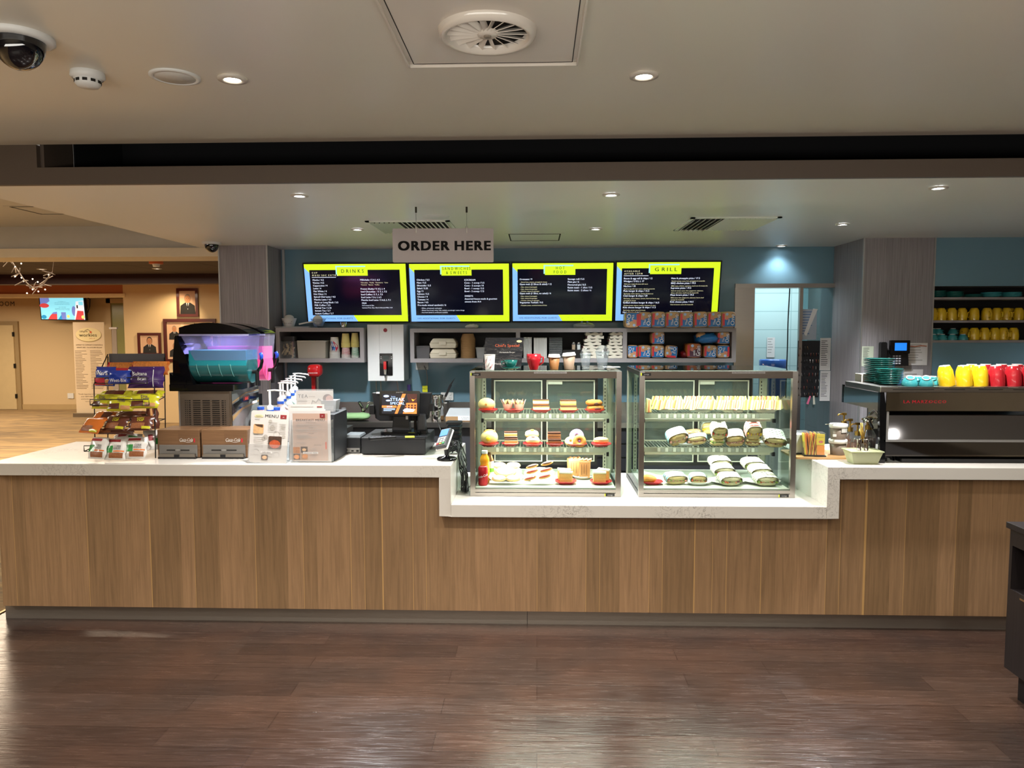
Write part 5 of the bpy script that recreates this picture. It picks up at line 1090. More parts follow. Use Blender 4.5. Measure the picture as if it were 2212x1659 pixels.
# cafe menu, leaning back
mw = X(621, 4.38)-X(536, 4.38); mh = Z(887, 4.42, 585)-ZC
t = thing('cafe_menu', 'white menu page headed MENU in a clear leaning stand', 'menu', (X(577, 4.38, 998), 4.375, ZC+.001)); t.rotation_euler = (R(-7), R(2.5), R(0))
MENUW = mat('menu_paper', 'D2CECA', .45, var=.02)
mb = MB().rbox(-mw/2+.004, mw/2-.002, .004, .007, .004, mh, MENUW, .014, 4, 'y'); mb.text('MENU', 0.012, mh*.875, mh*.058, INK, .003, 'C', 1, True, wid=mw*.36); mb.quad(mw*.27, mw*.43, mh*.86, mh*.935, .003, MRN); mb.text('cafe', mw*.35, mh*.885, .005, WT, .002, 'C')
mb.disc(-mw*.28, mh*.895, mw*.115, mh*.032, .003, mat('logo_cream', 'D8CFA4', .5), 20); mb.text('workies', -mw*.28, mh*.885, .007, INK, .002, 'C', 1, True)
mb.text('PANINIS', -mw*.38, mh*.82, .0055, INK, .003); mb.text('SALADS', -mw*.38, mh*.53, .0055, INK, .003)
for k in range(7): mb.box(-.008, mw*.2, .0025, .003, mh*(.78-.03*k), mh*(.78-.03*k)+.0014, INKL); mb.box(mw*.26, mw*.42, .0025, .003, mh*(.76-.03*k), mh*(.76-.03*k)+.0014, INKL)
for k in range(6): mb.box(-mw*.38, -mw*.12, .0025, .003, mh*(.49-.035*k), mh*(.49-.035*k)+.0014, INKL); mb.box(-.01, .0, .0025, .003, mh*(.49-.035*k), mh*(.49-.035*k)+.0014, INKL)
for (u, v, r_) in ((.02, .8, .02), (.35, .7, .02), (-.08, .5, .025), (.08, .68, .028), (-.13, .47, .022), (.38, .52, .02)): mb.disc(mw*u, mh*v, mw*r_*2.4, mw*r_*2.4, .0031, mat('pale_dot', 'B4AEA6', .5), 18)
for (u, v) in ((-.3, .21), (.22, .17), (.2, .56)):
    mb.torus((mw*u, .003, mh*v), mw*.075, .0005, INKL, 20, 4, 'y')
mb.build('menu_page', t)
mb = MB(); mb.rbox(-mw*.40, -mw*.14, .001, .0025, mh*.56, mh*.74, F4, .008, 3, 'y'); mb.prism([(-mw*.38, mh*.735), (-mw*.16, mh*.735), (-mw*.16, mh*.68), (-mw*.3, mh*.7)], .0002, .001, F2); mb.rbox(mw*.0, mw*.34, .001, .0025, mh*.28, mh*.52, F2, .008, 3, 'y'); mb.disc(mw*.17, mh*.37, mw*.14, mh*.08, .0004, F3, 18)
mb.rbox(-mw*.16, mw*.01, .001, .0025, mh*.06, mh*.16, F2, .006, 3, 'y'); mb.disc(-mw*.07, mh*.11, mw*.06, mh*.035, .0004, F4, 14); mb.build('food_photos', t)
mb = MB().quad(-mw*.17, mw*.12, mh*.19, mh*.225, -.003, CARD); mb.text('CAFE MENU', -mw*.025, mh*.197, .007, INK, -.0036, 'C', wid=mw*.24); mb.build('name_strip', t); holder(t, mw, mh*.36, .06)
# --- white carton / cups behind organiser
solo('clear_tub', MB().box(-.05, .05, -.05, .05, 0, .12, FROST, -.012), 'clear tub of sachets behind the menus, right of the tea sign', 'tub', (X(726, 4.78, 900), 4.66, ZC+oh+.0)).scale = (.8, .8, .6)
# --- red milkshake mixer on back bench
t = thing('milkshake_mixer', 'red milkshake mixer on the back bench', 'mixer', (X(684, 6.62, 850), 6.62, 1.0)); s_ = mpp(6.62)
MB().ball((0, -.03, .44), (.062, .07, .058), RED, 20, 12, e=.55).build('motor_head', t); MB().box(-.045, -.005, -.01, .05, .02, .42, RED).build('column', t, bevel=.01); MB().cyl((.02, -.03, .12), (.02, -.03, .40), .012, STEELX, n=12).build('spindle', t)
MB().box(-.07, .07, -.09, .07, 0, .025, RED).build('base', t, bevel=.008); MB().lathe([(.035, .03), (.05, .17), (.048, .17), (.0001, .035)], STEELX, 18, (.02, -.03, 0)).build('cup', t)
mb = MB().text('KENWOOD', 0, .418, .010, WT, -.102, 'C', 1.1, True); mb.build('lettering', t)
# --- sink tap, cloth, jug, knife, boxes on the bench
t = thing('sink_tap', 'steel mixer tap over the back bench sink', 'tap', (X(785, 6.7, 900), 6.70, 1.0)); MB().cyl((0, 0, 0), (0, 0, .09), .02, STEELX).cyl((0, 0, .08), (-.03, -.03, .15), .014, STEELX).build('tap_body', t); MB().tube([(0, 0, .05), (.05, -.08, .10), (.09, -.16, .16)], .011, STEELX, 8).build('spout', t)
solo('green_cloth', MB().ball((0, 0, .035), (.14, .10, .03), mat('green_cloth', '7A9A6A', .9), 16, 8, .1, 7, .6), 'folded green cloth beside the sink tap', 'cloth', (X(770, 6.6, 900), 6.52, 1.001))
solo('glass_jar', MB().lathe([(.03, 0), (.035, .08), (.02, .10), (.02, .12), (.0001, .12)], CLEAR, 16), 'small clear jar left of the sink tap', 'jar', (X(752, 6.6, 900), 6.45, 1.001))
for k, (z, lb) in enumerate(((1.001, 'lower steel milk jug of the nested pair'), (1.105, 'upper steel milk jug of the nested pair, holding the knife'))):
    t = thing('milk_jug', lb, 'jug', (X(945, 6.5, 880), 6.5, z)); MB().lathe([(.056, 0), (.060, .02), (.054, .07), (.052, .11), (.055, .125), (.052, .125), (.0001, .01)], STEELX, 24).build('jug_body', t); MB().tube([(-.052, 0, .10), (-.085, 0, .09), (-.085, 0, .04), (-.054, 0, .03)], .005, STEELX, 6).build('handle', t)
t = thing('knife', 'black-handled knife standing in the upper milk jug', 'knife', (X(957, 6.5, 862), 6.5, 1.17)); t.rotation_euler = (0, R(25), 0); MB().box(-.011, .011, -.006, .006, .05, .17, BLACK).build('handle', t, bevel=.004); MB().prism([(-.010, -.02), (.010, -.02), (.010, .05), (-.010, .05)], -.001, .001, STEEL).prism([(-.006, .17), (.006, .17), (.010, .245)], -.003, .003, BLACK).build('blade', t)
t = thing('lidded_tray', 'clear-domed tray with a white label beside the milk jugs', 'tray', (X(996, 6.5, 900), 6.5, 1.001)); MB().box(-.13, .13, -.07, .07, 0, .045, mat('cardboard_tan', 'A8845C', .7)).build('base', t, bevel=.003); MB().box(-.13, .13, -.07, .07, .046, .11, FROST, .03).build('dome', t)
mb = MB().quad(-.02, .12, .01, .05, -.0715, WT); mb.text('ALL PRICES DISPLAYED', .05, .034, .006, INK, -.072, 'C'); mb.text('ARE MEMBERS PRICE', .05, .02, .006, INK, -.072, 'C'); mb.build('paper_label', t)
t = thing('water_pitcher', 'thin steel jug behind the milk jugs by the wall', 'jug', (X(960, 6.8, 880), 6.80, 1.001)); MB().lathe([(.05, 0), (.046, .12), (.05, .14), (.047, .14), (.0001, .01)], STEEL, 20).build('jug_body', t)
# --- till: printer, drawer, stand, screens
PB = mat('satin_black_metal', '1E1F22', .38, .2, var=.04, bump=.02, bscale=500)
a, b = base(781, 983), base(920, 983); dw = b.x-a.x; dh = Z(946, a.y, 850)-ZC
t = thing('cash_drawer', 'wide black cash drawer under the till screen', 'cash drawer', ((a.x+b.x)/2, a.y, ZC+.001)); MB().box(-dw/2, dw/2, 0, .42, .006, dh, PB).build('drawer_case', t, bevel=.004); MB().box(-dw/2+.004, dw/2-.004, -.003, .0, .012, dh-.012, PB).build('drawer_front', t); drawer = t
for sx_ in (-1, 1): MB().cyl((sx_*dw*.42, .04, 0), (sx_*dw*.42, .04, .008), .01, BLACK).build('foot', t)
a, b = base(741, 980), base(779, 980); pw = b.x-a.x
t = thing('receipt_printer', 'black receipt printer left of the cash drawer', 'printer', ((a.x+b.x)/2, a.y+.005, ZC+.001)); MB().box(-pw/2, pw/2, 0, .17, 0, .105, PB).build('body', t, bevel=.006); MB().box(-pw/2+.003, pw/2-.003, .01, .17, .106, .118, mat('grey_printer_lid', '6E7478', .3), .006).build('lid', t)
MB().quad(-pw/2+.006, pw/2-.006, .006, .036, -.001, mat('port_plate', '7C7A76', .4)).quad(-pw*.4, -pw*.25, .016, .028, -.002, BLACK).quad(-.004, .012, .012, .022, -.002, BLACK).quad(pw*.25, pw*.4, .01, .024, -.002, BLACK).build('port_panel', t)
Yp = a.y+.12; zt_ = ZC+dh+.002
t = thing('till_stand', 'black till with customer display showing a steak special', 'till', (X(867, Yp, 930), Yp, zt_))
MB().rbox(-.13, .13, -.07, .10, 0, .022, BLACKG, .03, 4).build('foot_plate', t); MB().box(-.06, .06, -.02, .06, .022, .16, PB, .012).build('neck', t, bevel=.006); MB().box(.035, .05, -.025, -.02, .1, .22, ALU).build('neck_trim', t)
# customer display
cz0, cz1 = Z(898, Yp-.06, 860)-zt_, Z(845, Yp-.06, 860)-zt_; cw = (X(906, Yp-.06, 870)-X(818, Yp-.06, 870)); cx = X(862, Yp-.06, 870)-t.location.x
cd = thing('customer_display', None, None); cd.parent = t; cd.location = (cx, -.06, cz0); cd.rotation_euler = (R(-8), 0, R(-3)); ch = (cz1-cz0)*1.01
MB().rbox(-cw/2, cw/2, 0, .018, 0, ch, BLACKG, .008, 3, 'y').build('bezel', cd)
SW, SH = cw*.87, ch*.80; sx0, sz0 = -SW/2, ch*.08; mb = MB(); U = lambda u: sx0+SW*u; V = lambda v: sz0+SH*v
E1 = mat('display_charcoal', '1A1A20', .2, emit=.35, ecol='24242C'); E2 = mat('display_orange', 'D87030', emit=.8, ecol='D87438'); E3 = mat('display_sky', 'A8C8F8', emit=.9, ecol='A8C8FF'); E4 = mat('display_flame', 'F0A030', emit=1, ecol='F8A028'); E5 = mat('display_brown', '402018', emit=.3, ecol='5A2820')
mb.quad(U(0), U(1), V(0), V(1), -.001, E1); mb.poly([(U(.37), V(0)), (U(.45), V(0)), (U(.68), V(1)), (U(.58), V(1))], -.0014, E2); mb.poly([(U(.6), V(0)), (U(1), V(0)), (U(1), V(.55)), (U(.7), V(.55))], -.0013, E2); mb.quad(U(0), U(.42), V(.30), V(.41), -.0014, E2)
mb.poly([(U(.7), V(1)), (U(1), V(1)), (U(1), V(.55)), (U(.76), V(.55))], -.0012, E5); mb.poly([(U(.78), V(.95)), (U(.88), V(.62)), (U(.99), V(.8)), (U(.92), V(.7)), (U(.84), V(.75))], -.0016, E4)
mb.text('STEAK', U(.44), V(.64), SH*.16, E3, -.002, 'C', 1, True, wid=SW*.42); mb.text('SPECIAL', U(.44), V(.46), SH*.13, E3, -.002, 'C', 1, True, wid=SW*.42); mb.text('Tuesday', U(.32), V(.84), SH*.05, E3, -.002, 'C'); mb.text('$15.00', U(.22), V(.32), SH*.07, E3, -.002, 'C', 1, True)
for k in range(3): mb.quad(U(.05), U(.38 if k < 2 else .28), V(.245-.055*k), V(.27-.055*k), -.002, E3)
mb.disc(U(.12), V(.88), SW*.08, SH*.06, -.002, E3, 16); mb.disc(U(.18), V(.66), SW*.07, SH*.04, -.002, E3, 14)
for k in range(8): mb.disc(U(.68+.09*(k % 4)), V(.42-.12*(k//4)), SW*.03, SH*.05, -.0022, E5, 8)
mb.poly([(U(.6), V(.18)), (U(.7), V(.28)), (U(.95), V(.22)), (U(.9), V(.1)), (U(.66), V(.08))], -.0024, E3); mb.build('screen_picture', cd)
MB().text('Jensen POS', 0, ch*.925, .007, ALU, -.001, 'C').build('maker_name', cd)
# operator display turned away
rz0, rz1 = Z(903, Yp+.09, 870)-zt_, Z(848, Yp+.09, 870)-zt_; rw = X(934, Yp+.09, 880)-X(806, Yp+.09, 880); rcx = X(869, Yp+.09, 880)-t.location.x
MB().prism([(-rw/2, rz1-rz0), (rw/2, rz1-rz0), (rw/2-.02, .0), (rw/2-.05, -.018), (-rw/2+.05, -.018), (-rw/2+.02, 0)], 0, .05, PB).build('operator_display', t, loc=(rcx, .07, rz0), bevel=.006)
MB().box(rw/2-.012, rw/2+.012, .03, .10, -.0, .05, BLACK).build('card_reader', t, loc=(rcx, .02, rz0+.05)); MB().box(-rw/2-.012, -rw/2+.02, .0, .06, 0, .06, BLACK).build('fingerprint_reader', t, loc=(rcx, .04, rz0+.03)); MB().box(-.05, .05, 0, .06, .0, .10, PB).build('hinge_block', t, loc=(rcx, .05, rz0-.06))
MB().box(-rw*.42, -rw*.22, .06, .064, rz1-rz0-.005, rz1-rz0+.006, CARD).build('paper_note', t, loc=(rcx, .0, rz0))
MB().text('partner', .0, .185, .008, ALU, -.0215, 'C').build('maker_name', t)
t = thing('barcode_scanner', 'upright dark barcode scanner on the cash drawer, right of the till neck', 'scanner', (X(905, Yp, 920)+.012, Yp+.02, zt_)); MB().box(-.028, .032, -.02, .05, 0.02, .13, mat('dark_grey_plastic', '38383C', .4), .004).build('head', t, bevel=.01); MB().box(-.045, -.028, -.03, .0, .02, .12, BLACKG).build('window', t, bevel=.004); MB().box(-.03, .035, -.02, .06, 0, .02, BLACK).build('foot', t)
t = thing('remote_control', 'black remote control lying on the cash drawer', 'remote control', (X(826, 4.60, 925), 4.60, zt_+.001), R(25)); MB().box(-.085, .085, -.022, .022, 0, .018, BLACK).build('body', t, bevel=.005)
for i in range(12): MB().box(-.06+.022*(i % 6)-.005, -.06+.022*(i % 6)+.005, -.012+.018*(i//6), -.004+.018*(i//6), .018, .020, mat('grey_button', '5A5A5E', .5)).build('button', t)
solo('sticky_note', MB().box(-.03, .03, -.02, .02, 0, .006, mat('yellow_note', 'D8E050', .7)), 'yellow sticky note on the cash drawer behind the till neck', 'note', (X(885, 4.70, 925), 4.70, zt_+.001), .2)
# eftpos terminal
Ye = 4.52; t = thing('payment_terminal', 'card payment terminal on a black pole stand at the counter corner', 'payment terminal', (X(965, Ye, 980), Ye, ZC+.001))
MB().lathe([(.060, 0), (.062, .008), (.055, .016), (.02, .022), (.014, .03), (.0001, .03)], BLACKG, 28).build('base', t); MB().cyl((0, 0, .02), (.0, .0, .10), .012, PB, .022).build('pole', t); MB().box(-.03, .04, -.03, .04, .085, .115, PB).build('cradle', t, bevel=.006)
tm = thing('terminal', None, None); tm.parent = t; tm.location = (-.01, -.02, .118); tm.rotation_euler = (R(38), R(-14), R(-22)); 
MB().box(-.038, .038, -.07, .09, 0, .028, mat('dark_grey_plastic'), .004).build('terminal_body', tm, bevel=.006); MB().box(-.040, .040, -.072, .092, -.008, .006, WPL).build('side_band', tm, bevel=.004); MB().box(-.028, .028, .02, .075, .0285, .030, mat('terminal_screen', '4A78C0', .2, emit=.5, ecol='6090D8')).build('screen', tm)
for i in range(12): MB().box(-.028+.020*(i % 3), -.014+.020*(i % 3), -.052+.016*(i//3), -.042+.016*(i//3), .0285, .032, (mat('key_white', 'C8C8C4', .4) if i > 2 else (mat('key_red', 'C03030', .4), mat('key_yellow', 'D8B830', .4), mat('key_green', '30A050', .4))[i])).build('key', tm)
# pager stack
for i in range(6):
    z = ZC+.006+i*.028
    if i == 0: pg = thing('pager', 'round-cornered black pagers stacked beside the payment terminal', 'pager', (X(980, 4.86, 930), 4.90, z), 0, 'pager stack'); MB().rbox(-.048, .048, -.06, .06, 0, .018, BLACK, .02, 4).build('body', pg); MB().rbox(-.044, .044, -.055, .055, .0185, .024, mat('pager_rim', '2A3A44', .2), .02, 4).build('cover', pg)
    else: dup(pg, (pg.location.x+random.uniform(-.004, .004), 4.90, z))
solo('charging_dock', MB().rbox(-.05, .05, -.06, .06, 0, .05, BLACK, .015), 'black pager charging base under the topmost pager', 'charger', (pg.location.x, 4.90, ZC+.18)).scale = (1, 1, .25)
# cables in the gap
mbc = MB()
for i in range(16):
    rd = random.Random(i); P = [(X(955+rd.uniform(0, 20), 4.66, 950), 4.68+rd.uniform(0, .1), ZC+.012), (X(985, 4.66, 955), 4.70+rd.uniform(0, .1), ZC+.015+rd.uniform(0, .07)), (XR0+.012+rd.uniform(0, .05), 4.62+rd.uniform(0, .16), ZC-.03-rd.uniform(0, .05)), (XR0+.02+rd.uniform(0, .055), 4.60+rd.uniform(0, .14), ZL+.11), (XR0+.02+rd.uniform(0, .055), 4.60+rd.uniform(0, .1), ZL+.02), (XR0+.02+rd.uniform(0, .05), 4.72+rd.uniform(0, .1), ZL+.008)]
    Q = []
    for j in range(len(P)-1):
        p0, p1, p2, p3 = [Vector(P[max(0, min(len(P)-1, j+k))]) for k in (-1, 0, 1, 2)]
        for q_ in range(5): s_ = q_/5; Q.append(.5*((2*p1)+(p2-p0)*s_+(2*p0-5*p1+4*p2-p3)*s_*s_+(3*p1-p0-3*p2+p3)*s_**3))
    Q.append(Vector(P[-1])); mbc.tube(Q, .0035, BLACK, 5)
tag(solo('cable_tangle', mbc, 'tangle of black cables hanging off the counter corner by the food case', 'cables'), kind='stuff')
solo('till_cable', MB().tube([(X(938, 4.75, 905), 4.85, ZC+.22), (X(955, 4.8, 930), 4.8, ZC+.12), (X(965, 4.8, 950), 4.78, ZC+.02)], .004, BLACK, 6), 'single black cable running down behind the payment terminal', 'cable')
# ================================================================ food display cases
CGL = glass('case_glass', 'F2F6F4', 0.0, 0.01); CGS = glass('case_side_glass', 'E6F0EC', 0.0, 0.02); TKT = mat('white_ticket_strip', 'DADCCE', .4); RAILM = mat('pale_green_grey_rail', 'A4A694', .4, .3)
CFR = 4.553; CBK = 5.20; ZB = ZL+.001
LEDW = mat('case_led_strip', 'FFFFFF', emit=9, ecol='F6FFE6')
def display_case(px0, px1, lab, watts, tag_left):
    x0, x1 = at(px0, 1060, CFR).x, at(px1, 1060, CFR).x; w = x1-x0; zt = Z(802.5, CFR, (px0+px1)/2)-ZB; cx = (x0+x1)/2
    t = thing('display_case', lab, 'display case', (cx, CFR, ZB)); hw = w/2; d = CBK-CFR; p = .031
    MB().box(-hw, -hw+p, 0, p, 0, zt, STEEL).build('corner_post', t); MB().box(hw-p, hw, 0, p, 0, zt, STEEL).build('corner_post', t)
    MB().box(-hw+p, hw-p, 0, .02, zt-.042, zt, DSTEEL).build('top_rail', t); MB().box(-hw+p, hw-p, 0, .02, 0, .045, STEEL).box(-hw+p, hw-p, -.0, .012, .022, .026, BLACK).build('bottom_rail', t)
    for s_ in (-1, 1):
        xs = s_*(hw-p/2); MB().box(xs-p/2, xs+p/2, p, d, zt-.028, zt, DSTEEL).build('side_rail', t); MB().box(xs-p/2, xs+p/2, p, d, 0, .03, BLACK).build('side_sill', t); MB().box(s_*(hw-.006)-.003, s_*(hw-.006)+.003, p, d-.03, .03, zt-.028, CGS).build('side_glass', t)
        MB().box(xs-p/2, xs+p/2, d-.05, d, 0.03, zt-.028, RAILM).build('rear_post', t)
        mb = MB(); xx = s_*(hw-.05); mb.box(xx-.012, xx+.012, d-.085, d-.07, .05, zt-.05, RAILM)
        for k in range(26): mb.box(xx-.003, xx+.003, d-.087, d-.085, .07+k*.024, .082+k*.024, BLACK)
        mb.build('shelf_upright', t)
    MB().box(-hw+p, hw-p, .004, .008, .045, zt-.042, CGL).build('front_glass', t); MB().box(-hw+.004, hw-.004, .002, d, zt, zt+.006, CGS).build('top_glass', t)
    MB().box(-hw+p, hw-p, .02, d, .0, .052, mat('case_deck', 'C2C8B8', .35)).build('deck', t)
    # sliding rear doors
    for s_, fx0, fx1, yo in ((-1, -hw+.095, .005, 0), (1, -.005, hw-.095, .012)):
        z0, z1 = .085, zt-.075; y = d-.03+yo; m_ = MB()
        for a_ in ((fx0, fx0+.02, z0, z1), (fx1-.02, fx1, z0, z1), (fx0+.02, fx1-.02, z0, z0+.025), (fx0+.02, fx1-.02, z1-.02, z1)): m_.box(a_[0], a_[1], y, y+.012, a_[2], a_[3], BLACK)
        for a_ in ((fx0+.02, fx0+.028, z0+.025, z1-.02), (fx1-.028, fx1-.02, z0+.025, z1-.02), (fx0+.028, fx1-.028, z0+.025, z0+.032), (fx0+.028, fx1-.028, z1-.028, z1-.02)): m_.box(a_[0], a_[1], y-.002, y, a_[2], a_[3], TKT)
        o = m_.build('rear_door', t); MB().box(fx0+.03, fx1-.03, y+.004, y+.008, z0+.03, z1-.03, glass('rear_door_glass', 'C8D2CC', .10, .03)).build('pane', o)
        if s_ > 0: MB().quad(fx0+.03, fx0+.13, z1-.05, z1-.028, y-.004, TKT).build('door_label', o)
    MB().box(-hw+p, hw-p, d-.05, d, zt-.075, zt-.028, RAILM).build('rear_header', t)
    # lights
    MB().box(-hw+.10, hw-.10, .33, .345, zt-.055, zt-.045, LEDW).build('lamp_strip', t); MB().box(-hw+.08, hw-.08, .345, .37, zt-.06, zt-.03, RAILM).build('lamp_housing', t)
    al = area_light('case_lamp', cx, CFR+.18, ZB+zt-.05, w*.82, .06, watts, (1.0, 1.0, .86))
    shz = []
    Ysh = 4.79
    for pyt, pyb in ((893, 911), (966, 983)):
        zz = Z(pyt, Ysh, (px0+px1)/2)-ZB; zb_ = Z(pyb, Ysh, (px0+px1)/2)-ZB; shz.append(zz+ZB)
        o = thing('wire_shelf', None, None); o.parent = t; yy = Ysh-CFR; xs = hw-.06
        MB().box(-xs, xs, yy, yy+.003, zz-.034, zz, RAILM).build('shelf_rail', o); 
        mb = MB(); n_ = 26
        for k in range(n_): u = -xs*.78+1.56*xs*k/n_; mb.box(u, u+.018, yy-.0015, yy-.0003, zz-.031, zz-.006, mat('ticket_grey', '9EA296', .5) if k % 2 else TKT)
        tag(mb.build('ticket_strip', o), kind=None)
        mb = MB(); [mb.cyl((-xs+2*xs*k/40, yy, zz-.003), (-xs+2*xs*k/40, d-.09, zz-.003), .0018, RAILM, n=4) for k in range(41)]; mb.box(-xs, xs, d-.1, d-.09, zz-.008, zz, RAILM); tag(mb.build('wire_rack', o), kind='stuff')
        MB().box(-xs+.01, xs-.02, yy+.01, yy+.035, zb_+.0, zb_+.016, mat('lamp_bar_housing', 'D8DCC8', .4)).build('lamp_bar', o)
        area_light('case_shelf_lamp', cx, CFR+yy+.03, ZB+zb_-.004, w*.8, .03, watts*.8, (1.0, 1.0, .86))
        for s_ in (-1, 1): MB().box(s_*xs-.008, s_*xs+.008, yy-.004, yy+.02, zb_-.006, zb_+.02, BLACK).build('end_cap', o)
    # stickers
    def stk(x, z, wd, s_='cossiga'): m_ = MB().quad(x, x+wd, z, z+.017, -.0012, BLACK).quad(x, x+.006, z, z+.017, -.0016, mat('lime_sticker', 'C8D820', .5)); m_.text(s_, x+wd*.55, z+.005, .008, ALU, -.0018, 'C'); m_.build('maker_sticker', t)
    stk(-hw+.006, zt-.026, .062); stk(hw-.10, .004, .062)
    mb = MB().quad(tag_left, tag_left+.2, zt-.013, zt-.002, -.0012, mat('grey_label', '8A8480', .5)); mb.text('ALL PRICES DISPLAYED ARE MEMBERS PRICE', tag_left+.1, zt-.0105, .006, BLACK, -.0018, 'C', wid=.19); mb.build('price_label', t)
    return cx, ZB+zt+.006, shz
c1x, ztop, sh1 = display_case(1016, 1341, 'left stainless food display case with cakes and buns', 5.2, -.07)
c2x, ztop2, sh2 = display_case(1379.5, 1717.5, 'right stainless food display case with sandwiches', 4.6, .08)
ZD = ZB+.053
# ---------------------------------------------------------------- crockery and food
REDP = mat('red_melamine', 'B8242C', .25, coat=.3); WPLT = mat('white_glaze', 'E0E2DC', .2, coat=.3)
BUN, CRUST, CREAMY = mat('pale_bun', 'D8B878', .7, var=.12, vscale=40, bump=.2), mat('golden_crust', 'B0702C', .7, var=.35, vscale=60, bump=.3), mat('cream_icing', 'E4DCC0', .5, var=.04)
SPG, CHOC, MINT, YOL = mat('sponge', 'D2A058', .8, var=.15, vscale=120, bump=.2), mat('chocolate', '4A2C22', .4, var=.15, vscale=50), mat('mint_cream', 'B8CC78', .6, var=.1), mat('yellow_icing', 'E8C020', .4)
PURP, BRNB, REDF, GRNF, ORGF = mat('purple_icing', '9478B8', .3, coat=.3), mat('brown_biscuit', '8E5A34', .7, var=.2, vscale=80), mat('tomato_filling', 'C04424', .5, var=.3, vscale=80), mat('lettuce_filling', '7E9A3C', .6, var=.3, vscale=80), mat('carrot_filling', 'D87828', .6, var=.3, vscale=90)
WB = mat('white_bread', 'D8C184', .8, var=.08, vscale=100, bump=.1); PAPC = mat('muffin_paper', '9A6A5A', .7); HAM = mat('ham_filling', 'C88A78', .5, var=.2)
def plate(lab, px, Y, z, r=.068, m=REDP, sx=1, sy=1, group=None, pcy=800):
    p = (X(px, Y, pcy), Y, z+.001)
    return solo('plate', MB().lathe([(r*.62, 0), (r*.66, .004), (r, .018), (r*.985, .020), (r*.62, .008), (.0001, .007)], m, 28 if m is not REDP else 32, sx=sx, sy=sy, flute=4, fa=-.075 if m is REDP else 0.0), lab, 'plate', p, 0, group)
def food(nm, lab, cat, px, Y, z, pcy=880): return thing(nm, lab, cat, (X(px, Y, pcy), Y, z))
def donut(t, c, r, rr, m, mi=None, rot=None, nm='dough'):
    mb = MB(); 
    if rot: mb.M = Matrix.Translation(c) @ rot
    else: mb.M = Matrix.Translation(c)
    mb.torus((0, 0, 0), r, rr, m, 24, 10, 'z', .85); mb.build(nm, t)
    if mi: mb2 = MB(); mb2.M = mb.M @ Matrix.Translation((0, 0, rr*.18)); mb2.torus((0, 0, 0), r, rr*.98, mi, 24, 8, 'z', .75); mb2.build('icing', t)
def layered(t, w, d, layers, x=0, y=0, z=0, rz=0, sk=0, nm='layer'):
    for h, m in layers:
        mb = MB(); mb.M = Matrix.Translation((x, y, z)) @ Matrix.Rotation(rz, 4, 'Z'); mb.box(-w/2, w/2, -d/2, d/2, 0, h, m, -.001); mb.build(nm, t, bevel=.0015); z += h
    return z
Z1, Z2 = sh1[0], sh1[1]; Yf1 = 4.86
# shelf 1, left case
for px, lb in ((1054, 'red plate under the sugared bun, top shelf of the left case'), (1110, 'red plate under the two muffins, top shelf of the left case'), (1169, 'red plate under the vanilla slices, top shelf of the left case'), (1228, 'red plate under the mint slices, top shelf of the left case'), (1285, 'red plate under the toasted pastries, top shelf of the left case')):
    plate(lb, px, Yf1, Z1, .070, REDP, 1, .9)
t = food('sugared_bun', 'round pale sugared bun at the left end of the top shelf', 'bun', 1051, Yf1, Z1+.01); MB().ball((0, 0, .042), (.056, .056, .042), BUN, 22, 12, .02, 3).build('dough', t); MB().disc(.0, .045, .008, .008, -.0575, CRUST, 10).build('hole', t)
for i, (px, lb) in enumerate(((1097, 'left muffin in a brown paper case'), (1121, 'right muffin in a brown paper case'))):
    t = food('muffin', lb, 'muffin', px, Yf1-.01*i, Z1+.012); MB().lathe([(.024, 0), (.036, .045), (.034, .045), (.0001, .02)], PAPC, 18).build('paper_case', t); MB().ball((0, 0, .046), (.034, .034, .024), SPG, 18, 8, .04, i).build('cake', t)
    for k in range(8):
        a_ = 2*pi*k/8+i; q = [(cos(a_-.35)*.035, sin(a_-.35)*.035, .042), (cos(a_+.35)*.035, sin(a_+.35)*.035, .042), (cos(a_)*.048, sin(a_)*.048, .074)]; MB().add(q+[(c_[0]*.96, c_[1]*.96, c_[2]) for c_ in q], [(0, 1, 2), (3, 5, 4), (0, 2, 5, 3), (1, 4, 5, 2)], mat('pale_paper_petal', 'DCD2C8', .6) if k % 2 else PAPC).build('paper_petal', t)
def two_slices(px, cols, la, lb, w=.105, z=None, Y=None):
    z = z or Z1; Y = Y or Yf1
    t = food('cake_slice', la, 'slice', px, Y-.012, z+.01); layered(t, w, .05, cols); h = sum(c[0] for c in cols)
    t2 = food('cake_slice', lb, 'slice', px-1, Y+.02, z+.0105+h); layered(t2, w*.98, .05, cols, rz=.05)
two_slices(1169, [(.010, BRNB), (.016, CREAMY), (.006, SPG), (.004, CHOC)], 'lower vanilla slice on the red plate', 'upper vanilla slice on the red plate')
two_slices(1228, [(.009, SPG), (.016, MINT), (.006, BRNB), (.005, CHOC)], 'lower mint slice on the red plate', 'upper mint slice on the red plate')
for i, (dz, lb) in enumerate(((0, 'lower toasted pastry showing dark filling, right end of the top shelf'), (.034, 'upper golden toasted pastry at the right end of the top shelf'))):
    t = food('toasted_pastry', lb, 'pastry', 1286+i*-3, Yf1, Z1+.012+dz); MB().ball((0, 0, .018), (.056, .04, .02), CRUST, 20, 8, .08, i+3, .7).build('crust', t); MB().ball((.012, -.034, .014), (.024, .008, .010), CHOC, 12, 6, .1, 1).build('filling', t)
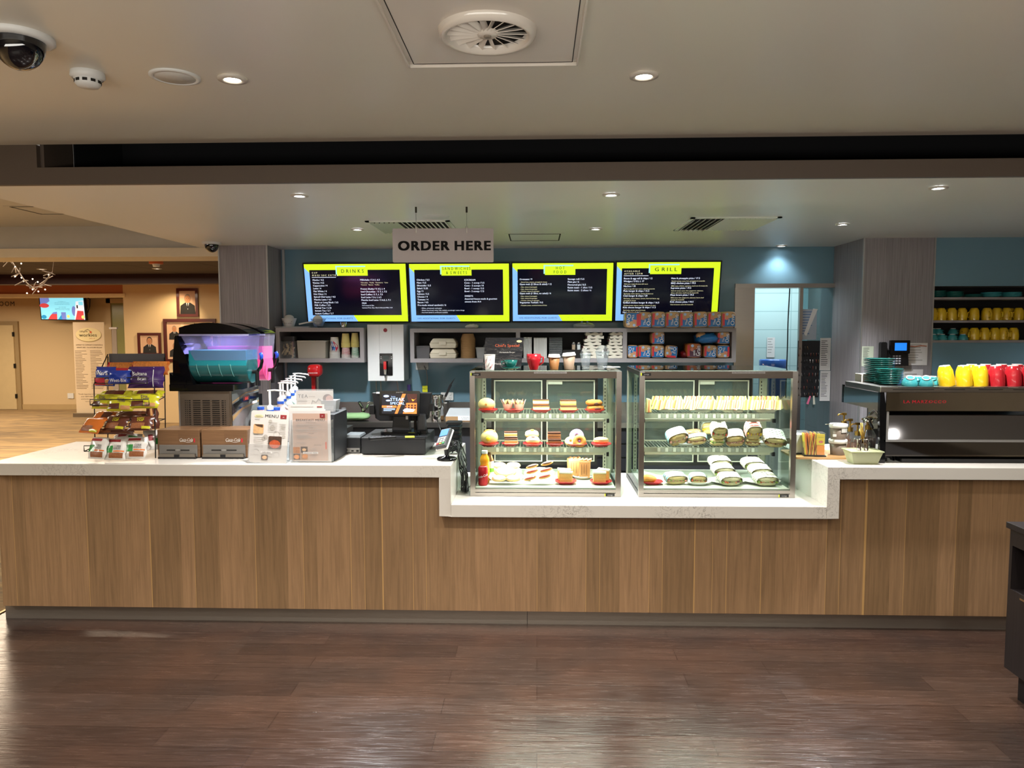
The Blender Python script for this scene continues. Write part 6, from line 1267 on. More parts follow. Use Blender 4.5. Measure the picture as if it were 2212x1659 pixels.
# shelf 2, left case
for px, lb in ((1055, 'red plate under the lemon-topped bun, middle shelf'), (1102, 'red plate under the layered caramel slices'), (1151, 'red plate under the iced buns'), (1199, 'red plate under the chocolate slices'), (1247, 'red plate under the doughnuts'), (1300, 'red plate under the seeded roll')):
    plate(lb, px, Yf1-.02, Z2, .070 if px not in (1102, 1199) else .06, REDP, 1, .9)
t = food('lemon_bun', 'glazed bun with a yellow centre at the left of the middle shelf', 'bun', 1057, Yf1-.03, Z2+.01); MB().ball((0, 0, .047), (.057, .050, .048), BUN, 22, 12, .03, 5).build('dough', t); MB().ball((-.005, -.048, .045), (.016, .008, .014), YOL, 12, 8).build('centre', t); MB().ball((0, .01, .072), (.045, .04, .028), CRUST, 16, 8, .05, 6).build('crust', t)
def tall_slice(px, cols, la, lb): two_slices(px, cols, la, lb, .085, Z2, Yf1-.02)
tall_slice(1104, [(.008, CHOC), (.005, CREAMY), (.014, SPG), (.006, CREAMY), (.008, CHOC)], 'lower layered caramel slice on the middle shelf', 'upper layered caramel slice on the middle shelf')
tall_slice(1198, [(.010, BRNB), (.004, CHOC), (.013, BRNB), (.005, CHOC), (.008, CHOC)], 'lower chocolate slice on the middle shelf', 'upper chocolate slice on the middle shelf')
for i, (px, dy, dz, lb, m_) in enumerate(((1149, .03, .035, 'rear iced bun with a yellow dab', YOL), (1151, -.015, .0, 'front iced bun with sprinkled cream', HAM))):
    t = food('iced_bun', lb, 'bun', px, Yf1-.02+dy, Z2+.012+dz); MB().ball((0, 0, .024), (.046, .036, .027), BUN, 20, 10, .02, i).build('dough', t); MB().ball((0, -.004, .034), (.044, .034, .022), CREAMY, 18, 8, .03, i).build('icing', t); MB().ball((.002, -.02, .055), (.014, .01, .007), m_, 12, 6).build('topping', t)
rx90 = Matrix.Rotation(R(60), 4, 'X')
t = food('purple_doughnut', 'doughnut with striped purple icing behind the plain ones', 'doughnut', 1246, Yf1+.02, Z2+.06); donut(t, (0, 0, 0), .030, .019, BUN, PURP, Matrix.Rotation(R(70), 4, 'X'))
t = food('cinnamon_doughnut', 'plain ring doughnut in front with its hole showing', 'doughnut', 1252, Yf1-.05, Z2+.036); donut(t, (0, 0, 0), .026, .018, CRUST, None, Matrix.Rotation(R(75), 4, 'X'))
t = food('cinnamon_doughnut', 'plain doughnut leaning at the left under the purple one', 'doughnut', 1233, Yf1-.02, Z2+.03); donut(t, (0, 0, 0), .024, .016, BUN, None, Matrix.Rotation(R(40), 4, 'X'))
t = food('seeded_roll', 'oval seeded roll alone on the right-hand red plate', 'roll', 1299, Yf1-.02, Z2+.014); MB().ball((0, 0, .022), (.052, .034, .023), BUN, 20, 10, .01, 2).build('dough', t); MB().ball((0, -.003, .030), (.050, .033, .018), mat('seed_topping', 'C8B078', .8, var=.5, vscale=260, bump=.4), 20, 8).build('seed_topping', t)
# deck, left case
CAN = mat('red_can', 'B8202A', .25, .4); 
p = base(1044, 1051, ZD); t = thing('drink_can', 'red cola can at the front left corner of the deck', 'can', (X(1043.5, 4.64, 1040), 4.64, ZD)); MB().lathe([(.027, 0), (.031, .006), (.031, .108), (.026, .118), (.026, .121), (.0001, .119)], CAN, 24).build('can_body', t); MB().lathe([(.0262, .1185), (.027, .121), (.024, .121)], STEELX, 24, caps=False).build('can_rim', t)
mb = MB(); mb.text('Coca-Cola', 0, .055, .016, WT, 0, 'C', 1, True, wid=.075)
for k in range(len(mb.v)): x, y, z = mb.v[k]; a_ = x/.031; rq = .0316-y; mb.v[k] = (rq*sin(a_), -rq*cos(a_), z+.25*(x))
mb.build('lettering', t)
t = thing('juice_bottle', 'orange juice bottle with white cap behind the red can', 'bottle', (X(1047, 4.71, 1030), 4.715, ZD)); JU = mat('orange_juice', 'E89A1C', .15, coat=.5); MB().lathe([(.030, 0), (.032, .01), (.032, .11), (.026, .125), (.032, .14), (.028, .165), (.016, .185), (.016, .19), (.0001, .19)], JU, 22).build('bottle_body', t); MB().cyl((0, 0, .19), (0, 0, .208), .019, WPL, n=18).build('cap', t)
t = thing('juice_bottle', 'darker bottle with a green and white label at the back left', 'bottle', (X(1057, 4.80, 1030), 4.81, ZD)); MB().lathe([(.028, 0), (.029, .13), (.014, .17), (.014, .19), (.0001, .19)], mat('dark_juice', '6A4A28', .2), 18).build('bottle_body', t); MB().lathe([(.0296, .04), (.0296, .125)], WPL, 18, caps=False).lathe([(.030, .055), (.030, .08)], mat('lime_label', '70B838', .5), 18, caps=False).build('label', t)
def oval(px, Y, z, r, lab, sy=.6, tilt=0, m=WPLT):
    o = plate(lab, px, Y, z, r, m, 1, sy, None, 1030)
    if tilt: o.rotation_euler = (R(tilt), 0, 0); o.location.z += r*sy*abs(sin(R(tilt)))
    return o
def flatcake(nm, lab, px, Y, z, r, m, top=None, tp=None, rx=0, n=1, sx=1.0):
    t = food(nm, lab, 'pastry', px, Y, z, 1035); t.rotation_euler = (R(rx), 0, 0); MB().ball((0, 0, .008), (r*sx, r*.7, .010), m, 20, 8, .02, int(px)).build('dough', t)
    if top: MB().ball((0, 0, .014), (r*.85*sx, r*.55, .006), top, 18, 6, .03, int(px)+1).build('topping', t)
    return t
oval(1093, 4.70, ZD, .112, 'large oval plate of iced buns at the front left of the deck', .62, 22)
oval(1093, 4.86, ZD+.0, .105, 'round plate of iced buns behind the front one', .6, 30)
for i, (px, Y, dz, lb) in enumerate(((1078, 4.67, .030, 'iced bun at the front left of the large oval plate'), (1108, 4.67, .030, 'iced bun at the front right of the large oval plate'), (1092, 4.73, .062, 'big iced bun in the middle of the large oval plate'), (1078, 4.83, .085, 'iced bun at the back left of the rear plate'), (1109, 4.83, .085, 'iced bun at the back right of the rear plate'))):
    flatcake('iced_bun', lb, px, Y, ZD+dz, .048 if i != 2 else .075, BUN, CREAMY, None, 28)
oval(1165, 4.69, ZD, .105, 'oval plate of jam eclairs at the front of the deck', .55, 24); oval(1165, 4.84, ZD, .10, 'oval plate of chocolate eclairs behind the jam ones', .5, 34)
JAM = mat('red_jam', '9A2C1C', .3, coat=.4)
for i, (px, Y, dz, m_, lb) in enumerate(((1146, 4.66, .034, JAM, 'front left jam eclair'), (1177, 4.66, .045, JAM, 'front right jam eclair'), (1150, 4.72, .066, JAM, 'middle left jam eclair'), (1180, 4.72, .076, JAM, 'middle right jam eclair'), (1150, 4.80, .085, CHOC, 'rear left chocolate eclair'), (1182, 4.80, .105, CHOC, 'rear right chocolate eclair'))):
    t = flatcake('eclair', lb, px, Y, ZD+dz, .042, SPG, m_, None, 28); t.rotation_euler = (R(28), R(-14), R(8)); t.scale = (1, .55, 1)
for px, lb in ((1222, 'red plate of cake wedges in the middle of the deck'), (1298, 'red plate of cake wedges at the right end of the deck')): plate(lb, px, 4.70, ZD, .075, REDP, 1, .9, None, 1040)
def wedge(px, Y, z, lb, rz, m1=SPG):
    t = food('cake_wedge', lb, 'cake', px, Y, z, 1030); t.rotation_euler = (0, 0, rz); P = [(-.042, 0), (.036, -.01), (.042, .03), (-.03, .075)]
    MB().prism(P, 0, .028, m1, 'z').prism([(a*1.01, b*1.01) for a, b in P], .028, .032, CREAMY, 'z').prism(P, .032, .058, m1, 'z').build('sponge', t, bevel=.002); MB().prism([(a*1.06, b*1.06-.001) for a, b in P], .058, .070, CREAMY, 'z').build('icing', t, bevel=.004)
wedge(1223, 4.66, ZD+.012, 'front cake wedge with white icing on the middle red plate', 0); wedge(1221, 4.735, ZD+.014, 'rear cake wedge with white icing on the middle red plate', .25)
wedge(1296, 4.66, ZD+.012, 'front yellow cake wedge on the right-hand red plate', .12); wedge(1303, 4.735, ZD+.014, 'rear yellow cake wedge on the right-hand red plate', -.1)
plate('white plate under the caramel biscuit cakes', 1258, 4.86, ZD, .07, WPLT, 1, .8, None, 1030)
CARA = mat('caramel_biscuit', 'B88858', .6, var=.1)
for i, (px, Y, rz, lb) in enumerate(((1238, 4.90, .2, 'rear left biscuit cake with chocolate drips'), (1263, 4.84, -.12, 'front right biscuit cake with chocolate drips'))):
    t = food('biscuit_cake', lb, 'cake', px, Y, ZD+.012, 1020); t.rotation_euler = (0, 0, rz); MB().box(-.034, .034, -.025, .025, 0, .11, CARA, -.003).build('cake', t, bevel=.004)
    mb = MB(); [mb.box(x-.0012, x+.0012, -.0275, -.026, .02+.01*abs(k), .095, CHOC) for k, x in ((0, -.018), (1, -.002), (0, .014))]; mb.build('chocolate_drip', t)
    for k in range(9): MB().box(-.036+.009*k, -.028+.009*k, -.026, .02, .108, .118+.004*(k % 3), CARA).build('biscuit_curl', t)
# ---------------------------------------------------------------- right case
Za, Zb2 = sh2[0], sh2[1]
def sandwich(x, y, z, rz, lean, lab, seed, group):
    rd = random.Random(seed); t = thing('sandwich_wedge', lab, 'sandwich', (x, y, z), 0, group); t.rotation_euler = (R(lean), R(rd.uniform(-6, 6)), rz)
    tri = [(-.040, 0), (.040, 0), (.002, .060)]; k = 0
    fill = rd.choice([(REDF, GRNF), (REDF, CREAMY), (HAM, YOL), (ORGF, GRNF), (GRNF, CREAMY), (REDF, HAM)])
    MB().prism(tri, -.015, -.008, WB).build('bread_slice', t); MB().prism([(a*.98, b*.97) for a, b in tri], -.008, 0, fill[0]).prism([(a*.97, b*.96) for a, b in tri], 0, .008, fill[1]).build('filling', t); MB().prism(tri, .008, .015, WB).build('bread_slice', t)
pos = (1444, 1514, 1585, 1655)
names = ('far left', 'second', 'third', 'far right')
for i, px in enumerate(pos):
    Y = 4.87; o = plate('white platter of sandwich wedges, %s on the top shelf of the right case' % names[i], px, Y, Za, .098, WPLT, 1, .75); o.scale = (1, 1, 1.5)
    x0 = o.location.x
    for r_ in range(2):
        for k in range(6):
            sandwich(x0-.082+.0325*k, Y-.040+.06*r_, Za+.024+.020*r_, R(52+random.uniform(-12, 12)), -6, 'sandwich wedges standing in two rows on the %s platter' % names[i], i*20+r_*6+k, 'sandwich wedges on the %s platter' % names[i])
t = food('sandwich_half', 'single tall sandwich half standing at the left end of the top shelf', 'sandwich', 1400, 4.84, Za+.002); MB().prism([(-.018, 0), (.02, 0), (.014, .085), (-.01, .09)], -.03, .03, WB).build('bread', t, bevel=.004); MB().prism([(-.002, .001), (.004, .001), (.003, .086), (-.001, .086)], -.0305, .0305, REDF).build('filling', t)
# wrapped rolls
WRP = glass('cling_wrap', 'F6F6F2', .04, .06)
PAT = mat('check_print_paper', 'DAD8CC', .6, var=0); STR = mat('blue_stripe_print', '58A4C0', .5, var=0); CHK = mat('charcoal_check', '3A3A3C', .5, var=0); REDW = mat('red_stripe_print', 'C8483C', .5, var=0)
def roll(lab, px, Y, z, w, h, d, bread=BUN, band=PAT, style='check', rot=(0, 0, 0), seed=0, fills=(GRNF, REDF, HAM), bandv=(.35, 1.0), py=960):
    """filled roll, cut side toward the customer, in a printed paper band and cling wrap"""
    z += d*.18*abs(sin(rot[0]))+w*.18*abs(sin(rot[1])); t = food('wrapped_roll', lab, 'roll', px, Y, z, py); t.rotation_euler = rot; rd = random.Random(seed)
    MB().ball((0, 0, h*.27), (w/2, d/2, h*.27), bread, 20, 10, .03, seed, .7).build('bread_base', t); MB().ball((0, 0, h*.70), (w/2, d/2, h*.30), bread, 20, 10, .03, seed+1, .7).build('bread_top', t)
    mb = MB()
    for k in range(9): f_ = fills[k % len(fills)]; mb.ball((-w*.42+w*.84*k/8, -d*.36+rd.uniform(-.004, .004), h*.46+rd.uniform(-.006, .006)), (w*.07, d*.13, h*.10), f_, 8, 6, .2, k)
    mb.ball((0, 0, h*.46), (w*.46, d*.44, h*.09), fills[0], 16, 6, .1, 3); mb.build('filling', t)
    if band:
        zc_ = h*.5; n_ = 18; g = []
        for i in range(n_+1):
            a_ = pi*(1.12-1.24*i/n_); g.append((w*.535*math.copysign(abs(cos(a_))**.7, cos(a_)), zc_+h*.535*math.copysign(abs(sin(a_))**.7, sin(a_))))
        y0, y1 = -d*.42, d*.42; mb = MB(); v = [(a, y0, b) for a, b in g]+[(a, y1, b) for a, b in g]; mb.add(v, [(i, i+1, n_+2+i, n_+1+i) for i in range(n_)], band, True)
        o = mb.build('paper_band', t); mb = MB()
        for i in range(n_):
            (a, b), (c, e) = g[i], g[i+1]; q = 1.012
            if style == 'stripe':
                for s0, s1 in ((.05, .25), (.45, .65), (.8, .95)): mb.add([(a*q, y0+(y1-y0)*s0, zc_+(b-zc_)*q), (c*q, y0+(y1-y0)*s0, zc_+(e-zc_)*q), (c*q, y0+(y1-y0)*s1, zc_+(e-zc_)*q), (a*q, y0+(y1-y0)*s1, zc_+(b-zc_)*q)], [(0, 1, 2, 3)], STR if band is PAT else REDW)
            else:
                for j in range(8):
                    if (i+j) % 2: continue
                    s0, s1 = j/8, (j+.55)/8; mb.add([(a*q, y0+(y1-y0)*s0, zc_+(b-zc_)*q), (a*q+(c-a)*.6, y0+(y1-y0)*s0, zc_+(b+(e-b)*.6-zc_)*q), (a*q+(c-a)*.6, y0+(y1-y0)*s1, zc_+(b+(e-b)*.6-zc_)*q), (a*q, y0+(y1-y0)*s1, zc_+(b-zc_)*q)], [(0, 1, 2, 3)], CHK)
        mb.build('band_print', t)
    MB().ball((0, 0, h*.5), (w*.57, d*.54, h*.56), WRP, 20, 12, .05, seed+7, .75).build('cling_wrap', t); return t
plate('white plate under the blue-striped pack and the toasted roll', 1484, 4.86, Zb2, .115, WPLT, 1, .6, None, 975)
roll('large round pack with blue striped band leaning at the left of the middle shelf', 1465, 4.86, Zb2+.008, .125, .088, .10, BUN, PAT, 'stripe', (R(24), R(-18), 0), 1, (HAM, CREAMY))
roll('toasted orange roll behind the blue-banded half roll', 1497, 4.90, Zb2+.055, .10, .045, .08, CRUST, None, '', (0, R(-5), 0), 2, (HAM,)); roll('half roll in blue band lying in front on the plate', 1507, 4.83, Zb2+.012, .12, .058, .09, BUN, PAT, 'stripe', (R(10), R(-10), R(-15)), 3, (HAM, BRNB))
roll('small check-wrapped roll at the back of the middle shelf', 1527, 4.98, Zb2+.06, .08, .08, .08, WB, PAT, 'check', (0, 0, 0), 4, (YOL,))
roll('upright roll with bright white paper band, stacked upper of the left pair', 1550, 4.84, Zb2+.055, .095, .10, .09, WB, PAT, 'check', (R(30), 0, 0), 5, (REDF, GRNF)); roll('lower roll of the left stacked pair', 1548, 4.84, Zb2+.004, .085, .05, .08, WB, None, '', (0, 0, 0), 6, (GRNF,))
roll('wide roll with plain white printed band in the centre right of the middle shelf', 1587, 4.85, Zb2+.004, .115, .085, .11, BUN, PAT, 'check', (R(22), R(-6), R(-8)), 7, (HAM,))
roll('upright roll with red striped band, upper of the right pair', 1624, 4.84, Zb2+.052, .095, .105, .09, WB, CARD, 'stripe', (R(26), 0, 0), 8, (YOL, HAM)); roll('lower roll of the right stacked pair, red band', 1625, 4.84, Zb2+.004, .09, .05, .08, WB, None, '', (0, 0, 0), 9, (BRNB,))
roll('large houndstooth-wrapped sandwich at the right end of the middle shelf', 1668, 4.85, Zb2+.006, .135, .078, .12, WB, PAT, 'check', (R(30), R(6), 0), 10, (BRNB, HAM))
plate('white plate under the houndstooth-wrapped sandwich', 1655, 4.90, Zb2, .10, WPLT, 1, .5, None, 975)
# deck, right case
Yd = 4.69
t = food('golden_pastry', 'golden pastry on a red plate at the left end of the deck', 'pastry', 1400, Yd, ZD+.012, 1040); MB().ball((0, 0, .022), (.052, .04, .026), mat('golden_pastry_top', 'D08A34', .6, var=.35, vscale=60, bump=.4), 20, 10, .08, 3).build('crust', t); plate('red plate under the golden pastry in the right case', 1408, Yd+.01, ZD, .075, REDP, 1, .8, None, 1040)
roll('half sandwich in blue paper, second from the left on the deck', 1458, Yd+.02, ZD+.004, .13, .06, .09, WB, PAT, 'stripe', (R(12), 0, R(10)), 20, (HAM, GRNF), py=1040); plate('white plate under the small blue-banded half sandwich', 1508, Yd, ZD, .082, WPLT, 1, .7, None, 1040); roll('small half sandwich in blue paper on a white plate', 1507, Yd, ZD+.010, .098, .056, .08, WB, PAT, 'stripe', (R(10), 0, 0), 21, (REDF, GRNF, BRNB), py=1040)
def wrapr(lab, px, Y, z, seed, w=.13): return roll(lab, px, Y, z, w, .062, .10, mat('tortilla', 'D8D0A8', .7, var=.1), PAT, 'check', (R(14), 0, R(6)), seed, (GRNF, REDF, ORGF, mat('beetroot_filling', '6A2238', .5, var=.2)), py=1035)
wrapr('salad wrap at the front in the centre of the deck', 1575, Yd-.01, ZD+.006, 30, .13); wrapr('salad wrap in the middle of the centre pile', 1560, Yd+.08, ZD+.045, 31); wrapr('salad wrap at the back of the centre pile', 1553, Yd+.17, ZD+.080, 32)
wrapr('salad wrap at the front of the right pile', 1652, Yd-.01, ZD+.006, 33, .135); wrapr('salad wrap in the middle of the right pile', 1640, Yd+.08, ZD+.040, 34); wrapr('salad wrap at the back of the right pile', 1624, Yd+.17, ZD+.070, 35)
plate('white platter under the centre pile of wraps', 1568, Yd+.05, ZD, .12, WPLT, 1, .8, None, 1045); plate('white platter under the right pile of wraps', 1645, Yd+.05, ZD, .12, WPLT, 1, .8, None, 1045)
# ---------------------------------------------------------------- on top of the left case
zt = ztop+.001
def top(px, Y): return Vector((X(px, Y, 790), Y, zt))
t = thing('printed_cup', 'white paper cup printed with red and black lettering on the left case', 'cup', top(1058, 4.62)); MB().lathe([(.027, 0), (.034, .095), (.032, .095), (.025, .004), (.0001, .004)], PAPW, 24).torus((0, 0, .095), .034, .0018, PAPW, 24, 6).build('cup_wall', t)
mb = MB()
for k, (s_, m_, dx, dz) in enumerate((('FRESH', RDP, -.022, .05), ('TASTY', INK, -.002, .03), ('FRESH', RDP, .016, .022), ('TASTY', INK, -.014, .068), ('HOT', RDP, .012, .066), ('HOT', RDP, -.024, .016), ('CRISP', INK, .004, .008))): mb.text(s_, dx, dz, .008, m_, 0, 'C', 1, True, rot=1.0)
for k in range(len(mb.v)): x, y, z = mb.v[k]; r_ = .0276+.007*z/.095-y; a_ = max(-1.3, min(1.3, x/r_)); mb.v[k] = (r_*sin(a_), -r_*cos(a_), min(max(z, .004), .09))
mb.build('lettering', t)
TEALG = mat('teal_glaze', '1E6660', .12, coat=.6); REDG = mat('red_glaze', 'B0202A', .2, coat=.5); YELG = mat('yellow_glaze', 'E0B81C', .15, coat=.6); AQUAG = mat('aqua_glaze', '3E9AA0', .15, coat=.6)
t = thing('teal_cup', 'teal coffee cup on the left case', 'cup', top(1103, 4.66)+Vector((0, 0, .014))); MB().lathe([(.02, 0), (.034, .012), (.044, .045), (.0415, .045), (.03, .014), (.0001, .008)], TEALG, 28).build('bowl', t); MB().tube([(-.04, 0, .038), (-.058, 0, .036), (-.056, 0, .018), (-.036, 0, .014)], .004, TEALG, 8).build('handle', t)
solo('teal_saucer', MB().lathe([(.03, 0), (.035, .003), (.064, .014), (.062, .016), (.03, .007), (.0001, .007)], TEALG, 32), 'teal saucer under the coffee cup on the left case', 'saucer', top(1103, 4.66))
t = thing('red_mug', 'tall red mug in the middle of the left case top', 'mug', top(1153, 4.64)); MB().lathe([(.026, 0), (.030, .01), (.044, .06), (.044, .098), (.041, .098), (.036, .05), (.0001, .006)], REDG, 28).build('mug_body', t); MB().tube([(.042, -.01, .08), (.060, -.01, .078), (.058, -.01, .045), (.034, -.01, .028)], .0055, REDG, 8).build('handle', t)
def takeaway(px, Y, h, r, m, lab, tilt=0):
    t = thing('takeaway_cup', lab, 'cup', top(px, Y)); MB().lathe([(r*.72, 0), (r, h), (r-.002, h), (.0001, h-.004)], m, 26).build('cup_wall', t)
    o = MB().lathe([(r*1.08, -.002), (r*1.08, .006), (r*1.0, .008), (r*.94, .018), (r*.88, .018), (.0001, .014)], WPL, 26).build('lid', t, loc=(0, 0, h)); o.rotation_euler = (0, R(tilt), 0)
KR2 = mat('brown_ripple_cup', '8A5E32', .6); KR3 = mat('taupe_cup', '8C7864', .6)
takeaway(1197, 4.66, .078, .036, KR2, 'smaller brown takeaway cup with white lid'); takeaway(1229, 4.68, .087, .040, KR3, 'larger taupe takeaway cup with tilted white lid', -6)
PETC = glass('pet_plastic', 'F2F6F8', .04, .04)
for px, Y, h, r, lb in ((1265, 4.70, .092, .034, 'smaller clear dome-lidded cup near the right end of the case top'), (1301, 4.72, .105, .042, 'larger clear dome-lidded cup at the right end of the case top')):
    t = thing('clear_cup', lb, 'cup', top(px, Y)); MB().lathe([(r*.68, 0), (r, h), (r-.002, h), (r*.66, .003), (.0001, .003)], PETC, 26).build('cup_wall', t); MB().lathe([(r*1.08, h), (r*1.08, h+.006), (r*.98, h+.008)]+[(r*.95*cos(a), h+.008+r*.9*sin(a)) for a in (.2, .5, .8, 1.1, 1.35)], PETC, 26, caps=False).torus((0, 0, h+.003), r*1.05, .0025, PETC, 26, 6).build('dome_lid', t)
# specials board
Yb_ = 4.80; a, b = at(1047, 729, Yb_), at(1137, 796, Yb_)
t = thing('specials_board', 'dark glossy specials board standing behind the cups on the left case', 'sign', (at(1089, 790, Yb_).x, Yb_, zt)); w = .26; h = a.z-zt; t.rotation_euler = (R(-8), 0, R(2)); BRD = mat('glossy_black_board', '1C1E24', .12, var=.2, vscale=30, bump=.5, bscale=14)
mb = MB().add([(-w/2-.01, 0, 0), (w/2-.02, 0, 0), (w/2, 0, h), (-w/2+.01, 0, h), (-w/2-.01, .004, 0), (w/2-.02, .004, 0), (w/2, .004, h), (-w/2+.01, .004, h)], [(0, 1, 2, 3), (5, 4, 7, 6), (0, 4, 5, 1), (1, 5, 6, 2), (2, 6, 7, 3), (3, 7, 4, 0)], BRD); mb.build('board', t)
mb = MB(); mb.text("Chef's Special", .02, h*.70, .018, mat('orange_script', 'D0603C', .5), -.002, 'C', 1, False, wid=.16); mb.text('Homemade Burger', .02, h*.5, .009, CARD, -.002, 'C'); mb.text('Members Price', -.01, h*.12, .012, CARD, -.002, 'C'); mb.disc(w*.38, h*.88, .018, .008, -.002, mat('logo_cream'), 16); mb.build('lettering', t)
solo('paper_sheet', MB().box(-.05, .06, -.03, .05, 0, .0012, CARD), 'white paper lying at the back right of the left case top', 'paper', top(1320, 4.95))
# ================================================================ right-hand counter
WDT = mat('bamboo_board', 'B08A5C', .5, var=.1, stretch=(2, 20, 1))
p = base(1715, 983); solo('wooden_tray', MB().rbox(0, X(1840, 4.62)-X(1712, 4.62), 0, .30, 0, .012, WDT, .03), 'bamboo board under the tea caddy and tubs', 'board', (X(1716, 4.60, 980), 4.585, ZC+.001))
zt3 = ZC+.014
def rp(px, Y, z=zt3, pcy=960): return Vector((X(px, Y, pcy), Y, z))
t = thing('milk_powder_box', 'clear box of white sachets with a spoon at the left of the board', 'box', rp(1731, 4.74)); MB().box(-.055, .045, -.05, .05, 0.006, .14, CLEAR).build('clear_walls', t); MB().box(-.05, .038, -.044, .044, .008, .125, PAPW).build('sachets', t, bevel=.004); MB().box(-.06, .05, -.055, .055, 0, .006, BLACK).build('foot', t); MB().tube([(-.035, 0, .12), (-.07, -.01, .18)], .003, WPL, 6).build('spoon', t)
t = thing('tea_caddy', 'clear caddy stuffed with yellow and orange tea sachets', 'tea caddy', rp(1757, 4.66)); t.rotation_euler = (0, 0, R(-8))
MB().box(-.062, .062, -.05, .05, 0.006, .145, glass('clear_acrylic', 'F4F6F4', .04, .03)).build('clear_walls', t); MB().box(-.066, .066, -.054, .054, 0, .006, BLACK).build('foot', t); MB().box(-.058, .058, -.01, .046, .008, .07, mat('brown_card', '6A3818', .7)).build('rear_sachets', t)  # rear sachets are one plain dark brown block
TO, TY = mat('orange_sachet', 'DE8A30', .45), mat('yellow_sachet', 'D8C040', .45)
for i in range(11):
    m_ = MB(); u = -.052+i*.0062; m_.M = Matrix.Translation((u, -.02+.004*(i % 3), .008)) @ Matrix.Rotation(R(random.uniform(-8, 10)), 4, 'Y'); m_.box(-.002, .002, -.022, .04, 0, .125+.015*random.random(), TO if i % 3 else TY); m_.build('tea_sachet', t)
MB().box(.012, .056, -.046, -.04, .01, .07, TO).build('tea_sachet', t); m_ = MB().box(.008, .056, -.046, -.04, .072, .14, TY); o = m_.build('tea_sachet', t)
mb = MB().disc(.034, .092, .013, .007, -.0465, RDP, 14); mb.text('Lipton', .034, .090, .005, WT, -.047, 'C', 1, True); mb.text('chamomile', .034, .118, .0055, mat('green_print', '3A7A30', .5), -.047, 'C'); mb.build('tea_label', o)
TUB = mat('choc_powder_tub', '76685C', .4, var=.05); 
for i, (z, lb) in enumerate(((zt3, 'lower tub of brown powder, white rim, on the board'), (zt3+.098, 'upper lidded tub of brown powder stacked on the lower one'))):
    t = thing('powder_tub', lb, 'tub', rp(1810, 4.70, z)); MB().lathe([(.044, 0), (.050, .075), (.0001, .075)], TUB, 28).build('tub_body', t); MB().lathe([(.0515, .072), (.055, .076), (.055, .094), (.050, .097), (.0001, .097)], WPL, 28).build('rim', t)
    if i: MB().lathe([(.0505, .045), (.052, .074)], WPL, 28, caps=False, rng=(pi*1.5, pi*2.2)).build('powder_line', t); MB().box(-.05, -.03, -.049, -.040, .02, .035, CARD).build('paper_label', t); MB().tube([(-.02, -.03, .1), (-.09, -.02, .094)], .002, STEELX, 6).build('spoon', t)
GOLD = mat('brass_pump', 'B8964C', .25, .9); SYR = mat('amber_syrup', '8A3E14', .08, coat=.6, var=.1)
def syrup(px, Y, lab, h=.12, pcy=940, body=SYR):
    t = thing('syrup_bottle', lab, 'bottle', rp(px, Y, ZC+.001, pcy)); MB().lathe([(.036, 0), (.038, .01), (.038, h*.65), (.0001, h*.65)], body, 20).build('syrup', t); MB().lathe([(.039, 0), (.039, h*.75), (.02, h), (.016, h+.01)], CLEAR, 20, caps=False).build('bottle_glass', t)
    MB().cyl((0, 0, h), (0, 0, h+.03), .018, GOLD, n=16).cyl((0, 0, h+.03), (0, 0, h+.075), .006, GOLD, n=10).box(-.012, .012, -.012, .012, h+.07, h+.085, GOLD).tube([(0, 0, h+.078), (-.04, -.01, h+.076), (-.045, -.01, h+.068)], .0045, GOLD, 6).build('pump', t)
syrup(1836, 4.86, 'amber syrup bottle with brass pump right behind the tubs', .135); syrup(1852, 4.78, 'amber syrup bottle with brass pump beside the coffee machine', .12); syrup(1874, 4.92, 'dark syrup bottle with pump tucked against the coffee machine', .14, 940, mat('dark_syrup', '3A1610', .1)); syrup(1822, 4.98, 'syrup bottle with brass pump farthest back behind the tubs', .16)
t = thing('lime_tub', 'translucent green-tinted tub of steel tools on the counter edge', 'tub', rp(1863, 4.47, ZC+.001, 985)); GT = glass('green_tint_plastic', 'C8CCA4', .55, .2)
MB().box(-.07, .07, -.045, .045, 0, .075, GT, -.022).build('tub_wall', t); MB().box(-.062, .062, -.04, .04, .004, .04, mat('cloudy_water', '9AA078', .3), -.008).build('cloudy_water', t); MB().tube([(-.095, -.07, .076), (.095, -.07, .076), (.095, .07, .076), (-.095, .07, .076)], .004, GT, 6, True).build('rim', t)
for x, lb in ((-.022, 0), (.02, 1)): MB().lathe([(.028, .045), (.022, .058), (.012, .075), (.016, .14), (.017, .145), (.0001, .14)], STEELX, 16, (x, 0, 0)).build('steel_tool', t)
t = thing('tongs_holder', 'steel cup of brass-handled utensils behind the green tub', 'utensil holder', rp(1866, 4.62, ZC+.001, 960)); MB().lathe([(.03, 0), (.036, .10), (.034, .10), (.0001, .01)], STEELX, 18).build('cup', t)
for i in range(7): MB().tube([(random.uniform(-.02, .02), 0, .05), (random.uniform(-.03, .02), random.uniform(-.01, .01), .15+random.uniform(0, .08))], .0035, GOLD, 6).build('utensil', t)
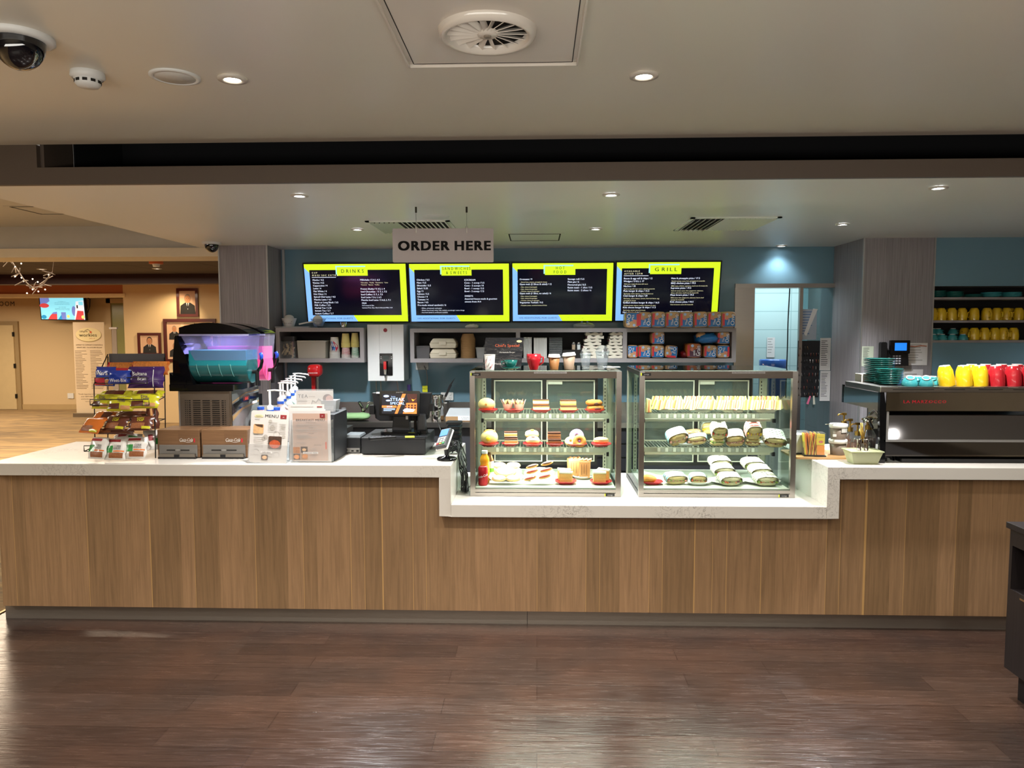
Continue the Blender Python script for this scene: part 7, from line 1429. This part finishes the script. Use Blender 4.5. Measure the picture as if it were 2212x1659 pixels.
# --- coffee machine
Yc = 4.47; x0 = at(1900, 990, Yc).x; xe = x0+1.05; ztp = Z(836, Yc, 2050)-ZC; MIR = mat('mirror_chrome_panel', 'C4C0BC', .045, 1.0, var=0); MIRD = mat('dark_mirror_panel', '8E8E92', .05, 1.0, var=0)
cm = thing('coffee_machine', 'large chrome espresso machine with its mirrored back toward the customer', 'coffee machine', (x0, Yc, ZC+.001)); W_ = 1.05; Dm = .55
z = lambda py: Z(py, Yc, 2050)-ZC
MB().box(.14, W_, .02, Dm, .0, .022, BLACKG).build('base', cm); MB().box(.15, W_, .08, Dm-.02, .022, z(889), mat('machine_shell', '2A2A2C', .3, .6)).build('body_shell', cm)
MB().box(.025, W_, 0, .012, z(984), z(955), MIRD).box(.025, W_, -.004, .014, z(986), z(983), STEELX).build('lower_panel', cm); MB().prism([(-.002, z(950)), (.012, z(950)), (.075, z(890)), (.055, z(890))], .025, W_, MIRD, 'x').build('middle_panel', cm); MB().box(.02, W_, -.006, .014, z(955), z(950), ALU).box(.025, .045, -.004, .012, z(950), z(890), ALU).build('chrome_trim', cm)
MB().box(.025, W_, -.008, .0, z(888), z(848), MIR).build('upper_panel', cm); MB().prism([(.0, 0), (.03, 0), (.03, z(890)), (.012, z(848)), (-.012, z(848)), (-.012, z(890))], -.006, .02, BLACKG).build('corner_edge', cm)
mb = MB(); mb.text('LA MARZOCCO', X(1996, Yc, 866)-x0, z(871), .018, mat('red_badge_letters', '9A1822', .3), -.0095, 'C', 1.1, True, wid=.255); mb.build('badge_lettering', cm)
MB().box(-.012, W_, -.008, Dm-.05, z(848), ztp, STEEL).build('cup_rail', cm, bevel=.003)
mb = MB()
for a_, b_ in ((.06, .30), (.36, .48), (.56, .70), (.76, .90)):
    for k in (0, 1): mb.box(a_+.03*k, b_+.03*k, -.0095, -.008, z(846)+.010+k*.012, z(846)+.0135+k*.012, BLACK)
mb.build('rail_slots', cm)
MB().box(-.012, -.008, .02, Dm-.02, z(888), z(849), MIR).build('side_fairing', cm); MB().box(-.014, -.004, Dm-.03, Dm-.01, z(888), z(845), BLACKG).build('rear_edge', cm)
MB().box(.13, .15, .08, Dm-.08, .03, z(890), MIR).build('side_panel', cm); MB().prism([(0.08, 0), (.12, 0), (.30, z(890)), (.26, z(890))], .118, .128, BLACKG, 'x').build('side_strut', cm)
MB().tube([(.10, .15+.02*k, z(905)+.012*sin(k)) for k in range(12)], .010, STEELX, 8).build('steam_wand', cm)
MB().lathe([(.03, 0), (.036, .03), (.0001, .035)], STEELX, 18, (.085, .36, z(930))).tube([(.085, .34, z(930)+.01), (.05, .22, z(935))], .009, BLACK, 8).build('portafilter', cm)
for i in range(3): MB().cyl((.06+.4*i, .08, -.001), (.06+.4*i, .08, .02), .02, BLACK).build('foot', cm)
zt4 = ZC+ztp+.002
# cups, plates and saucers on the machine
def cupon(px, Y, m, lab, h=.122, r=.046, tilt=0, grp=None, pr=None, pcy=820):
    if pr: return dup(pr, (X(px, Y, pcy), Y, zt4), None, lab, grp, None, (0, R(tilt), 0))
    t = thing('upturned_mug', lab, 'mug', (X(px, Y, pcy), Y, zt4), 0, grp); t.rotation_euler = (0, R(tilt), 0)
    MB().lathe([(r*.98, 0), (r*1.0, h*.35), (r*.9, h*.75), (r*.68, h*.97), (r*.60, h), (r*.52, h*.985), (.0001, h*.98)], m, 28).build('mug_body', t); MB().torus((0, 0, h*.992), r*.58, .0028, PAPW, 28, 6).build('foot_ring', t); MB().tube([(r*.9, .02, h*.2), (r*1.35, .04, h*.28), (r*1.3, .04, h*.6), (r*.85, .02, h*.7)], .006, m, 8).build('handle', t); return t
y0_ = cupon(2046, 4.55, YELG, 'yellow upturned mug tilting at the left end on the machine', tilt=-9)
cupon(2083, 4.55, None, 'yellow upturned mug, second from the left on the machine', tilt=-4, pr=y0_); cupon(2117, 4.55, None, 'yellow upturned mug touching the red ones', tilt=-2, pr=y0_); cupon(2098, 4.70, None, 'yellow upturned mug in the back row on the machine', tilt=0, pr=y0_)
r0_ = cupon(2153, 4.55, REDG, 'red upturned mug next to the yellow ones, front row', tilt=-4); cupon(2188, 4.55, None, 'red upturned mug second in the front row', tilt=-2, pr=r0_); cupon(2222, 4.55, None, 'red upturned mug cut by the right edge of the photo', pr=r0_)
for px, lb in ((2128, 'red upturned mug, first of the back row'), (2162, 'red upturned mug, second of the back row'), (2196, 'red upturned mug, third of the back row')): cupon(px, 4.71, None, lb, pr=r0_)
def stack(nm, lab, cat, px, Y, zb_, n, dz, r, m, grp, pcy=800, sc=1):
    o = solo(nm, MB().lathe([(r*.55, 0), (r*.6, .003), (r, .010), (r*.99, .0125), (r*.55, .006), (.0001, .006)], m, 28), lab, cat, (X(px, Y, pcy), Y, zb_), 0, grp); 
    for i in range(1, n): dup(o, (o.location.x+random.uniform(-.002, .002), Y, zb_+dz*i), random.random())
    return o
stack('teal_plate', 'dark teal plates in the taller rear stack on the machine', 'plate', 1899, 4.86, zt4, 13, .0118, .092, TEALG, 'rear teal plate stack'); stack('teal_saucer', 'dark teal saucers in the lower front stack on the machine', 'saucer', 1921, 4.66, zt4, 9, .0108, .082, TEALG, 'front teal saucer stack')
solo('serviettes', MB().box(-.045, .045, -.05, .05, 0, .05, PAPW), 'small pile of white serviettes left of the teal plates', 'serviettes', (X(1866, 4.95, 818), 4.93, zt4))
def tcup(px, Y, z, lab, rot, pr=None, m=AQUAG, r=.045, grp=None, pcy=815):
    if pr: return dup(pr, (X(px, Y, pcy), Y, z), None, lab, grp, None, rot)
    t = thing('aqua_cup', lab, 'cup', (X(px, Y, pcy), Y, z), 0, grp); t.rotation_euler = rot
    MB().lathe([(r, 0), (r*.99, .012), (r*.75, .034), (r*.5, .046), (r*.44, .050), (.0001, .047)], m, 26).build('cup_body', t); MB().torus((0, 0, .049), r*.47, .0026, PAPW, 24, 6).build('foot_ring', t); MB().tube([(r*.95, 0, .012), (r*1.4, 0, .014), (r*1.35, 0, .032), (r*.72, 0, .036)], .0045, m, 8).build('handle', t); return t
a0 = tcup(1965, 4.52, zt4+.01, 'aqua upturned cup leaning, left of the pair on the machine', (R(28), R(-10), 0)); tcup(2000, 4.52, zt4+.01, 'aqua upturned cup leaning, right of the pair on the machine', (R(30), R(-14), 0), a0); tcup(1982, 4.64, zt4+.002, 'aqua upturned cup behind the leaning pair', (0, 0, 0), a0); tcup(2014, 4.62, zt4+.002, 'aqua upturned cup at the back right of the leaning pair', (0, 0, 1), a0)
# --- niche with shelves
Yn = YCR; bz = lambda py: Z(py, Yn, 2100)
th = thing('crockery_shelves', 'grey recessed crockery shelves in the right blue wall', 'shelves', (0, 0, 0)); xl, xr_ = XPR1+.004, XPR1+1.6
dd = .26
MB().box(xl, xr_, Yn+.052, Yn+dd+.02, bz(618), bz(618)+.03, SHELF).build('top_board', th)
for y1, y2 in ((642, 647), (692, 697), (735, 740)): MB().box(xl, xr_, Yn-.004, Yn+dd, bz(y2), bz(y1), SHELF).build('shelf_board', th)
MB().box(xl, xr_, Yn+dd, Yn+dd+.02, bz(740), bz(618), SHELFD).build('back_lining', th); MB().box(xl-.0, xl+.012, Yn+.052, Yn+dd, bz(740), bz(618), SHELFD).build('side_lining', th)
for i, (px, n, w) in enumerate(((2025, 7, .066), (2061, 6, .076), (2102, 3, .074), (2141, 5, .082), (2184, 5, .082))):
    nm = ('first', 'second', 'third', 'fourth', 'fifth')[i]; stack('teal_plate', 'teal plates in the %s stack from the left on the top niche shelf' % nm, 'plate', px, Yn+.10, bz(642)+.001, n, .0075, w, AQUAG if i > 2 else TEALG, 'niche plate stack %s' % nm, 632)
ym = None
def nmug(px, Y, zz, lab, hd=1):
    global ym
    if ym is None:
        ym = thing('yellow_mug', lab, 'mug', (X(px, Y, 700), Y, zz)); r = .042; h = .104
        MB().lathe([(r*.95, 0), (r, h*.3), (r*.88, h*.8), (r*.62, h*.98), (r*.55, h), (.0001, h*.97)], YELG, 24).build('mug_body', ym); MB().tube([(-r*.95, -.01, h*.2), (-r*1.35, -.02, h*.3), (-r*1.3, -.02, h*.6), (-r*.85, -.01, h*.7)], .0055, YELG, 8).build('handle', ym); return
    dup(ym, (X(px, Y, 700), Y, zz), hd, lab)
ordn = ('first', 'second', 'third', 'fourth', 'fifth', 'sixth', 'seventh', 'eighth', 'ninth')
for i, px in enumerate((2013, 2032, 2055, 2077, 2103, 2131, 2152, 2173, 2199)): nmug(px, Yn+.07, bz(692)+.001, 'yellow upturned mug, %s from the left on the middle niche shelf' % ordn[i], (.3, .2, .0, .3, -.2, 1.2, 1.5, 1.4, -.1)[i])
for i, px in enumerate((2105, 2127, 2149, 2168, 2190)): nmug(px, Yn+.07, bz(735)+.001, 'yellow upturned mug, %s from the left on the bottom niche shelf' % ordn[i], (.0, .2, .1, 1.4, .3)[i])
nmug(2084, Yn+.17, bz(735)+.001, 'yellow upturned mug behind the aqua cups on the bottom niche shelf', .3)
for i in range(7): nmug(2025+i*26, Yn+.18, bz(692)+.001, 'back-row yellow mug, %s from the left on the middle niche shelf' % ordn[i], .8)
an = None
for i, (px, dy, up_) in enumerate(((2016, .07, 0), (2035, .07, 0), (2057, .07, 0), (2080, .07, 0), (2026, .15, 1), (2058, .15, 1), (2006+9, .17, 1))):
    o = tcup(px, Yn+dy, bz(735)+.001+up_*.048, 'aqua upturned cup, %s %s on the bottom niche shelf' % (ordn[i if i < 4 else i-4], 'from the left, front row' if not up_ else 'of the upper rear ones'), (0, 0, .2), a0, pcy=725)
    o.scale = (.9, .9, 1)
for i, px in enumerate((2026, 2058, 2015)): o = tcup(px, Yn+(.15, .15, .17)[i], bz(735)+.001, 'aqua cup hidden below the %s upper rear one on the bottom niche shelf' % ordn[i], (0, 0, .2), a0, pcy=725); o.scale = (.9, .9, .9)
# --- phone and notices on the pier
a, b = at(1899, 735, YCR-.03), at(1961, 790, YCR-.03); w, h = b.x-a.x, a.z-b.z
t = thing('desk_phone', 'black wall-mounted phone with lit blue screen on the right pier', 'phone', ((a.x+b.x)/2, YCR-.006, b.z))
MB().prism([(-w/2+.02, 0), (w/2, 0), (w/2-.01, h*.62), (-w/2+.05, h*.62)], -.04, 0, BLACK).build('body', t, bevel=.003); MB().rbox(-w/2, -w/2+.05, -.065, -.02, h*.1, h*.93, BLACK, .014, 3, 'y').build('handset', t, bevel=.0); MB().rbox(-w*.19, w*.46, -.07, -.04, h*.48, h, BLACKG, .006, 2, 'y').build('screen_frame', t); MB().quad(-w*.05, w*.35, h*.60, h*.90, -.0705, mat('phone_blue_screen', '2070D8', emit=.9, ecol='2080F0')).build('screen', t)
for i in range(12): MB().box(-.012+.024*(i % 3), .004+.024*(i % 3), -.045, -.040, h*(.07+.095*(i//3)), h*(.12+.095*(i//3)), mat('pale_key', 'C8C8D0', .4)).build('key', t)
MB().box(-.055, -.035, -.045, -.04, h*.24, h*.32, mat('pale_key')).build('key', t)
def sheet(px0, px1, py0, py1, Y, lab, rows=10, m=CARD, nm='notice', ink=INKL, rz=0):
    a, b = at(px0, py0, Y), at(px1, py1, Y); w, h = b.x-a.x, a.z-b.z; t = thing(nm, lab, 'notice', ((a.x+b.x)/2, Y, b.z)); t.rotation_euler = (0, rz, 0)
    MB().box(-w/2, w/2, -.0015, 0, 0, h, m).build('paper', t); mb = MB()
    for k in range(rows): l = random.uniform(.45, .85); mb.quad(-w*.4, -w*.4+w*.8*l, h*(.9-.8*k/rows), h*(.9-.8*k/rows)+h*.25/rows, -.0022, ink)
    mb.build('print_lines', t); return t, w, h
sheet(1862, 1886, 748, 791, YCR-.002, 'small lined price list taped left of the phone', 14, mat('pale_green_paper', 'C4CAB4', .6), ink=INK); t, w, h = sheet(1958, 2002, 741, 789, YCR-.002, 'white instruction sheet with an orange swoosh right of the phone', 7)
MB().tube([(-w*.5, -.003, h*.88), (-w*.1, -.003, h*.84), (w*.2, -.003, h*.88), (w*.45, -.003, h*.86)], .004, mat('orange_swoosh', 'C8704C', .5), 4).build('swoosh', t)
sheet(1950, 1993, 798, 822, YCR-.002, 'small framed card low on the right pier under the phone', 2); sheet(1772, 1793, 730, 800, YB-.004, 'upper long white roster strip on the glass beside the pier', 14, ink=INK); sheet(1772, 1792, 801, 866, YB-.004, 'lower long white roster strip under the first', 16, ink=INK)
t, w, h = sheet(1731, 1763, 668, 734, YB-.004, 'curling printed poster on the glass leaf', 9, mat('bluish_paper', 'A8B0BC', .6), ink=mat('blue_print', '5A74A0', .6)); MB().add([(-w*.3, -.004, h*.2), (-w*.15, -.004, h*.12), (w*.5, -.02, h*1.0), (w*.2, -.02, h*1.02)], [(0, 1, 2, 3)], CARD).build('curled_sheet', t)
a, b = at(1724, 736, YB-.01), at(1768, 858, YB-.01); t = thing('key_board', 'dark board crowded with hanging keys and tags on the glass leaf', 'key board', ((a.x+b.x)/2, YB-.006, b.z)); w, h = b.x-a.x, a.z-b.z
MB().box(-w/2, w/2, -.004, 0, 0, h, mat('black_pinboard', '141418', .5)).build('board', t)
for i in range(60):
    rd = random.Random(i); m_ = MB(); x, zz = -w*.45+w*.9*((i % 8)/7)+rd.uniform(-.006, .006), h*(.08+.88*((i//8)/7.5)); m_.tube([(x, -.01, zz), (x+rd.uniform(-.006, .006), -.014, zz-.03)], .0035, rd.choice([STEEL, BLACK, MATS['smoked_dome'], mat('dull_key_brass', '5A4028', .4, .8), mat('key_rust', '6A2A20', .5)]), 5); m_.build('hanging_key', t)
for px, c_, lb in ((1748, 'D86A8C', 'pink key tag hanging below the key board'), (1758, 'C8C4B4', 'pale key tag hanging below the key board')): p = at(px, 862, YB-.03); solo('key_tag', MB().box(-.01, .01, -.002, .002, -.05, .03, mat('tag_'+c_, c_, .5), .002), lb, 'tag', p).rotation_euler = (0, R(18 if px == 1748 else -4), 0)
# small label papers, kitchen bits
p = at(1669, 797, 7.7); t = thing('water_cooler', 'blue water bottle on a cooler in the kitchen behind the opening', 'water cooler', (X(1669, 7.7, 790), 7.7, 0)); WBL = mat('blue_water_bottle', '3C6CC0', .15, coat=.5); zk = Z(776, 7.7, 1670)
MB().box(-.15, .15, -.15, .15, 0, zk-.40, WPL).build('cooler_body', t, bevel=.01); MB().lathe([(.10, zk-.40), (.135, zk-.36), (.135, zk-.14), (.128, zk-.12), (.135, zk-.10), (.135, zk-.012), (.125, zk), (.0001, zk)], WBL, 28).build('bottle', t)
P = [Vector((X(1706, 7.2, 600), 7.2, ZK)), at(1706, 624, 7.2), at(1704, 660, 7.2), at(1702, 700, 7.2), at(1701, 750, 7.2), at(1699, 800, 7.2), at(1697, 860, 7.2)]; solo('bead_chain', MB().tube(P, .006, mat('dark_chain', '3A4A50', .4, .6), 6), 'dark bead chain hanging in the opening before the white block wall', 'chain')
sheet(1657, 1673, 729, 772, YKB-.01, 'small paper notice on the white block wall', 6)
# dark cabinet at lower right
DKW = m_panel('black_stained_timber', '1E1A1B', '241F20', .3, False, '000000', .4, (50, 50, 1), (.75, 1.3))
xc = atz(2185, 1500, 0.0).x
za = Z(1128, 3.62, 2178); xL = at(2178, 1131, 3.62).x
t = thing('condiment_cabinet', 'black timber station cabinet cut by the right edge of the photo', 'cabinet', (xL+.012, 3.62, 0)); t.rotation_euler = (0, 0, R(0)); H_ = za
D0 = -1.1
MB().box(-.014, .60, D0-.02, .014, H_-.03, H_, DKW).build('top', t, bevel=.003); MB().box(0, .60, -.02, 0, .14, H_-.03, DKW).build('side_panel', t); MB().box(0, .60, D0, D0+.02, .14, H_-.03, DKW).build('side_panel', t); MB().box(.56, .60, D0+.02, -.02, .14, H_-.03, DKW).build('back_panel', t)
MB().box(0.0, .02, D0+.02, -.02, H_-.11, H_-.03, DKW).build('top_rail', t); MB().box(0.0, .56, D0+.02, -.02, .52, .54, DKW).build('shelf_board', t); MB().box(0.0, .018, D0+.02, -.02, .14, .52, DKW).build('door', t); MB().box(.04, .56, D0+.06, -.05, .0, .14, BLACK).build('plinth', t)
MB().box(-.006, -.001, -.14, -.10, .515, .525, STEELX).build('latch', t)
# ================================================================ foyer things
def frame(px0, px1, py0, py1, Y, lab, people, d=.03, fr=.05, mtc='6A2418', bg='D8B490'):
    a, b = at(px0, py0, Y), at(px1, py1, Y); w, h = b.x-a.x, a.z-b.z; t = thing('framed_portrait', lab, 'framed portrait', ((a.x+b.x)/2, Y-.004, b.z)); FR = mat('mahogany_frame', '4A1812', .3, coat=.3); 
    m_ = MB()
    for q in ((-w/2, -w/2+fr, 0, h), (w/2-fr, w/2, 0, h), (-w/2+fr, w/2-fr, 0, fr), (-w/2+fr, w/2-fr, h-fr, h)): m_.box(q[0], q[1], -d, 0, q[2], q[3], FR)
    m_.build('frame', t); MB().box(-w/2+fr, w/2-fr, -.01, 0, fr, h-fr, mat('portrait_mount', bg, .6)).build('mount', t)
    for (cx, cy, s_, suit, hair) in people:
        cx, cy = cx*w, cy*h; s_ *= h; y = -.012; mb = MB(); mb.quad(cx-s_*.42, cx+s_*.42, cy-s_*.55, cy+s_*.55, y+.001, mat('photo_backdrop', 'C8A080', .6))
        sk = mat('portrait_skin', 'B07850', .6); mb.poly([(cx-s_*.36, cy-s_*.5), (cx+s_*.36, cy-s_*.5), (cx+s_*.33, cy-s_*.12), (cx+s_*.12, cy+s_*.02), (cx-s_*.12, cy+s_*.02), (cx-s_*.33, cy-s_*.12)], y-.0005, suit); mb.poly([(cx-s_*.07, cy+s_*.02), (cx+s_*.07, cy+s_*.02), (cx, cy-s_*.3)], y-.001, CARD); mb.poly([(cx-.012*s_*2, cy), (cx+.012*s_*2, cy), (cx+.02*s_*2, cy-s_*.2), (cx, cy-s_*.26), (cx-.02*s_*2, cy-s_*.2)], y-.0015, suit)
        mb.disc(cx, cy+s_*.2, s_*.15, s_*.21, y-.001, hair, 18); mb.disc(cx, cy+s_*.17, s_*.13, s_*.18, y-.0015, sk, 18)
        for dx in (-.05, .05): mb.disc(cx+dx*s_, cy+s_*.2, s_*.018, s_*.012, y-.002, INK, 8)
        mb.quad(cx-s_*.04, cx+s_*.04, cy+s_*.08, cy+s_*.09, y-.002, mat('portrait_lip', '8A4A38', .6)); mb.quad(cx-.008*s_, cx+.008*s_, cy+s_*.12, cy+s_*.18, y-.002, mat('portrait_lip')); mb.build('photograph', t)
    return t, w, h
SUIT, GH, DH = mat('dark_suit_print', '15120F', .6), mat('grey_hair_print', '8A7A6A', .6), mat('dark_hair_print', '2A1E18', .6)
YPp = YP-.005
frame(382, 430, 623, 684, YPp, 'framed portrait of a person in a dark suit and tie, highest on the wall', [(0, .48, .78, SUIT, GH)])
t, w, h = frame(354, 470, 689, 782, YPp, 'large framed group of portraits behind the slush machine', [(-.30, .70, .36, SUIT, GH), (0, .70, .36, SUIT, DH), (.28, .70, .36, SUIT, DH), (-.30, .30, .36, SUIT, GH), (0, .30, .36, SUIT, GH), (.28, .30, .36, SUIT, DH)], .04, .06)
MB().box(-.1, .1, -.05, -.04, h*.88, h*.91, mat('nameplate', '6A5A40', .5)).build('nameplate', t)
frame(298, 350, 719, 768, YPp, 'small framed old portrait of a person in a dark jacket, left of the group', [(0, .48, .85, SUIT, DH)]) 
zp_ = Z(740, 13.6, 450)-.2; t = thing('potted_plant', 'thin green plant sprig beside the portraits, above the slush machine', 'plant', (X(450, 13.6, 700), 13.6, 0)); LF = mat('dark_leaf', '3A4A28', .6)
for i in range(16): rd = random.Random(i); MB().tube([(0, 0, zp_+i*.03), (rd.uniform(-.1, .1), 0, zp_+i*.03+.08)], .014, LF, 4).build('leaf', t)
MB().tube([(0, 0, .3), (.01, 0, zp_+.5)], .012, LF, 5).build('stem', t); MB().lathe([(.14, 0), (.18, .4), (.17, .4), (.0001, .36)], BLACK, 18).build('pot', t)
# foyer screen
Yt = 16.15; a, b = at(88, 641, Yt), at(184, 690, Yt); w, h = b.x-a.x, a.z-b.z; t = thing('foyer_screen', 'foyer wall screen with bright blue illustrated advert', 'screen', ((a.x+b.x)/2, Yt, b.z)); t.rotation_euler = (R(6), R(1), 0)
MB().box(-w/2-.02, w/2+.02, 0, .08, -.02, h+.02, BLACK).build('housing', t); MB().box(-.3, .3, .08, YF-Yt-.01, h*.4, h*.6, BLACK).build('wall_bracket', t)
mb = MB(); U = lambda u: -w/2+w*u; V = lambda v: h*(1-v); eb = mat('foyer_screen_blue', '90E0F0', emit=1.0, ecol='88DDF0'); er = mat('foyer_screen_red', 'D84040', emit=.8, ecol='D84848'); ep = mat('foyer_screen_violet', '7080C8', emit=.8, ecol='7888D0'); ey = mat('foyer_screen_yellow', 'E8D870', emit=.9, ecol='F0E080'); eo = mat('foyer_screen_teal', '2090C0', emit=.8, ecol='2898C8'); ew = mat('foyer_screen_white', 'F0F0F0', emit=.9, ecol='E8F0F8')
mb.quad(U(0), U(1), V(1), V(0), -.001, eb); mb.poly([(U(0), V(0)), (U(.2), V(0)), (U(.22), V(.2)), (U(.15), V(.3)), (U(0), V(.33))], -.002, ep); mb.disc(U(.09), V(.4), w*.11, h*.1, -.003, er, 18); mb.poly([(U(.15), V(1)), (U(.2), V(.85)), (U(.27), V(.72)), (U(.37), V(.66)), (U(.36), V(1))], -.002, er); mb.poly([(U(.24), V(.76)), (U(.28), V(.69)), (U(.37), V(.66)), (U(.37), V(.76))], -.003, ep)
mb.disc(U(.06), V(.9), w*.06, h*.09, -.002, eo, 16); mb.poly([(U(.38), V(1)), (U(.46), V(.8)), (U(.48), V(1))], -.002, eo); mb.quad(U(.46), U(.57), V(1), V(.68), -.002, ep); mb.disc(U(.62), V(.86), w*.035, h*.07, -.002, ey, 14); mb.disc(U(.76), V(.62), w*.05, h*.22, -.002, ep, 16)
mb.poly([(U(.76), V(1)), (U(.82), V(.2)), (U(1), V(.15)), (U(1), V(1))], -.0025, ew); mb.poly([(U(.78), V(1)), (U(.84), V(.6)), (U(.98), V(.62)), (U(.98), V(1))], -.003, er); mb.quad(U(.88), U(.98), V(.36), V(.2), -.003, eb); mb.quad(U(.83), U(.86), V(.5), V(.36), -.003, INK); mb.disc(U(.96), V(.88), w*.04, h*.08, -.0035, ey, 12)
for s_, v in (('Looking for a', .22), ('safe and caring environment', .28), ('that prepares child experts for the World', .345), ('Call 1300 0000', .47), ('littleguests community centre', .53), ('We Have Fun Today', .585)): mb.text(s_, U(.50), V(v), h*.028, INK, -.003, 'C', 1, False, wid=w*(.17 if len(s_) < 16 else .34))
mb.build('display', t)
MB().tube([(w/2+.03, .05, h), (w/2+.12, .05, h*.9), (w/2+.10, .05, h*.6), (w/2+.04, .05, h*.3)], .012, BLACK, 5).build('cable', t)
# pull-up banner
Yq = 15.2; a, b = at(157, 696, Yq), at(232, 885, Yq); w, h = b.x-a.x, a.z; t = thing('pull_up_banner', 'tall cream pull-up banner with an oval logo in the foyer', 'banner', ((a.x+b.x)/2, Yq, 0)); BN = mat('cream_banner', 'DCC8A8', .6, var=.01)
MB().box(-w/2, w/2, 0, .01, .08, h, BN).build('banner_sheet', t); MB().box(-w/2-.02, w/2+.02, -.1, .1, 0, .08, STEEL).build('base_case', t); mb = MB(); TXI = mat('brown_print', '5A4630', .6, var=0)
mb.disc(0, h*.865, w*.42, h*.075, -.002, mat('logo_shadow', '9A8458', .6), 32); mb.disc(-.005, h*.87, w*.41, h*.072, -.003, mat('logo_face', 'E8D8A4', .5), 32); mb.text('workies', -w*.02, h*.848, h*.036, mat('olive_print', '4A4420', .5, var=0), -.005, 'C', 1, True, wid=w*.58); mb.disc(w*.07, h*.895, w*.035, w*.035, -.005, mat('orange_dot', 'D0602C', .5), 12)
mb.text('Lithgow', -w*.16, h*.895, h*.018, TXI, -.005, 'C', wid=w*.26); mb.tube([(-w*.12, -.005, h*.91), (-w*.02, -.005, h*.925), (w*.05, -.005, h*.905)], .004, TXI, 4); mb.text('YOUR CLUB', w*.1, h*.825, h*.008, MATS['orange_dot'], -.005, 'C')
mb.text('SUMMARY OF COMMUNITY DONATIONS &', 0, h*.755, h*.012, TXI, -.002, 'C', 1, True, wid=w*.86); mb.text('GRANTS 2025 - Over $162,000 Allocated', 0, h*.728, h*.012, TXI, -.002, 'C', 1, True, wid=w*.82)
for k in range(25): rd = random.Random(k); mb.quad(-w*.47, -w*.47+w*rd.uniform(.18, .4), h*(.695-.0165*k), h*(.695-.0165*k)+h*.004, -.002, TXI); mb.quad(w*.02, w*.02+w*rd.uniform(.15, .42), h*(.695-.0165*k), h*(.695-.0165*k)+h*.004, -.002, TXI)
for k, s_ in enumerate(('"Proudly Supporting our Community with', 'over $557,000 to charity', 'community & sporting groups', 'over the last 3 years"')): mb.text(s_, 0, h*(.235-.026*k), h*.012, TXI, -.002, 'C', 1, False, wid=w*(.85, .68, .68, .4)[k])
mb.build('banner_print', t)
# ROOM lettering on the recess wall
Yl = YF-.01; p = at(33, 661, Yl); mb = MB(); hh = (at(20, 650, Yl).z-at(20, 660, Yl).z)
t = thing('wall_lettering', 'dark raised letters reading ROOM on the cream recess wall', 'lettering', (p.x, Yl, p.z)); 
mb.text('ROOM', 0, 0, hh, mat('dark_raised_letters', '2A2018', .5), -.002, 'R', 1.12, False, wid=hh*4.6); mb.build('letters', t)
# podium edge / silver stand near the window slit
a, b = at(240, 711, 15.0), at(253, 765, 15.0); t = thing('rolled_banner_stand', 'narrow silver banner seen edge-on right of the pull-up banner', 'banner', ((a.x+b.x)/2, 15.0, 0)); MB().box(-.06, .06, 0, .03, .06, a.z, mat('silver_fabric', 'A89C90', .4), .01).build('banner_sheet', t); MB().box(-.09, .07, -.01, .04, a.z, a.z+.04, CARD).build('top_bar', t); MB().box(-.1, .1, -.12, .12, 0, .06, STEEL).build('base', t)
p = at(153, 855, YF-.01); solo('wall_socket', MB().box(-.07, .07, -.02, 0, -.06, .06, WPL), 'small wall socket left of the pull-up banner', 'power socket', (p.x, YF-.002, p.z))
